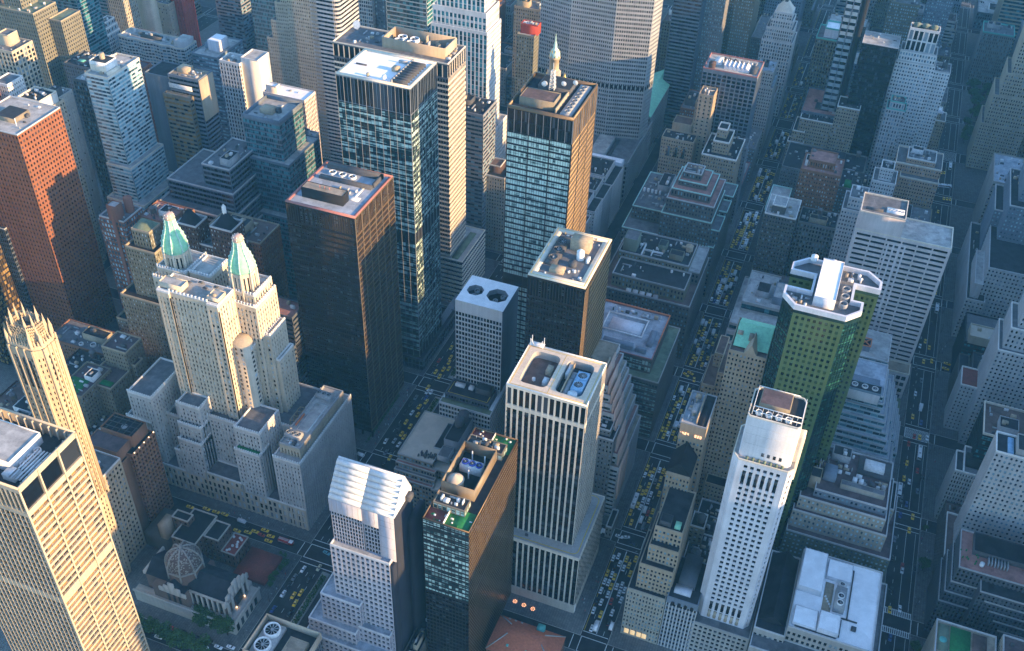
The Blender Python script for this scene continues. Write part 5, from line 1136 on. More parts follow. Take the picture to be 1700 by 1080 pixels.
def top_a3(b):
    b.box(-477,-468,582,590,148.7,152,'tan_unit','bulkhead'); b.box(-481,-461,574.8,575.2,139,142.5,'pale_unit','sign_band')
    b.part(MB().box(-454.1,-453.6,575,592.7,116,148.7),'brick_gable','tan_brick')
quick('dark_twin_slab','dark slab tower with a tan brick side between pale balconies and white pinstripes','tower',[(-480.5,-454.2,575,592.7,0,148.7),(-484.3,-460.8,570,575,0,134.6,dict(glass='g_warm',wall='tan_dark')),(-504,-481,578,600,0,144,dict(dep=0,roof='roof_dark'))],'bands',80,(0,12,0,0,False),top_a3,wall='steel_blue',glass='g_bronze',roof='roof_tan')
quick('pinstripe_tower','white pinstriped office tower joined to a blank windowless white slab','tower',[(-481.9,-463.3,640,655.7,0,131.5),(-463.3,-448,643,660,0,136,dict(dep=0,roof='roof_pale'))],'piers',60,(0,4,0,0,False),wall='white_stone',glass='g_std',roof='roof_pale',bw=2.6)
quick('blue_box_block','wide pale blue office block carrying a white cube penthouse','block',[(-570.5,-543.9,720,762,0,87)],'bands',40,None,lambda b:(b.box(-560.5,-549,732,747,87,97,'white_panel','penthouse',roof='roof_white'),b.box(-566,-561,735,742,87,92,'blue_grey','bulkhead'),b.clutter(-569,-545,725,760,87,3,6,big=False)),wall='blue_grey',glass='g_cyan',roof='roof_pale')
P6=[(-660.8,733),(-650,731.5),(-641,733),(-632,731.5),(-622.6,733),(-612,731.5),(-604,733),(-596,731.5),(-588,733),(-588,752),(-660.8,752)]
b=Bld('rippled_apartments','long cream apartment block with rippled balcony bands behind the pale residential tower','apartment block',(-625,742),60)
b.tier(P6,0,82,dict(STY['grid'],fh=3.1,bw=3.4,pw=.5,sh=1.3,wall='pale_grey',glass='g_blue',roof='roof_pale',trim='cream_trim')); b.clutter(-657,-592,737,751,82,4,14); b.box(-600,-589,735,750,82,88,'pale_grey','bulkhead',roof='roof_pale'); b.finish()
quick('terraced_apartments','pale grey apartment house with stepped rooftop terraces far back at upper left','apartment block',[(-716.6,-700.8,760,782,0,62),(-715,-702,763,782,62,68),(-713,-704,767,782,68,73)],'grid',30,(2,4,0,0,False),wall='pale_grey',glass='g_blue',trim='white_trim')
quick('ribbed_tan_tower','tan tower with cream vertical piers beside the flat cream slab, top edge','tower',[(-726,-705,800,820,0,96)],'piers',30,(0,4),wall='sand',glass='g_blue')
quick('cream_slab','plain sunlit cream slab between the tan pier tower and the red tower','tower',[(-717,-699,830,842,0,110)],'punched',0,None,None,wall='cream',glass='g_std',dep=0)
quick('tan_annex','short plain tan tower just left of the red tower','tower',[(-708,-692,850,862,0,62)],'punched',0,(0,4,0,0,False),wall='sand',glass='g_std',skip=.8)
quick('red_tower','bright red tower slab on the top edge of the view','tower',[(-698,-682,860,880,0,104)],'piers',0,None,None,wall='red_brick',glass='g_std',bw=4,pw=3.2)
quick('orange_brick_house','small orange brick house below the cream slab','house',[(-694,-664,776,796,0,58)],'punched',0,(0,10),wall='rose_brick',glass='g_std',roof='roof_brown')
quick('dark_teal_tower','dark teal glass tower rising out of the top edge at upper left','tower',[(-746,-700,733,762,0,150)],'bands',40,None,None,wall='steel_teal',glass='g_teal',fh=3.4,sh=1.0)
quick('blue_ribbed_tower','deep blue banded tower right of the dark teal tower, top edge','tower',[(-758,-724,800,820,0,120)],'bands',20,None,None,wall='blue_grey',glass='g_teal')
quick('yellow_ribbed_block','yellowish brick office block with dark window columns, behind the rust-red tower','block',[(-616,-588,540,562,0,160),(-606,-596,548,558,160,168,dict(dep=0))],'piers',60,(0,6,0,0,False),wall='sand',glass='g_std',bw=3.4,pw=1.3)
quick('white_dotted_tower','narrow white tower with a dense grid of black windows at the left edge','tower',[(-584,-571,512,528,0,150)],'small',40,None,None,wall='white_stone',glass='g_std')
quick('orange_brick_tower','orange-brown brick tower cut by the left edge of the view','tower',[(-596,-573,492,506,0,150)],'small',30,None,None,wall='rose_brick',glass='g_std')
quick('old_loft_block','large dark old loft building with tan ledges at the upper left corner','block',[(-712,-661,640,668,0,138),(-700,-676,645,664,138,146),(-661,-648,655,680,0,128)],'punched',40,(0,10,1),wall='olive_stone',glass='g_dark',roof='roof_sage',trim='tan_brick')
quick('corner_loft','dim brown loft block above the old loft building in the very corner','block',[(-800,-740,700,728,0,150),(-780,-752,705,724,150,160)],'punched',0,(0,10,2),wall='tan_dark',glass='g_dark',roof='roof_dark')
quick('white_parapet_block','pale block with a white walled roof just behind the rust-red tower','block',[(-557,-534,500,524,0,141),(-555,-536,503,521,141,148,dict(dep=0,wall='white_trim',ph=1.4,trim='cream_trim',roof='roof_dark'))],'punched',20,(1,6,0,0,False),wall='sand',glass='g_std')
quick('grey_column_tower','grey-tan column-like tower right behind the rust-red tower','tower',[(-556,-540,525,540,0,140)],'punched',0,(0,4),wall='concrete',glass='g_std',skip=.9)
quick('dim_slab','slim dim grey slab directly behind the pale residential tower','tower',[(-553,-537,556,571,0,139)],'grid',30,(0,5,0,0,False),wall='dark_stone',glass='g_blue',roof='roof_pale')
quick('dark_shed','low dark building with a lit turquoise skylight among the upper left blocks','building',[(-642,-612,640,666,0,98)],'punched',0,(0,9),lambda b:(b.box(-632,-620,644,654,98,101,'dark_unit','skylight_box'),b.box(-630,-624,644,648,101,101.3,'turquoise','skylight')),wall='dark_grey',glass='g_dark',roof='roof_dark')
quick('maroon_loft','low maroon brick loft behind the pale residential tower','building',[(-606,-566,640,660,0,104)],'small',0,(0,8,1),wall='rose_brick',glass='g_std',roof='roof_plum')
# --- left middle: Lexington
def hip(b):
    m=MB(); x0,x1,y0,y1,z0,z1=-410,-396.5,428,440,122,127
    m.loft([[(x0,y0,z0),(x1,y0,z0),(x1,y1,z0),(x0,y1,z0)],[(x0+3.5,y0+4,z1),(x1-3.5,y0+4,z1),(x1-3.5,y1-4,z1),(x0+3.5,y1-4,z1)]]); b.part(m,'hip_roof','verdigris' if False else 'roof_sage')
quick('green_hip_tower','olive stone hotel tower with a sage green hipped roof left of the copper-capped towers','tower',[(-414.7,-392,424,444,0,110),(-410,-396.5,428,440,110,122),(-424,-392,419,446,0,72),(-434,-421,420,428,0,48)],'small',100,None,hip,wall='olive_stone',glass='g_white',trim='tan_brick',roof='roof_black',ph=1.4)
def shaft(b):
    b.box(-452.5,-445,455,462,102,113,'rose_brick','lift_shaft',ph=.7,roof='roof_pale'); b.part(MB().cyl(-446,469,3,102,113,16),'stair_drum','rose_brick'); b.part(MB().box(-450.5,-447.5,454.6,455.2,0,112),'lift_shaft','rose_brick')
quick('rose_brick_tower','rose-brown brick apartment tower with a tall lift shaft and a round stair drum','tower',[(-461,-441,455.3,475,0,102),(-466,-460,459,476,0,96)],'grid',100,(0,6,0,0,False),shaft,wall='rose_brick',glass='g_cyan',trim='pale_grey',bw=2.6)
def gothic(b):
    for x,y,z in ((-343,437,138),(-369,436,134)):
        m=MB(); m.loft([[(x-6,y-4.5,z),(x+6,y-4.5,z),(x+6,y+4.5,z),(x-6,y+4.5,z)],[(x-1,y-1,z+9),(x+1,y-1,z+9),(x+1,y+1,z+9),(x-1,y+1,z+9)]]); b.part(m,'pyramid_roof','roof_black')
    b.part(MB().cyl(-343,437,1.3,146,151,8).cyl(-343,437,1.4,151,153,8,r1=.2),'cupola','white_trim')
quick('gothic_hotel','dark brown brick hotel with pyramid roofs and pale ledges behind the copper-capped towers','hotel',[(-378,-336,432,446,0,121),(-351,-335.5,430.5,444,0,138),(-376,-362,431,444,0,134),(-382,-334,428,448,0,96)],'small',100,(0,6,1,0,False),gothic,wall='dark_brick',glass='g_white',trim='pale_grey',ph=1.1)
quick('roof_garden_block','brown block with a cluttered green roof garden behind the rose-brown tower','block',[(-441,-411,470,492,0,98),(-420,-411,470,480,0,104)],'punched',30,(0,20,1),wall='brown_brick',glass='g_std',roof='roof_rose')
quick('sunlit_brown_block','brown brick block with its upper west side sunlit, left of the dark bronze tower','block',[(-372,-330.3,450,474,0,118)],'small',80,(0,9,1),wall='brown_brick',glass='g_std',roof='roof_brown',trim='tan_brick')
quick('dark_terraced_offices','dark glass offices in low steps between the hotel and the dark bronze tower','block',[(-330,-293,404+16,436,0,92),(-322,-293,415,440,0,70),(-330,-292,405,440,0,42)],'bands',40,[(0,4,0,0,False),(2,6)],wall='dark_grey',glass='g_bronze',roof='roof_rose')
quick('steel_terraces','steel grey office building in wide horizontal terraces behind the gothic hotel','building',[(-420.7,-397.7,520,560,0,117),(-450,-395,516,562,0,100),(-455,-393,508,562,0,84),(-458,-390,500,562,0,70)],'bands',80,[(0,8)],wall='steel_blue',glass='g_dark',roof='roof_grey',trim='pale_grey',sh=1.5,fh=4)
quick('white_grid_lowrise','small pale gridded building beside the steel grey terraces','building',[(-396,-376,590,606,0,108)],'grid',30,(0,5),wall='pale_grey',glass='g_std',roof='roof_pale')
def lipro(b):
    m=MB()
    for q in ((-402,-372.4,550,551),(-402,-372.4,581,582),(-402,-401,551,581),(-373.4,-372.4,551,581)): m.box(*q,143.5,146)
    b.part(m,'louvre_screen','steel_blue'); b.box(-394,-384,560,568,143.5,147,'tan_unit','bulkhead'); b.part(MB().cyl(-382,566,2,143.5,147,12),'water_tank','dark_unit')
quick('slate_glass_tower','slate blue glass tower with a railed roof left of the very tall green tower','tower',[(-402,-372.2,550,582.4,0,143.5),(-408,-366,546,590,0,114),(-414,-362,540,592,0,72)],'curtain',100,(0,6,0,0,False),lipro,wall='steel_blue',glass='g_teal',pier='steel_blue',roof='roof_pale')
quick('white_edged_tower','plain mauve tower with pinstriped side and white roof behind the slate blue glass tower','tower',[(-431,-394.5,620,637,0,123.6),(-429,-420,622,628,123.6,129,dict(dep=0,roof='roof_white'))],'piers',40,(0,3,0,0,False),wall='mauve_stone',glass='g_dark',roof='roof_white',trim='pale_grey',bw=2.0,pw=.9)
quick('stepped_cream_tower','cream brick tower with a staircase silhouette on its left side, top edge','tower',[(-468,-445,733,752,0,205)]+[(-468-6*(i+1),-468-6*i,734,750,0,178-17*i) for i in range(5)],'small',60,None,None,wall='sand',glass='g_std',ph=.6)
def rnd_corner(x0,x1,y0,y1,r=5,k=5): return [(x0,y0)]+[(x1-r+r*math.sin(i*math.pi/2/k), y0+r-r*math.cos(i*math.pi/2/k)) for i in range(k+1)]+[(x1,y1),(x0,y1)]
b=Bld('banded_round_tower','tall tower of alternating white and dark bands with a rounded corner behind the green tower','tower',(-438,748),100)
b.tier(rnd_corner(-451,-424,733,768),0,200,dict(STY['bands'],wall='pale_grey',glass='g_dark',fh=3.7,sh=1.75,corner=0,bw=3.0)); b.finish()
quick('navy_tower','massive navy blue tower filling the top edge left of the cream staircase tower','tower',[(-556,-511,800,830,0,215)],'curtain',60,None,None,wall='steel_teal',glass='g_teal',pier='steel_teal')
quick('white_slot_block','white gridded block on the top edge right of the banded round tower','block',[(-462,-444,830,848,0,150)],'grid',40,None,None,wall='white_stone',glass='g_blue')
quick('pale_side_block','plain pale block next to the white gridded block on the top edge','block',[(-443,-416,834,850,0,128)],'grid',0,None,None,wall='blue_grey',glass='g_cyan',skip=.7)
quick('hexagonal_teal_tower','teal glass tower with angled corners on the top edge behind the roof with four fans','tower',[(-414,-374,800,830,0,172)],'bands',60,None,None,wall='teal_frame',glass='g_teal',fh=3.9,sh=1.0)
glass('g_teal2',(.01,.09,.11),(.10,.34,.37),.5,band=.4)
b=Bld('white_framed_tower','tall teal glass tower in a white stone frame right of the roof with four fans','tower',(-296,706),100)
F=dict(STY['piers'],fh=3.9,bw=dict(N=3.4,W=2.4),pw=dict(N=1.1,W=1.1),sh=dict(N=.35,W=1.6),sd=dict(N=.5,W=.05),dep=.6,wall='white_stone',spandrel=None,glass=dict(N='g_teal2',W='g_std'),top=1.5,roof='roof_pale')
b.tier((-319.6,-273.1,690,719),0,172,F,seed=1); b.tier((-318.5,-274.5,691.5,718),172,186,dict(F,fh=6.5,sh=2.0,top=3),name='setback',seed=2); b.tier((-316,-277,694,716),186,236,F,name='setback',seed=3); b.tier((-323,-268,686,724),0,88,F,name='podium',seed=4); b.finish()
quick('grey_striped_midrise','grey striped mid-rise in the gap right of the white lattice tower','block',[(-286,-259.5,650,676,0,125.6)],'bands',40,(0,5),wall='mid_grey',glass='g_blue',roof='roof_dark')
quick('old_hotel','beige old hotel with light well between the lattice tower and the gold-lit tower','hotel',[(-266,-244,658,678,0,70),(-262,-250,664,676,70,76,dict(dep=0,wall='dark_brick',roof='roof_brown'))],'small',100,None,None,wall='grey_lime',glass='g_std',trim='pale_grey',roof='roof_dark')
quick('red_topped_block','grey-brown block with a red penthouse left of the big bowed tower','block',[(-285.6,-269.9,790,803,0,129),(-284,-268.5,795,803,129,137,dict(dep=0,wall='red_brick',roof='roof_white'))],'small',40,(1,3,0,0,False),wall='olive_stone',glass='g_std',roof='roof_pale')
quick('sunlit_tan_loft','sunlit tan loft building on the top edge left of the big bowed tower','building',[(-318,-290,870,890,0,118)],'small',0,(0,6),wall='tan_brick',glass='g_std')
# --- the big bowed slab and what surrounds it
b=Bld('bowed_tower','huge pale grey tower with a bowed faceted front filling the top centre','tower',(-226,828),100)
PM=[(-276,822),(-246,815),(-207,815),(-177,822),(-173.5,838),(-180,850),(-207,856),(-246,856),(-276,850),(-279,838)]
Mx=dict(fh=3.75,bw=1.85,pw=.75,sh=1.6,sd=.02,dep=.45,wall='pale_grey',glass='g_dark',top=3,ph=1,roof='roof_pale',corner=.3)
wall('precast',(.40,.405,.40)); Mx['wall']='precast'
b.tier(PM,36,246,Mx,blank=()); m=MB()
for k in range(4):
    pa,pb=Vector(PM[k]),Vector(PM[k+1]); n_=int((pb-pa).length/3.6); nrm=Vector(((pb-pa).y,-(pb-pa).x)).normalized()
    for i in range(n_):
        p=pa.lerp(pb,(i+.5)/n_)+nrm*.05; d=(pb-pa).normalized()*1.35; m.quad((p.x-d.x,p.y-d.y,84),(p.x+d.x,p.y+d.y,84),(p.x+d.x,p.y+d.y,87.4),(p.x-d.x,p.y-d.y,87.4))
b.part(m,'louvre_band','black'); b.tier((-282,-174,776,860),0,36,dict(Mx,bw=3,fh=5,roof='roof_grey'),name='podium',seed=5); b.box(-210,-196,779,812,36,40,'precast','roof_block',roof='roof_pale'); b.box(-195,-192,779,812,36,38,'dark_unit','roof_unit'); b.finish()
c=thing('cupola_tower',(-222,700,0),'ornate stone tower with a green copper cupola behind the gold lit tower','tower')
cp=lambda mb,n,m,p=None: mb.build(n,MATS[m] if isinstance(m,str) else m,p or c,ORG[c.name])
cp(MB().box(-240,-204,690,712,0,104).box(-234,-210,692,710,104,118).box(-229,-215,694,706,118,136),'wall','tan_brick')
octc=lambda r,z:[(-222+r*math.cos(math.pi/8+i*math.pi/4),700+r*math.sin(math.pi/8+i*math.pi/4),z) for i in range(8)]
cp(MB().loft([octc(5.5,136),octc(5.3,148),octc(4.5,149)]),'drum','limestone'); cp(MB().loft([octc(3.6,149),octc(3.5,158),octc(4.4,158.3),octc(4.2,160)]),'lantern','limestone_warm')
cp(MB().loft([octc(4.0,160),octc(3.9,162.5),octc(2.7,165.2),octc(1.4,166.8),octc(1.2,169.5),octc(.5,172),octc(.1,178)]),'copper_cupola','verdigris_light')
m=MB()
for i in range(8): a=math.pi/8+i*math.pi/4; m.bar((-222+4.1*math.cos(a),700+4.1*math.sin(a),160),(-222+2.8*math.cos(a),700+2.8*math.sin(a),165.3),.22)
for x,y in ((-229,694),(-215,694),(-215,706),(-229,706)): m.cyl(x,y,1.2,136,142,8); m.cyl(x,y,1.1,142,145,8,r1=.1)
cp(m,'gilded_trim','gold_leaf')
quick('white_vat_roofs','low building with a row of white roof vents below the bowed tower','building',[(-207,-176,763,775.5,0,36)],'punched',20,None,lambda b:[b.part(MB().cyl(-204+i*7,765,1.6,36,38.5,12),'roof_vent','white_metal') for i in range(4)]+[b.box(-206,-177,767,775,36,41,'white_panel','roof_block',roof='roof_white')],wall='concrete',glass='g_std',roof='roof_pale')
quick('copper_roofed_station','long low building with green copper roof right of the bowed tower','station',[(-196,-176,858,950,0,40)],'grid',20,None,lambda b:b.part(gable(-196,-175.5,858,950,41,47,'y'),'copper_roof','verdigris'),wall='concrete',glass='g_std',ph=.3)
for i,(y0,y1,z,lab,wm) in enumerate(((676,698,46,'pale block with dark roof, nearest in the row right of the gold-lit tower','white_stone'),(698,724,44,'pale grey block, second in the row right of the gold-lit tower','pale_grey'),(726,760,42,'white-walled block, farthest in the row below the bowed tower','white_stone'),(640,664,50,'reddish-edged narrow block peeping out right of the gold-lit tower','concrete'))):
    quick('side_street_block',lab,'block',[(-206,-173.5,y0,y1,0,z),(-204,-181,y0+4,y1-1,z,z+5,dict(dep=.3,roof='roof_dark'))],'small',40,(1,6,0,0,False),wall=wm,glass='g_std',roof='roof_dark',trim='pale_grey')
quick('dark_banded_tower','dark blue tower with fine horizontal bands right of the bowed tower','tower',[(-183,-156,930,965,14,205),(-186,-152,926,966,0,16)],'bands',80,None,None,wall='steel_blue',glass='g_dark',fh=3.6,sh=1.6)
quick('grey_old_tower','grey old stone tower behind the dark blue banded tower, top edge','tower',[(-158,-138,950,972,0,160)],'small',40,None,None,wall='grey_brick',glass='g_cyan')
quick('tan_old_tower','tan stone tower with a sunlit edge on the top edge, left of the pyramid roof','tower',[(-135,-116,990,1012,0,150)],'small',40,None,None,wall='olive_stone',glass='g_cyan')
def skyl(b):
    m=MB()
    for i in range(6):
        x=-109+i*3.5; m.quad((x,801,131.5),(x+3.4,801,129.2),(x+3.4,812,129.2),(x,812,131.5)); m.quad((x,801,127.7),(x,801,131.5),(x,812,131.5),(x,812,127.7)); m.quad((x,801,127.7),(x+3.4,801,127.7),(x+3.4,801,129.2),(x,801,131.5))
    b.part(m,'sawtooth_skylight','white_panel'); b.box(-121,-116,797,803,127.7,132,'dark_brick','bulkhead'); b.box(-88,-82.5,800,812,127.7,130,'dark_unit','roof_unit'); b.box(-118,-112,806,816,127.7,130.5,'white_metal','roof_unit')
    b.clutter(-119,-84,814,822,127.7,6,12,big=False)
quick('sawtooth_roof_tower','dark ribbed office tower whose pale roof carries white sawtooth skylights','tower',[(-124.8,-80.3,795,826,0,127.7),(-126,-76,793,832,0,30)],'piers',100,None,skyl,wall='steel_blue',glass='g_dark',bw=4.2,pw=.9,sd=.5,roof='roof_pale',trim='rose_trim',top=3)
quick('slender_tan_tower','slender tan tower with dotted windows and sunlit edge left of the sawtooth roof','tower',[(-121.8,-109.6,775,791,0,114),(-124,-114,778,790,0,105)],'punched',60,(0,5,0,0,False),wall='tan_brick',glass='g_dark',bw=3.6,pw=2.6,sh=2.2,roof='roof_grey')
quick('arched_club_building','beige building with tall arched top windows below the slender tan tower','building',[(-144.5,-117.6,760,775,0,77.6),(-140,-124,776,790,0,84,dict(dep=0,roof='roof_brown'))],'small',60,(0,6,0,0,False),lambda b:[b.part(MB().box(-139+i*6.3,-136.2+i*6.3,759.8,760.2,62,71),'arched_window','g_dark') for i in range(3)],wall='tan_brick',glass='g_std',roof='roof_dark')
quick('white_corniced_block','beige block with a white cornice and stacked white roof rooms at the middle avenue','block',[(-107.6,-79.1,745,782,0,78),(-101,-88,752,775,78,88),(-100,-92,760,772,88,95)],'small',80,[(0,8,0,0,False)],wall='tan_brick',glass='g_std',roof='roof_dark',trim='white_trim',ph=1.4)
quick('grey_rear_block','plain grey block behind the white-corniced block','block',[(-92,-76,776,792,0,74)],'small',20,(0,4,1),wall='mid_grey',glass='g_std')
def pyr(b):
    m=MB(); m.loft([[(-96,993,105),(-79,993,105),(-79,1011,105),(-96,1011,105)],[(-90,999,114),(-85,999,114),(-85,1005,114),(-90,1005,114)]]); b.part(m,'pyramid_roof','cream_trim'); b.box(-89,-86,1000,1003,114,117,'dark_unit','cupola')
quick('pyramid_tower','white stone office tower with stepped tiers and a pale pyramid roof at the top right','tower',[(-103,-73,988,1018,0,78),(-101,-74.7,990,1016,78,90,dict(bw=2,pw=1)),(-98,-77,992,1013,90,98),(-96,-79,993,1011,98,105)],'piers',60,None,pyr,wall='white_stone',glass='g_blue',bw=2.4,pw=1.2)
for i,(x0,x1,y0,y1,z,lab,wm) in enumerate(((-112,-76,850,890,34,'low brown block with white roof units behind the sawtooth roof','grey_brick'),(-118,-76,1030,1090,60,'grey block behind the pyramid roof on the top edge','grey_brick'),(-160,-120,1030,1070,120,'tall dim stone block on the top edge right of the dark banded tower','olive_stone'),(-150,-118,860,900,55,'dim brown block hiding behind the sawtooth roof tower','brown_brick'))):
    quick('far_block',lab,'block',[(x0,x1,y0,y1,0,z)],'small',0,(0,10,1),wall=wm,glass='g_cyan')
# --- right: between the middle and the right-hand avenue
quick('striped_slab','tall slab of white and dark bars on the top edge right of centre','tower',[(-30.2,-17.4,900,945,60,205),(-17.4,-12,900,945,60,205,dict(dep=0,wall='black_metal'))],'bands',60,None,None,wall='teal_frame',glass='g_dark',fh=6.0,sh=3.2,bw=6.4,pw=.8,pier='steel_blue')
quick('striped_slab_base','low grey base building with rounded bays at the foot of the striped slab','building',[(-46,-2,890,940,0,60),(-47,-24,886,892,0,44)],'piers',40,(0,6),wall='steel_blue',glass='g_blue',roof='roof_rose')
quick('teal_corniced_block','old block with a turquoise cornice and white roof box left of the striped slab','block',[(-51.2,-31.4,960,993,0,100),(-45,-32,966,985,100,108,dict(dep=0,wall='white_panel',roof='roof_white'))],'piers',40,None,None,wall='olive_stone',glass='g_std',trim='turquoise',roof='roof_grey',ph=1.5)
quick('black_glass_slab','black windowless-looking glass slab left of the ornate white tower','tower',[(-9,21,888,915,0,133)],'curtain',60,(0,5,0,0,False),wall='black_metal',glass='g_dark',pier='black_metal',roof='roof_pale',trim='pale_grey')
def crown(b):
    b.tier((26,50,904,916),126,146,dict(STY['piers'],wall='white_stone',glass='g_std',bw=4,fh=8),name='crown',seed=9); b.part(MB().cyl(31,910,3,146,149,12).cyl(38,910,3,146,149,12).cyl(45,910,3,146,149,12),'water_tank','green_stone')
    b.part(MB().box(32,45,906,913,146,147),'roof_deck','roof_dark')
quick('ornate_white_tower','tall ornate white stone tower with pilasters and three tanks on top near the park trees','tower',[(21.9,54.4,900,922,0,118),(23,53,901,920,118,127),(54.4,68,905,925,0,112)],'small',100,[(2,6)],crown,wall='white_stone',glass='g_blue',bw=2.3,trim='pale_grey')
quick('beige_setback_block','beige office block with a white-edged roof and stepped left corner beside the middle avenue','block',[(-45,-7,880,915,0,57.7),(-49,-38,877,905,0,46),(-51.4,-37,874,884,0,36),(-16,3.6,879,900,0,76)],'small',80,[(0,10),(3,4,0,0,False)],wall='tan_brick',glass='g_std',roof='roof_dark',trim='white_trim')
wall('peach_stone',(.55,.37,.25))
quick('cream_ornate_tower','cream and tan ornate tower with corner pavilions on the right-hand avenue','tower',[(47.9,79,818,850,0,54),(42,79,826,856,54,62),(50,73,830,850,62,66,dict(trim='white_trim'))],'small',100,[(2,8)],wall='peach_stone',glass='g_std',trim='cream_trim',ph=1.3)
quick('cream_rear_tower','cream tower with a white roof beam behind the ornate one on the right-hand avenue','tower',[(52.6,79,936,955,0,53),(56,74,938,950,53,60,dict(roof='roof_white')),(38,57,928,950,0,46)],'small',80,[(1,4,0,0,False)],lambda b:b.box(57,75,937,939,60,62,'white_panel','roof_beam'),wall='tan_brick',glass='g_std',trim='white_trim')
quick('grey_cream_corner','narrow grey tower left of the cream towers with a teal-edged roof','tower',[(24,40,868,884,0,88),(26,38,870,882,88,94)],'piers',40,(1,5,0,0,False),wall='pale_grey',glass='g_blue',trim='turquoise')
quick('avenue_house','low pale house with dark roof terrace at the box junction by the park','house',[(58,80,1000,1035,0,42)],'small',20,(0,6),wall='concrete',glass='g_std')
quick('small_shed_block','very low dark building with awnings beside the park avenue','building',[(55,80,960,996,0,16)],'small',0,(0,9),wall='dark_stone',glass='g_std',roof='roof_dark')
def tent(b):
    m=MB(); m.loft([[(-44,692,74),(-32,692,74),(-32,704,74),(-44,704,74)],[(-38.2,697.5,82),(-37.8,697.5,82),(-37.8,698,82),(-38.2,698,82)]]); b.part(m,'glass_pyramid','turquoise' if False else 'sky_glass')
plain('sky_glass',(.25,.55,.68),.3,.5)
quick('glass_pyramid_block','brown block topped by a small sky-blue glass pyramid by the middle avenue','block',[(-46,-31,690,728,0,74)],'small',30,(0,4,0,0,False),tent,wall='grey_brick',glass='g_cyan',trim='verdigris_light',roof='roof_pale')
quick('brown_apartment_block','dark brown apartment block with many small lit windows right of the glass pyramid','block',[(-28,2,718,745,0,98),(-24,-4,724,742,98,104)],'small',100,[(0,8,1)],wall='brown_brick',glass='g_white',roof='roof_rose',bw=1.9)
quick('blocky_brown_midrise','blocky taupe mid-rise with a white-edged roof below the glass pyramid','block',[(-44,-21,672,700,0,82),(-40,-30,676,690,82,88,dict(dep=0))],'small',60,[(0,8,0,0,False)],wall='dark_stone',glass='g_std',roof='roof_pale',trim='white_trim')
quick('dark_narrow_block','dark narrow block with pale piers in front of the brown apartment block','block',[(-20,8,690,712,0,70)],'piers',60,[(0,10,1)],wall='grey_brick',glass='g_std',roof='roof_black')
quick('grey_slim_tower','slim pale tower with tan shadowed side just left of the horizontally banded tower','tower',[(8,26,664,690,0,104),(11,23,668,686,104,112)],'small',60,(1,5,0,0,False),wall='pale_grey',glass='g_blue')
quick('white_topped_house','white-topped narrow house squeezed left of the cream ornate tower','house',[(26,44,770,792,0,72),(30,40,774,788,72,82,dict(roof='roof_dark'))],'small',40,(1,4,0,0,False),wall='white_stone',glass='g_std',trim='white_trim')
quick('green_net_block','dark block with a green netted roof behind the brown apartment block','block',[(2,24,770,800,0,60)],'small',20,(0,7),lambda b:b.box(6,12,772,780,60,63,'turf','roof_netting'),wall='dark_stone',glass='g_cyan',roof='roof_dark')
quick('dim_midblock','dim grey midblock building behind the beige stepped office block','block',[(-48,20,820,866,0,40)],'small',20,(0,14,1),wall='grey_brick',glass='g_std',roof='roof_dark')
quick('pale_terrace_block','dark blue glass block with pale stone terraces stepping along the middle avenue','block',[(-46,-3,582,640,0,45),(-42,-5,600,640,45,52)],'bands',60,None,lambda b:[b.box(-34,-25,610,622,52,57,'roof_unit','bulkhead',ph=.4,roof='roof_dark'),b.box(-22,-10,606,625,52,58,'blue_grey','bulkhead',ph=.4,roof='roof_pale'),b.box(-20,-14,628,636,52,57,'dark_unit','cooling_unit'),b.clutter(-40,-8,602,638,52,5,9,big=False)]+[b.part(MB().box(-46-.5,-3,578-i*4.6,582.2-i*4.6,0,41-i*7),'terrace','concrete') for i in range(4)]+[b.part(MB().box(-45.8,-3.4,577.8-i*4.6,578.1-i*4.6,2,38.5-i*7),'window_band','g_teal') for i in range(3)],wall='concrete',glass='g_teal',roof='roof_pale',fh=4.6,sh=1.5)
quick('rooftop_jumble','low jumble of grey roofs behind the green glass tower','building',[(-8,18,500,560,0,34),(-30,-10,505,560,0,40)],'small',20,[(0,18,1),(1,12,1)],wall='mid_grey',glass='g_std',roof='roof_grey')
quick('grey_lowrise','grey lowrise with crowded roof between the pale terraces and the banded tower','building',[(0,19,590,660,0,40)],'small',20,[(0,18,1,1)],wall='dark_stone',glass='g_std',roof='roof_dark')
quick('brick_midblock','reddish low block behind the horizontally banded tower','block',[(30,79,660,730,0,42)],'small',20,[(0,16,1)],wall='brown_brick',glass='g_std',roof='roof_dark')
quick('tan_midblock','tan low block in front of the cream ornate tower','block',[(28,79,742,800,0,40)],'small',20,[(0,14,1)],wall='tan_dark',glass='g_std',roof='roof_grey')
# --- right of the right-hand avenue
quick('stepped_park_tower','tall yellowish tower climbing in steps opposite the park trees at the right edge','tower',[(111,150,962,1000,0,46),(113.6,150,962,1000,46,75),(118,150,964,1000,75,96),(122,150,966,1000,96,190)],'small',100,[(0,3,0,0,False)],wall='sand',glass='g_std',bw=2.2,ph=1.2)
quick('turquoise_corniced_hall','old grey hall with a turquoise roof rim behind the park trees','hall',[(104.5,136,1150,1180,0,58)],'piers',40,(0,6),wall='grey_brick',glass='g_blue',trim='turquoise',ph=1.6,bw=2)
quick('green_banded_tower','green-lit tower with tan horizontal bands in the top right corner','tower',[(122,170,1230,1290,0,130)],'bands',40,None,None,wall='sand',glass='g_teal',fh=4.2,sh=1.6)
quick('far_right_tower','dim tower on the top edge above the turquoise-rimmed hall','tower',[(40,64,1090,1112,0,130)],'small',0,None,None,wall='blue_grey',glass='g_cyan')
quick('far_right_lofts','brick lofts on the top edge left of the dim blue tower','building',[(6,34,1080,1110,0,100)],'small',0,(0,6,1),wall='olive_stone',glass='g_cyan')
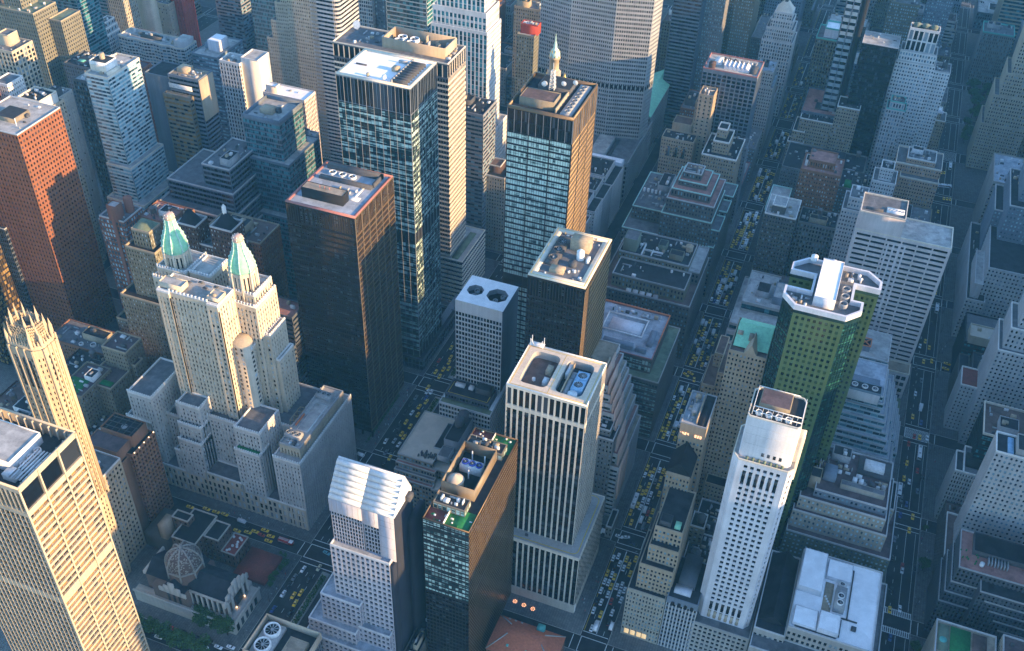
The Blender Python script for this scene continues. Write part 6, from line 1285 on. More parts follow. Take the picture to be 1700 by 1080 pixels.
b=Bld('pale_setback_tower','tall pale grey stone tower with notched setbacks near the right edge','tower',(140,590),100)
st=dict(STY['small'],wall='pale_grey',glass='g_std',bw=2.6,pw=1.5,ph=1.0,trim='white_trim',roof='roof_grey')
b.tier((120.3,150,572.5,606),0,83,st,seed=1); b.tier((123,150,576,604),83,99,st,seed=2); b.tier((127,150,579,602),99,118,st,seed=3); b.tier((131,150,582,600),118,150,st,seed=4); b.tier((110,122,584,604),0,40,dict(st,roof='red_tiles'),seed=5); b.finish()
quick('dark_shadow_block','dark block with a beige flat roof behind the notched grey tower','block',[(112,146,640,676,0,34),(114,136,640,655,34,40,dict(dep=0,wall='sand',roof='roof_warm'))],'grid',30,(1,3,0,0,False),wall='black_metal',glass='g_teal',roof='roof_grey')
quick('long_grey_wing','long grey wing along the right-hand avenue with a flat pale slab roof','building',[(110.5,124,690,800,0,36),(113,119,694,740,36,48,dict(dep=0,roof='roof_pale')),(119,150,700,790,0,60)],'punched',60,[(0,6)],wall='pale_grey',glass='g_std',roof='roof_dark')
quick('blue_grey_tower_block','wide blue-grey tower block with scattered window dots at the right edge','tower',[(124,160,742,800,0,90),(118,126,760,800,0,74),(130,160,752,790,90,118)],'punched',60,[(0,8),],wall='blue_grey',glass='g_cyan',roof='roof_dark',trim='pale_grey')
quick('hatched_roof_block','block with silver hatched roof plant above the blue-grey tower block','block',[(120,160,830,880,0,60)],'punched',0,[(0,16,0,2)],wall='concrete',glass='g_std',roof='roof_silver')
quick('dark_beige_roof_tower','dark glass building under a brown flat roof with beige rim at the right edge','building',[(118,150,510,540,0,66)],'curtain',60,(0,6),wall='black_metal',glass='g_teal',roof='roof_brown',trim='cream_trim',ph=1.6)
b=Bld('square_window_tower','broad pale stone tower with square windows and dark roof well at the right edge','tower',(140,465),100)
st=dict(STY['punched'],wall='pale_grey',glass='g_blue',bw=2.5,pw=1.3,fh=3.5,trim='white_trim',roof='roof_dark',ph=1.2)
b.tier((115,165,456.2,472.6),25,102,st,seed=1); b.box(121,124,458,470,102.1,103,'blue_unit','roof_unit'); b.box(125,160,458,471,102.1,106,'concrete','bulkhead',ph=.6,roof='roof_dark'); b.tier((110.5,165,440,480),0,25,dict(st,wall='dark_stone',roof='roof_brown'),seed=2); b.finish()
b=Bld('striped_wing','low pale wing with narrow window stripes running along the right-hand avenue','building',(118,510),60)
st=dict(STY['piers'],wall='pale_grey',glass='g_dark',bw=1.6,pw=.8,ph=1.0,roof='roof_dark',trim='white_trim')
b.tier((109,114,497,515),0,44,st,seed=1); b.tier((114,127,498,522),0,43,dict(st,roof='roof_grey'),seed=2); b.box(115,125,504,514,43,46,'black','roof_unit'); b.finish()
b=Bld('dark_stepped_block','dark stepped stone block with pink roof terraces at the lower right','block',(135,425),100)
st=dict(STY['piers'],wall='dark_grey',glass='g_dark',bw=2.2,pw=1.0,sd=.3,ph=.8,roof='roof_rose',trim='grey_trim')
b.tier((110,165,421,440),0,20,dict(st,roof='roof_black'),seed=1)
for i,(x0,y0,z) in enumerate(((108.5,412,28),(108,410,36),(107.5,408,44),(107,406.5,55))): b.tier((x0+1.5*i,165,y0+2.8*i-3,440),20 if i else 0,z,dict(st,fh=3.3,roof='roof_rose' if i==3 else 'roof_dark'),name='step',seed=2+i)
for i in range(6): b.tier((124+i*4,165,404-i*1.5+i,414),0,50-i*6,dict(st,fh=3.3,roof='roof_dark'),name='step',seed=10+i)
b.box(118,165,424,438,55,58,'dark_unit','plant_room',ph=.5,roof='roof_black')
for i in range(7): b.box(126+i*1.6,126.5+i*1.6,419,424,55,57.5,'mid_metal','roof_frame')
b.part(MB().cyl(123,418,1.2,55,57,12),'roof_vent','white_metal')
for i in range(9): x,y=RNG.uniform(112,121),RNG.uniform(416,427); b.part(MB().cyl(x,y,.4,55.05,56.2,6),'planter','turf')
b.finish()
b=Bld('roof_garden_building','low stone building with a green roof garden in the lower right corner','building',(122,372),60)
st=dict(STY['piers'],wall='grey_lime',glass='g_std',ph=1.1,roof='roof_tan',trim='pale_grey')
b.tier((105.7,135.5,350,386),0,40,st,seed=1); b.part(MB().box(113,123,367,384,40.05,40.6),'roof_lawn','lawn' if False else 'turf'); b.part(MB().box(107,112.4,367,384,40.05,40.4),'roof_bed','roof_sage'); b.part(MB().cyl(109.6,374,1.9,40.4,40.7,14),'garden_pool','turquoise'); b.part(MB().box(124,131,367,384,40.05,40.4),'roof_bed','roof_brown')
b.finish()
quick('corner_dark_block','dark-roofed block beyond the roof garden in the bottom right corner','block',[(137,170,345,384,0,46)],'piers',30,(0,6),wall='grey_lime',glass='g_dark',roof='roof_plum',trim='pale_grey')
quick('lowrise_row','row of low dark shops between the stepped dark block and the striped wing','building',[(111,160,482,496,0,18)],'small',0,(0,10),wall='dark_stone',glass='g_std',roof='roof_brown')
quick('avenue_lowrise','low dark green-roofed shop building along the right-hand avenue below the beige flat roof','building',[(111,118,606,636,0,26),(119,140,610,636,0,30)],'small',20,[(1,8)],wall='dark_stone',glass='g_std',roof='roof_dark')
# --- left foreground low rise
quick('tan_lowrise_hotel','tan lowrise hotel with plum roof between crowned tower and twin-towered hotel','hotel',[(-401,-383,370,386,0,73),(-404,-384,352,372,0,58),(-386,-380,372,380,0,62)],'small',60,[(0,4,0,0,False)],lambda b:b.part(MB().box(-403,-386,354,358,58.1,58.5),'roof_lawn','turf'),wall='tan_dark',glass='g_std',trim='tan_brick',roof='roof_plum')
quick('green_court_block','olive block with a bright green roof terrace right behind the crowned tower','block',[(-412,-394,338,366,0,60)],'small',40,[(0,7)],lambda b:b.part(MB().box(-411,-399,339,352,60.1,60.6),'roof_lawn','turf'),wall='tan_dark',glass='g_std',roof='roof_plum')
quick('fan_roof_lowrise','brown lowrise with big roof fans at the foot of the rust-red tower','block',[(-470,-420,392,414,0,40)],'small',40,[(0,12,0,4)],wall='brown_brick',glass='g_std',roof='roof_grey')
quick('brown_lowrise','dark brown lowrise block left of the fan-roofed one','block',[(-440,-410,362,388,0,44)],'small',40,[(0,14,1)],wall='dark_brick',glass='g_std',roof='roof_dark')
quick('white_bar_roof','dark low building with one long pale roof bar right of the rust-red tower','building',[(-470,-440,470,500,0,36)],'small',0,None,lambda b:b.box(-470,-446,470.5,473,36,38.5,'pale_unit','roof_bar'),wall='dark_grey',glass='g_dark',roof='roof_black')
quick('dark_gold_tower','dark glass tower with gold lit floors at the left edge','tower',[(-545,-516,392,418,0,150)],'curtain',60,None,None,wall='black_metal',glass='g_gold',pier='bronze_lit')
quick('dark_low_slab','dark blue slab with a pale roof edge left of the rust-red tower','block',[(-560,-515,424,470,0,96)],'curtain',20,(0,6),wall='dark_grey',glass='g_bronze',trim='pale_grey',roof='roof_dark')
quick('castle_house','grey house with crenels in the dark at the left edge behind the crowned tower','house',[(-420,-404,318,340,0,52),(-440,-420,300,330,0,40)],'small',20,[(0,6)],wall='mid_grey',glass='g_std',roof='roof_dark')
quick('brick_roofs_edge','reddish roofed lowrise at the left edge left of the crowned tower','building',[(-470,-432,330,358,0,30)],'small',0,(0,14,1),wall='dark_brick',glass='g_std',roof='roof_brown')
quick('annex_lowrise','small dark annex between the crowned tower and the tan lowrise hotel','building',[(-376,-356,330,336,0,30),(-396,-378,330,350,0,34)],'small',0,(1,6),wall='dark_stone',glass='g_std',roof='roof_dark')
# --- bottom edge
b=Bld('fan_roof_block','block with two big white-rimmed cooling fans in its walled roof at the bottom edge','block',(-188,232),60)
st=dict(STY['curtain'],wall='dark_grey',glass='g_bronze',pier='steel_blue',roof='roof_dark',ph=0)
b.tier((-211,-180.5,225,247),0,55,st)
m=MB()
for q in ((-211,-180.5,225,225.5),(-211,-180.5,246.5,247),(-211,-210.5,225.5,246.5),(-181,-180.5,225.5,246.5)): m.box(*q,55,60)
b.part(m,'plant_screen','sand'); b.box(-209,-199,227,245,55,57.5,'roof_unit','cooling_unit')
for y in (231.5,240.5): b.fan(-204,y,57.5,4.0,2.2,'white_metal',10)
b.box(-194,-184,232,241,55,58,'tan_unit','bulkhead',ph=.3,roof='roof_tan'); b.box(-198,-196,228,230,55,57,'mid_metal','roof_unit'); b.finish()
b=Bld('red_roofed_mansion','low mansion with a red tiled hipped roof and turquoise dormers at the bottom centre','mansion',(-92,308),60)
b.tier((-113,-76,296,318),0,16,dict(STY['punched'],wall='brown_brick',glass='g_std',ph=.2,roof='terracotta',trim='pale_grey'))
m=MB(); m.loft([[(-113.4,295.6,16.3),(-75.6,295.6,16.3),(-75.6,318.4,16.3),(-113.4,318.4,16.3)],[(-104,304,24),(-85,304,24),(-85,310,24),(-104,310,24)]]); b.part(m,'hip_roof','terracotta')
b.box(-91,-87,313.5,317,17.2,22.6,'turquoise','dormer'); b.box(-103,-101.8,299,301,17.5,20.4,'turquoise','skylight'); b.box(-92.5,-91.5,299,300.5,17.5,20.4,'turquoise','skylight'); b.box(-90.8,-89.8,299,300.5,17.5,20.4,'turquoise','skylight')
b.part(MB().bar((-113.2,295.8,16.5),(-104,304,24.1),.25).bar((-75.8,295.8,16.5),(-85,304,24.1),.25).bar((-75.8,318.2,16.5),(-85,310,24.1),.25).bar((-113.2,318.2,16.5),(-104,310,24.1),.25),'ridge_tile','concrete')
for i in range(3): b.box(-108+i*3.5,-106.8+i*3.5,316,317,17,18.4,'concrete','chimney')
b.finish()
quick('dark_courtyard_shops','dark low roofs squeezed between the two bottom centre towers','building',[(-150,-142,268,300,0,24)],'small',0,(0,8),wall='dark_stone',glass='g_std',roof='roof_black')
# --- unseen slabs added beyond the right edge to keep the streets in evening shade
def shade_slab(x0,x1,y0,y1,z,lab): quick('shade_tower',lab,'tower',[(x0,x1,y0,y1,0,z)],'piers',0,None,None,wall='limestone',glass='g_std',bw=4,fh=4)
W=[(235,275,120,190,132),(230,280,196,262,140),(240,285,268,330,150),(225,270,337,398,143),(240,300,420,476,152),(235,280,500,556,140),(240,285,582,640,150),(235,290,662,722,144),(240,285,742,802,152),(245,290,822,884,150),(240,290,902,960,154),(250,300,985,1060,158),(250,300,1068,1140,160),(255,300,1150,1230,170),(260,300,1240,1330,175)]
for i,(x0,x1,y0,y1,z) in enumerate(W): shade_slab(x0,x1,y0,y1,z+26,'unseen added shade slab, %s from the front in the row beyond the right edge'%('first second third fourth fifth sixth seventh eighth ninth tenth eleventh twelfth thirteenth fourteenth fifteenth'.split()[i]))

# --- the far field, block after block to the horizon
rf=random.Random(91)
OCC=[]
for o in list(col.objects):
    if o.type=='EMPTY' and o.get('category') and o.location.y>820: OCC.append((o.location.x,o.location.y))
FW=['grey_brick','olive_stone','tan_dark','blue_grey','mid_grey','dark_stone','steel_blue','tan_brick','concrete','brown_brick','pale_grey']
FC={'grey_brick':'grey','olive_stone':'olive','tan_dark':'dull tan','blue_grey':'blue-grey','mid_grey':'slate grey','dark_stone':'dark','steel_blue':'steel blue','tan_brick':'tan','concrete':'pale grey','brown_brick':'brown','pale_grey':'pale'}
nfar=0
for a in range(len(AV)-1):
    for k in range(6,14):
        X0,X1=AV[a][1]+4,AV[a+1][0]-4
        if X1-X0<20 or X0>180: continue
        y0,y1=S(k)+10,S(k+1)-10
        if a<=4 and k<7: continue
        x=X0
        while x<X1-12:
            w_=rf.uniform(26,46); xe=min(x+w_,X1); cx=(x+xe)/2
            for (ya,yb) in (((y0,(y0+y1)/2-1),((y0+y1)/2+1,y1)) if k<11 else ((y0,y1),)):
                cy=(ya+yb)/2
                if any(abs(cx-ox)<26 and abs(cy-oy)<32 for ox,oy in OCC): continue
                if a>=8 and (cx<150 and cy<1190): continue
                if cy<880 and cx>-400: continue
                h=rf.choice((22,30,38,46,60,80,110)) if cx<-90 else rf.choice((20,26,34,44,56,70))
                pc=cam.matrix_world.inverted() @ Vector((cx,cy,h)); u_,v_=850+f_px*pc.x/-pc.z, 540-f_px*pc.y/-pc.z
                if not (-60<u_<1760 and -60<v_<500) or nfar>=260: continue
                m=rf.choice(FW); side='top left' if cx<-420 else 'top centre' if cx<-60 else 'top right'
                tiers=[(x+.4,xe-.4,ya,yb,0,h)]
                if rf.random()<.6: tiers.append((x+3,xe-3,ya+2,yb-3,h,h+rf.choice((4,8,14))))
                b_=Bld('distant_block',f'{FC[m]} distant block among the far rows at the {side}, {"low" if h<40 else "mid-height" if h<75 else "tall"}','block',(cx,cy),0,f'{FC[m]} {"low" if h<40 else "mid-height" if h<75 else "tall"} distant blocks, {side}')
                st_=dict(STY[rf.choice(('punched','small','piers','bands'))],wall=m,glass=rf.choice(('g_std','g_blue','g_dark')),roof=rf.choice(('roof_grey','roof_dark','roof_pale','roof_brown','roof_silver')))
                for t in tiers: b_.tier(t[:4],t[4],t[5],st_,name='wall')
                t=tiers[-1]; b_.clutter(t[0]+1,t[1]-1,t[2]+1,t[3]-1,t[5],nfar,5,1 if rf.random()<.4 else 0); b_.finish(); nfar+=1
            x=xe
print('far blocks',nfar)

for i in range(13): shade_slab(400,450,224+80.5*i,286+80.5*i,214+(i%3)*6,'unseen added shade slab, %s from the front, in the second row beyond the right edge'%('first second third fourth fifth sixth seventh eighth ninth tenth eleventh twelfth thirteenth'.split()[i]))  # second unseen row, added to stop sun coming down the street gaps
# ------------------------------------------------------------------ vehicles
plain('taxi_yellow',(.92,.55,.02),.35,.5); plain('car_white',(.85,.85,.85),.35,.5); plain('car_black',(.012,.012,.014),.3,.5); plain('car_red',(.42,.025,.02),.35,.5); plain('car_blue',(.03,.08,.25),.35,.5); plain('car_grey',(.16,.17,.18),.35,.5); plain('car_silver',(.42,.43,.45),.3,.5); plain('car_cream',(.6,.55,.36),.35,.5); plain('car_teal',(.10,.33,.38),.35,.5)
plain('car_glass',(.012,.015,.02),.15,.6); plain('tyre',(.01,.01,.01),.9); plain('chrome',(.5,.5,.5),.3); plain('tail_lamp',(.5,.02,.01),.4)
PROTO = {}
def sub(mb, n, m, p): return mb.build(n, MATS[m], p, (0,0,0))
def wheels(p, xs, hw, r=.33):
    for sx in xs:
        for sy in (-1, 1):
            k = 10; mb = MB(); c = lambda y, rr: [(sx+rr*math.cos(2*math.pi*i/k), y, .33+rr*math.sin(2*math.pi*i/k)) for i in range(k)]
            a, b_ = sy*(hw-.22), sy*(hw+.01)
            mb.loft([c(min(a,b_), r), c(max(a,b_), r)]); sub(mb, 'wheel', 'tyre', p)
def sedan(colour, taxi=False):
    key = ('sedan', colour, taxi)
    if key in PROTO: return PROTO[key]
    root = bpy.data.objects.new('taxi' if taxi else 'car', None); ORG[root.name] = Vector((0,0,0))
    L, W = 2.45, .92
    sec = lambda x, w_, z0, z1: [(x,-w_,z0),(x,w_,z0),(x,w_,z1-.12),(x,w_-.12,z1),(x,-w_+.12,z1),(x,-w_,z1-.12)]
    body = MB().loft([[(-L,-W+.15,.45),(-L,W-.15,.45),(-L,W-.15,.8),(-L,W-.3,.86),(-L,-W+.3,.86),(-L,-W+.15,.8)], sec(-L+.18,W,.32,.92), sec(-1.1,W,.28,.98), sec(.8,W,.28,.98), sec(L-.3,W,.32,.86), [(L,-W+.15,.42),(L,W-.15,.42),(L,W-.15,.68),(L,W-.3,.74),(L,-W+.3,.74),(L,-W+.15,.68)]])
    sub(body, 'body', colour, root)
    cab = lambda x, w_, z: [(x,-w_,z),(x,w_,z)]
    g = MB().loft([[(-1.55,-.8,.95),(1.0,-.8,.95),(1.0,.8,.95),(-1.55,.8,.95)], [(-1.0,-.62,1.4),(.35,-.62,1.4),(.35,.62,1.4),(-1.0,.62,1.4)]]); sub(g, 'windows', 'car_glass', root)
    rf = MB().loft([[(-1.06,-.66,1.38),(.4,-.66,1.38),(.4,.66,1.38),(-1.06,.66,1.38)],[(-.95,-.58,1.46),(.3,-.58,1.46),(.3,.58,1.46),(-.95,.58,1.46)]]); sub(rf, 'car_roof', colour, root)
    wheels(root, (-1.5, 1.5), .9)
    sub(MB().box(L-.05,L+.03,-.75,.75,.5,.62,True), 'headlight', 'chrome', root); sub(MB().box(-L-.03,-L+.05,-.75,.75,.6,.74,True), 'tail_light', 'tail_lamp', root)
    if taxi: sub(MB().box(-.45,-.2,-.32,.32,1.46,1.64), 'roof_sign', 'white_metal', root)
    PROTO[key] = root; return root
def van(colour, L=2.9, H=2.3):
    key = ('van', colour, L)
    if key in PROTO: return PROTO[key]
    root = bpy.data.objects.new('van', None); ORG[root.name] = Vector((0,0,0)); W = 1.0
    sub(MB().loft([[(-L,-W,.4),(L,-W,.4),(L,W,.4),(-L,W,.4)],[(-L,-W,1.2),(L-.05,-W,1.15),(L-.05,W,1.15),(-L,W,1.2)],[(-L,-W+.08,H),(L-1.3,-W+.08,H),(L-1.3,W-.08,H),(-L,W-.08,H)]]), 'body', colour, root)
    sub(MB().loft([[(L-1.2,-.9,1.3),(L-.12,-.9,1.2),(L-.12,.9,1.2),(L-1.2,.9,1.3)],[(L-1.28,-.86,H-.15),(L-1.15,-.86,H-.12),(L-1.15,.86,H-.12),(L-1.28,.86,H-.15)]]), 'windscreen', 'car_glass', root)
    wheels(root, (-L+.8, L-.9), .98, .38); sub(MB().box(-L-.03,-L+.02,-.9,.9,.6,.8,True), 'tail_light', 'tail_lamp', root)
    PROTO[key] = root; return root
def bus(colour='car_white', L=6.0):
    key = ('bus', colour, L)
    if key in PROTO: return PROTO[key]
    root = bpy.data.objects.new('bus', None); ORG[root.name] = Vector((0,0,0)); W, H = 1.27, 3.0
    sub(MB().loft([[(-L,-W,.35),(L,-W,.35),(L,W,.35),(-L,W,.35)],[(-L,-W,H-.2),(L-.15,-W,H-.2),(L-.15,W,H-.2),(-L,W,H-.2)],[(-L+.2,-W+.2,H),(L-.4,-W+.2,H),(L-.4,W-.2,H),(-L+.2,W-.2,H)]]), 'body', colour, root)
    m = MB()
    for s_ in (-1,1):
        for i in range(7): x = -L+.7+i*(2*L-1.8)/7; m.box(x, x+(2*L-2.6)/7, s_*W-.03, s_*W+.03, 1.45, 2.35, True)
    m.box(L-.14,L-.02,-W+.15,W-.15,1.3,2.6,True); sub(m, 'windows', 'car_glass', root)
    sub(MB().box(-L+.8,-L+2.4,-.7,.7,H,H+.22).box(1.2,2.4,-.6,.6,H,H+.18), 'roof_hatch', 'roof_unit', root); wheels(root, (-L+1.9, L-2.0), W, .48)
    PROTO[key] = root; return root
def truck(colour='car_white', L=3.8):
    key = ('truck', colour, L)
    if key in PROTO: return PROTO[key]
    root = bpy.data.objects.new('truck', None); ORG[root.name] = Vector((0,0,0)); W = 1.2
    sub(MB().box(-L,L-2.1,-W,W,.9,3.3,True), 'cargo_box', colour, root); sub(MB().loft([[(L-1.9,-1.05,.5),(L,-1.05,.5),(L,1.05,.5),(L-1.9,1.05,.5)],[(L-1.9,-1.05,1.5),(L-.05,-1.05,1.4),(L-.05,1.05,1.4),(L-1.9,1.05,1.5)],[(L-1.9,-.95,2.5),(L-.9,-.95,2.5),(L-.9,.95,2.5),(L-1.9,.95,2.5)]]), 'cab', colour, root)
    sub(MB().loft([[(L-.75,-.9,1.5),(L-.1,-.9,1.45),(L-.1,.9,1.45),(L-.75,.9,1.5)],[(L-.95,-.85,2.35),(L-.8,-.85,2.3),(L-.8,.85,2.3),(L-.95,.85,2.35)]]), 'windscreen', 'car_glass', root)
    sub(MB().box(-L,L-.5,-.5,.5,.5,.9,True), 'chassis', 'tyre', root); wheels(root, (-L+1.2, L-1.0), 1.15, .45)
    PROTO[key] = root; return root
def fire_engine():
    root = bpy.data.objects.new('fire_engine', None); ORG[root.name] = Vector((0,0,0)); L, W = 4.8, 1.25
    sub(MB().box(-L,L-2.6,-W,W,.5,2.8,True), 'body', 'car_red', root); sub(MB().box(L-2.5,L,-W,W,.5,2.7,True), 'cab', 'car_red', root); sub(MB().box(L-2.55,L-.1,-W+.05,W-.05,2.72,2.9), 'cab_roof', 'car_white', root)
    m = MB(); 
    for y in (-.5,.5): m.box(-L+.2,L-3,y-.08,y+.08,2.95,3.15)
    for i in range(12): m.box(-L+.4+i*.55,-L+.5+i*.55,-.42,.42,2.97,3.1)
    sub(m, 'ladder', 'white_metal', root); sub(MB().box(-L+.1,L-2.7,-W-.02,W+.02,1.2,1.5), 'stripe', 'car_white', root); wheels(root, (-L+1.6, L-1.3), W, .5); return root
placed = []
def put(proto, x, y, heading, label, cat, group):
    """heading: 0 = away from the camera (+Y), 180 = towards it, 90 = +X ... degrees clockwise"""
    c = proto.copy(); col.objects.link(c); c.location = (x, y, 0.0); c.rotation_euler = (0, 0, R(90-heading)); tag(c, label, cat, group)
    for ch in proto.children:
        d = ch.copy(); d.parent = c; col.objects.link(d)
    return c
def unlink_protos():
    pass
rv = random.Random(21)
# prototypes stay out of the scene: only their copies are linked (children were linked on build)
def detach():
    for p in PROTO.values():
        for ch in p.children:
            if ch.name in col.objects: col.objects.unlink(ch)
def J(a): return rv.uniform(-a, a)
CN = {'car_white':'white','car_black':'black','car_red':'red','car_blue':'dark blue','car_grey':'grey','car_silver':'silver','car_cream':'cream','car_teal':'pale blue'}
# wide avenue, hand-placed
where = 'on the wide avenue beside the dark bronze tower'
for x,y in [(-229.9,514.4),(-234.6,501.5),(-230.5,506),(-227.3,508.2),(-230,498.1),(-233,484.5),(-228,470.7),(-230.3,464.4),(-228,456.8),(-232.4,447.5),(-228,444.7),(-230.3,436.2),(-227.6,434.2),(-228,413.7),(-231,520),(-235,530),(-228,538)]:
    put(sedan('taxi_yellow',True), x,y,180+J(4),'yellow taxi driving '+where,'taxi','taxis on the wide avenue by the bronze tower')
for x,y,c_ in [(-229,481.1,'car_white'),(-231.5,480.2,'car_white'),(-232.5,457.1,'car_white'),(-227.8,426.6,'car_white'),(-232,428.6,'car_silver'),(-237.1,426,'car_white'),(-229.9,474.6,'car_blue'),(-237,464.8,'car_black'),(-236.9,455.7,'car_black'),(-235,441.9,'car_black'),(-232.6,436.6,'car_black'),(-229.4,420.5,'car_black'),(-232.5,417,'car_grey'),(-229.4,409,'car_black'),(-237.7,507.2,'car_black'),(-237.3,513.5,'car_red'),(-236.5,472,'car_grey'),(-233,492,'car_black')]:
    put(sedan(c_), x,y,180+J(4),f'{CN[c_]} car driving {where}','car',f'{CN[c_]} cars on the wide avenue by the bronze tower')
put(van('car_white',2.4,1.9), -246.5,408.7,92,'white patrol car waiting between the hotel wing and the bronze tower','police car',None)
where = 'on the wide avenue beside the domed church'
for x,y in [(-231.6,296.4),(-228.6,299.6),(-228,292.1)]: put(sedan('taxi_yellow',True),x,y,180+J(3),'yellow taxi in the trio '+where,'taxi','taxis on the wide avenue by the church')
for x,y,c_ in [(-235.6,314.5,'car_white'),(-227.6,318.9,'car_cream'),(-237.6,295.2,'car_white'),(-229,309.8,'car_black'),(-237.6,301,'car_black'),(-237.5,307.6,'car_grey'),(-237.4,284,'car_blue'),(-227.5,285.4,'car_black'),(-228.6,330.2,'car_teal')]:
    put(sedan(c_),x,y,(100 if c_=='car_teal' else 180)+J(3),f'{CN[c_]} car {"turning at the crossing" if c_=="car_teal" else "in the lane"} {where}','car',f'{CN[c_]} cars by the church')
where='in the cross street between the church and the twin-towered hotel'
for x,y in [(-276.2,328.2),(-265.7,328.6),(-265.1,325),(-313.1,332.2),(-306.4,332.3),(-300.5,332.7),(-286.6,324.6),(-279.9,326),(-323.3,329.7),(-271.2,331.2)]: put(sedan('taxi_yellow',True),x,y,90+J(5),'yellow taxi '+where,'taxi','taxis outside the twin-towered hotel')
put(sedan('car_red'),-271.5,327.4,92,'red car among taxis '+where,'car',None); put(sedan('car_black'),-284,329.6,90,'black car '+where,'car',None)
put(van('car_white',2.7,2.1),-287.9,331.9,90,'white van parked '+where,'van',None)
fe=fire_engine(); put(fe,-254.9,328,90,'red and white fire engine at the corner of the twin-towered hotel','fire engine',None)
for ch in list(fe.children): col.objects.unlink(ch)
for x,y,c_ in [(-291.4,248.8,'car_white'),(-282,252.6,'car_red'),(-273.6,249.5,'car_silver'),(-286,245.1,'car_white'),(-266.5,252.7,'car_black'),(-259.3,249,'car_white'),(-252.2,251.8,'car_white'),(-246,254.3,'car_white'),(-259.1,253.2,'car_black'),(-276,253,'car_black'),(-296,252.6,'car_black'),(-289,252.8,'car_grey')]:
    put(sedan(c_),x,y,90+J(3),f'{CN[c_]} car in the leafy side street below the domed church','car',f'{CN[c_]} cars in the leafy side street')
# right-hand avenue, hand-placed
def segname(y): return 'beside the white department store roof' if y<430 else 'beside the tan setback terraces' if y<500 else 'beside the blue glass steps' if y<600 else 'below the horizontally banded tower' if y<700 else 'beside the cream ornate tower' if y<940 else 'near the park trees'
for x,y in [(92.3,675.1),(95.6,668.5),(92.7,650.2),(98.3,653.1),(89.6,586.4),(95.6,567.3),(89.3,539.1),(88.6,524.1),(96.4,492.6),(95.2,480.5),(89.2,415.5),(90.5,714),(96,742),(92,805),(97,830),(91,868),(94.6,893),(97.4,893.5),(100,894),(90,940),(92.6,941)]:
    put(sedan('taxi_yellow',True),x,y,180+J(3),'yellow taxi on the right-hand avenue '+segname(y),'taxi','taxis on the right-hand avenue '+segname(y))
for x,y,c_ in [(89,667.8,'car_white'),(89.6,611.6,'car_white'),(95.5,582.6,'car_blue'),(100.4,568.6,'car_white'),(92,522.4,'car_white'),(89,558,'car_red'),(92.0,566.7,'car_red'),(96.3,534.5,'car_red'),(94.6,418.5,'car_white'),(93.6,447.2,'car_white'),(88.9,491.1,'car_blue'),(91.9,502,'car_blue'),(91.1,396.4,'car_blue'),(88,640,'car_black'),(95.5,700,'car_black'),(88.5,505,'car_grey'),(100,530,'car_black'),(87.8,455,'car_black'),(97.5,516,'car_grey'),(100.3,600,'car_black'),(93.4,450.5,'car_red'),(90,760,'car_white'),(97,790,'car_black'),(92,850,'car_black'),(99,915,'car_grey'),(87.4,470,'car_grey'),(100.5,452,'car_black'),(89,430,'car_black'),(92.5,628,'car_grey')]:
    put(sedan(c_),x,y,180+J(3),f'{CN[c_]} car on the right-hand avenue {segname(y)}','car',f'{CN[c_]} cars on the right-hand avenue {segname(y)}')
put(bus(),96.4,551.3,180,'long white bus on the right-hand avenue beside the blue glass steps','bus',None); put(truck('car_white',2.8),94,597,180,'white box truck on the right-hand avenue above the box junction','truck',None); put(bus('car_white',5.5),86.6,512,180,'white coach at the kerb by the tan setback terraces','bus',None); put(bus('car_white',6.0),94,915,80,'white bus turning across the box junction near the park trees','bus',None); put(bus('car_white',5.8),97,955,180,'white bus beside the park trees','bus',None); put(bus('car_white',5.5),98,720,180,'white bus on the right-hand avenue behind the horizontally banded tower','bus',None)
for x,y in [(109.2,654.5),(108.4,648.4)]: put(sedan('taxi_yellow',True),x,y,100,'yellow taxi leaving the right-hand avenue into the side street','taxi','taxis turning into the side street')
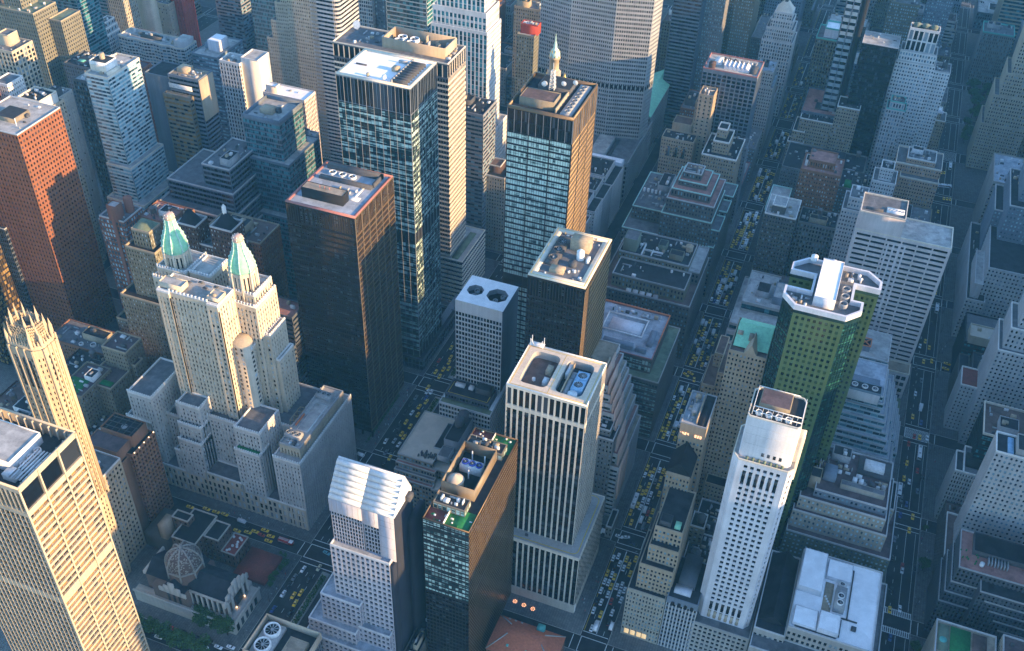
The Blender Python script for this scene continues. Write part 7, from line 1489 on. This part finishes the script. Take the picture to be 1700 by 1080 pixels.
# middle avenue: packed lanes, block by block
lanes_x = [-69.0,-66.3,-63.9+.2-.9,-61.0,-58.4,-56.6]
names = {0:'by the ribbed white podium',1:'by the pink sawtooth building',2:'by the orange-edged roof',3:'by the broad grey block',4:'by the rose-topped hotel',5:'by the white-corniced block',6:'by the sawtooth-roofed tower',7:'by the pyramid tower',8:'beyond the pyramid tower',9:'at the top edge'}
dens = {0:.62,1:.62,2:.78,3:.82,4:.85,5:.82,6:.7,7:.4,8:.35,9:.3}
count = 0
for k in range(0, 10):
    y0, y1 = S(k)+(9 if k==8 else 5)+5, S(k+1)-(9 if k+1==8 else 5)-5
    for li, x in enumerate([-69.2,-66.6,-64.6,-61.4,-58.9,-56.6]):
        y = y0+rv.uniform(1,4)
        while y < y1-3:
            if rv.random() < dens[k]*(1.0 if li in (1,2,3,4) else .75):
                t = rv.random(); nm = names[k]; side = 'left' if li < 3 else 'right'
                if t < (.58 if k>1 else .36): put(sedan('taxi_yellow',True),x+J(.15),y,180+J(3) if li<3 else J(3),f'yellow taxi jammed in the {side} lanes of the middle avenue {nm}','taxi',f'taxis {side} half, {nm}'); step = 5.6
                elif t < .68: put(sedan('car_white'),x+J(.15),y,J(3),f'white car in the {side} lanes of the middle avenue {nm}','car',f'white cars {side} half, {nm}'); step = 5.6
                elif t < .82: put(sedan('car_black'),x+J(.15),y,J(3),f'black car in the {side} lanes of the middle avenue {nm}','car',f'black cars {side} half, {nm}'); step = 5.6
                elif t < .86:
                    c_ = rv.choice(('car_red','car_blue','car_grey','car_silver')); put(sedan(c_),x+J(.15),y,J(3),f'{CN[c_]} car in the {side} lanes of the middle avenue {nm}','car',f'{CN[c_]} cars {side} half, {nm}'); step = 5.6
                elif t < .93: put(van('car_white' if rv.random()<.7 else 'car_grey'),x,y+.5,J(2),f'van in the {side} lanes of the middle avenue {nm}','van',f'vans {side} half, {nm}'); step = 7
                elif t < .965 and li in (0,1,4): put(bus(),x,y+3.4,0,f'white bus in the {side} lanes of the middle avenue {nm}','bus',f'buses {side} half, {nm}'); step = 14
                else: put(truck(),x,y+1.5,0,f'white box truck in the {side} lanes of the middle avenue {nm}','truck',f'trucks {side} half, {nm}'); step = 9.5
                y += step+rv.uniform(.3,2.2); count += 1
            else: y += rv.uniform(3,7)
for x,y,h in [(-70.5,408,95),(-66.5,409,70),(-61,405.5,100),(-67,568,120),(-64.5,571,110),(-60.5,565,170)]:
    put(sedan('taxi_yellow' if y>500 else rv.choice(('car_white','car_black')), y>500),x,y,h,('yellow taxi' if y>500 else 'car')+f' crossing the middle avenue junction {"by the number sign" if y>500 else "at the ribbed white podium"}','car' if y<500 else 'taxi',f'vehicles in the junction at {int(y/100)}')
put(van('car_white'),-79,408,90,'white van leaving the plaza street beside the ribbed white podium','van',None); put(sedan('car_white'),-83.5,407,90,'white car leaving the plaza street beside the ribbed white podium','car',None)
detach()
# ------------------------------------------------------------------ people on the pavements
def person_mesh(seed):
    r = random.Random(seed); mb = MB(); st = r.uniform(.12,.3)
    def limb(pts):
        rings = []
        for (x,y,z,rx,ry) in pts: rings.append([(x+rx*math.cos(a),y+ry*math.sin(a),z) for a in [i*math.pi/3 for i in range(6)]])
        mb.loft(rings)
    for s_ in (-1,1): limb([(s_*.09,s_*st,0,.05,.11),(s_*.09,s_*st,.08,.055,.07),(s_*.10,s_*st*.5,.48,.075,.08),(s_*.09,0,.88,.10,.11)])
    limb([(0,0,.84,.17,.12),(0,0,1.05,.15,.10),(0,0,1.32,.20,.12),(0,0,1.45,.12,.08),(0,0,1.52,.06,.06),(0,.01,1.58,.075,.09),(0,.01,1.68,.085,.105),(0,.01,1.76,.05,.06)])
    for s_ in (-1,1): limb([(s_*.22,-s_*st*.6,.78,.035,.045),(s_*.24,-s_*st*.35,1.05,.045,.05),(s_*.21,0,1.38,.06,.06)])
    return mb
cl = [plain('coat_dark',(.02,.022,.03)),plain('coat_blue',(.04,.06,.14)),plain('shirt_white',(.6,.6,.6)),plain('coat_tan',(.25,.18,.1)),plain('shirt_red',(.4,.04,.04)),plain('coat_grey',(.12,.12,.13))]
PN = ['dark coat','blue jacket','white shirt','tan coat','red shirt','grey coat']
pp = []
for i in range(6):
    o = person_mesh(i).build('person', cl[i], org=(0,0,0)); pp.append(o)
spots = [(rv.uniform(-246,-242),rv.uniform(418,482),'the pavement beside the dark bronze tower') for _ in range(26)]+[(rv.uniform(-246.5,-242),rv.uniform(268,320),'the pavement in front of the domed church') for _ in range(14)]+[(rv.uniform(-300,-250),rv.uniform(334,336.6),'the pavement below the twin-towered hotel') for _ in range(16)]+[(rv.uniform(-79,-72),rv.uniform(345,398),'the plaza beside the ribbed white podium') for _ in range(26)]+[(rv.uniform(102.5,108.5),rv.uniform(380,480),'the right avenue by the dark stepped block') for _ in range(24)]+[(rv.uniform(102.5,109),rv.uniform(520,680),'the right avenue opposite the glass steps') for _ in range(26)]
first = set()
for x,y,wh in spots:
    i = rv.randrange(6); o = pp[i] if i not in first else pp[i].copy()
    if i in first: col.objects.link(o)
    first.add(i); o.location = (x,y,.15); o.rotation_euler.z = rv.uniform(0,6.3); tag(o, f'pedestrian in a {PN[i]} walking on {wh}','person',f'{PN[i]} pedestrians, {wh}')
# ------------------------------------------------------------------ trees and planting
def leafmat():
    m, nt, b = _new('leaves'); ge = _n(nt,'ShaderNodeNewGeometry'); cr = _n(nt,'ShaderNodeValToRGB'); cr.color_ramp.elements[0].color=(.02,.06,.014,1); cr.color_ramp.elements[1].color=(.08,.16,.04,1)
    nt.links.new(ge.outputs['Random Per Island'],cr.inputs[0]); nt.links.new(cr.outputs[0],b.inputs['Base Color']); b.inputs['Roughness'].default_value=.7; b.inputs['Specular IOR Level'].default_value=.2; MATS['leaves']=m
leafmat(); plain('bark',(.06,.045,.035),.95)
def tree_proto(seed, h=9.0, r=3.6):
    rr_ = random.Random(seed); root = bpy.data.objects.new('tree', None); ORG[root.name] = Vector((0,0,0))
    t = MB(); t.cyl(0,0,.28,0,h*.45,8,r1=.2); tips=[]
    for i in range(6):
        a = i*1.05+rr_.uniform(-.3,.3); z0=h*rr_.uniform(.28,.45); e=(math.cos(a)*r*rr_.uniform(.4,.75),math.sin(a)*r*rr_.uniform(.4,.75),h*rr_.uniform(.55,.85)); t.bar((0,0,z0),e,.09); tips.append(e)
    t.bar((0,0,h*.44),(0,0,h*.85),.12); tips.append((0,0,h*.86)); sub(t,'trunk','bark',root)
    c = MB(); blobs=[(e[0],e[1],e[2],r*rr_.uniform(.34,.55)) for e in tips]+[(rr_.uniform(-r,r)*.7,rr_.uniform(-r,r)*.7,h*rr_.uniform(.5,.9),r*rr_.uniform(.2,.42)) for _ in range(9)]
    for bx,by,bz,br in blobs:
        for _ in range(90):
            v=Vector((rr_.gauss(0,1),rr_.gauss(0,1),rr_.gauss(0,1))).normalized()*br*rr_.uniform(.55,1.08); p=Vector((bx,by,bz))+Vector((v.x,v.y,v.z*.8)); a1=Vector((rr_.gauss(0,1),rr_.gauss(0,1),rr_.gauss(0,.6))).normalized(); b1=a1.cross(Vector((rr_.gauss(0,1),rr_.gauss(0,1),rr_.gauss(0,1)))).normalized(); s_=rr_.uniform(.18,.38)
            c.quad(tuple(p-a1*s_-b1*s_*.6),tuple(p+a1*s_-b1*s_*.6),tuple(p+a1*s_+b1*s_*.6),tuple(p-a1*s_+b1*s_*.6))
    sub(c,'crown','leaves',root); return root
TP=[tree_proto(i, 8.5+i*.8, 3.4+.25*i) for i in range(4)]
def plant(x,y,s,label,group,i=None):
    p=TP[rv.randrange(4) if i is None else i]; c=p.copy(); col.objects.link(c); c.location=(x,y,.15); c.scale=(s,s,s*rv.uniform(.9,1.1)); c.rotation_euler=(0,0,rv.uniform(0,6)); tag(c,label,'tree',group)
    for ch in p.children: d=ch.copy(); d.parent=c; col.objects.link(d)
for x,y in [(-270.6,264.5),(-263.9,261.5),(-256.7,260.7),(-251.9,260.4),(-267,260)]: plant(x,y,1.35,'street tree in front of the domed church, on the leafy side street','trees in front of the church')
for x,y in [(-290.4,246),(-281.5,245.3),(-272.4,243.7),(-265.3,244.6),(-299,245),(-256,244)]: plant(x,y,1.35,'street tree across the leafy side street, by the bottom left tower','trees across the side street')
for x,y,s in [(-247.5,300,.6),(-247.6,304,.55),(-247,309,.5),(-249.5,318,.35),(-253,319,.35),(-246.8,297,.5)]: plant(x,y,s,'small bushy tree at the edge of the red tiled terrace','bushes by the red terrace')
for x,y,s in [(104.8,452,.85),(104.6,456,.8),(104,393,.9),(106,388,.95),(104,484,.5)]: plant(x,y,s,'street tree on the pavement of the right-hand avenue by the dark stepped block','trees on the right-hand avenue')
for _ in range(26):
    x,y=rv.uniform(107,142),rv.uniform(1062,1140); plant(x,y,rv.uniform(1.1,1.6),'large park tree on the terrace beyond the right-hand avenue','park trees')
for _ in range(7):
    x,y=rv.uniform(104,110),rv.uniform(1006,1050); plant(x,y,rv.uniform(.9,1.2),'park tree in the row along the right-hand avenue','park row trees')
for p in TP:
    for ch in list(p.children): col.objects.unlink(ch)
def hedge(x0,x1,y0,y1,h,label):
    m=MB(); n=int((x1-x0)*(y1-y0)*9)
    for _ in range(n):
        p=Vector((rv.uniform(x0,x1),rv.uniform(y0,y1),.3+h*rv.random()**.5)); a1=Vector((rv.gauss(0,1),rv.gauss(0,1),rv.gauss(0,.5))).normalized(); b1=a1.cross(Vector((rv.gauss(0,1),rv.gauss(0,1),rv.gauss(0,1)))).normalized(); s_=rv.uniform(.15,.35)
        m.quad(tuple(p-a1*s_-b1*s_),tuple(p+a1*s_-b1*s_),tuple(p+a1*s_+b1*s_),tuple(p-a1*s_+b1*s_))
    o=m.build('hedge',MATS['leaves'],org=((x0+x1)/2,(y0+y1)/2,0)); tag(o,label,'hedge')
for k,nm in ((-1,'beside the white louvred tower'),(1,'by the dark bronze tower'),(2,'by the very tall green tower')): hedge(-223.6,-220.2,S(k)+13,S(k+1)-13,1.1,'low hedge in the median of the wide avenue '+nm)
hedge(-249.8,-245.5,312,317,1.3,'planted bed at the corner of the red tiled terrace')
hedge(-249,-247.6,420,470,.8,'narrow hedge strip along the foot of the dark bronze tower')
# traffic lights / street lamps
plain('pole_dark',(.03,.03,.03)); 
lp=bpy.data.objects.new('street_lamp',None); ORG[lp.name]=Vector((0,0,0))
sub(MB().cyl(0,0,.14,0,8.5,8,r1=.08),'pole','pole_dark',lp); sub(MB().bar((0,0,8.4),(2.2,0,8.9),.06),'arm','pole_dark',lp); sub(MB().box(1.8,2.7,-.18,.18,8.8,8.98,True),'lamp_head','mid_metal',lp)
for nm,xs,rz in (('wide avenue',(-242.0,),0),('middle avenue',(-72.2,-54.4),None),('right-hand avenue',(83.8,102.8),None)):
    for j,x in enumerate(xs):
        for k in range(-1 if x<-200 else 0,6):
            for t in (.18,.5,.82):
                y=S(k)+80.5*t; c=lp.copy(); col.objects.link(c); c.location=(x,y,.15); c.rotation_euler.z=0 if j==0 else math.pi; tag(c,f'dark street lamp on the {"left" if j==0 else "right"} kerb of the {nm}','street lamp',f'street lamps, {"left" if j==0 else "right"} kerb of the {nm}')
                for ch in lp.children: d=ch.copy(); d.parent=c; col.objects.link(d)
for ch in list(lp.children): col.objects.unlink(ch)
# ------------------------------------------------------------------ evening haze
hb = MB().box(-2700,2700,-300,4300,-1.0,508,True)
hm = bpy.data.materials.new('haze'); hm.use_nodes=True; hn=hm.node_tree; hn.nodes.remove(hn.nodes['Principled BSDF']); pv_=hn.nodes.new('ShaderNodeVolumePrincipled')
pv_.inputs['Color'].default_value=(.12,.50,.92,1); pv_.inputs['Density'].default_value=0.00008; pv_.inputs['Anisotropy'].default_value=0.0
hn.links.new(pv_.outputs[0],hn.nodes['Material Output'].inputs['Volume']); tag(hb.build('haze',hm),kind='stuff')
print('vehicles on the middle avenue', count)
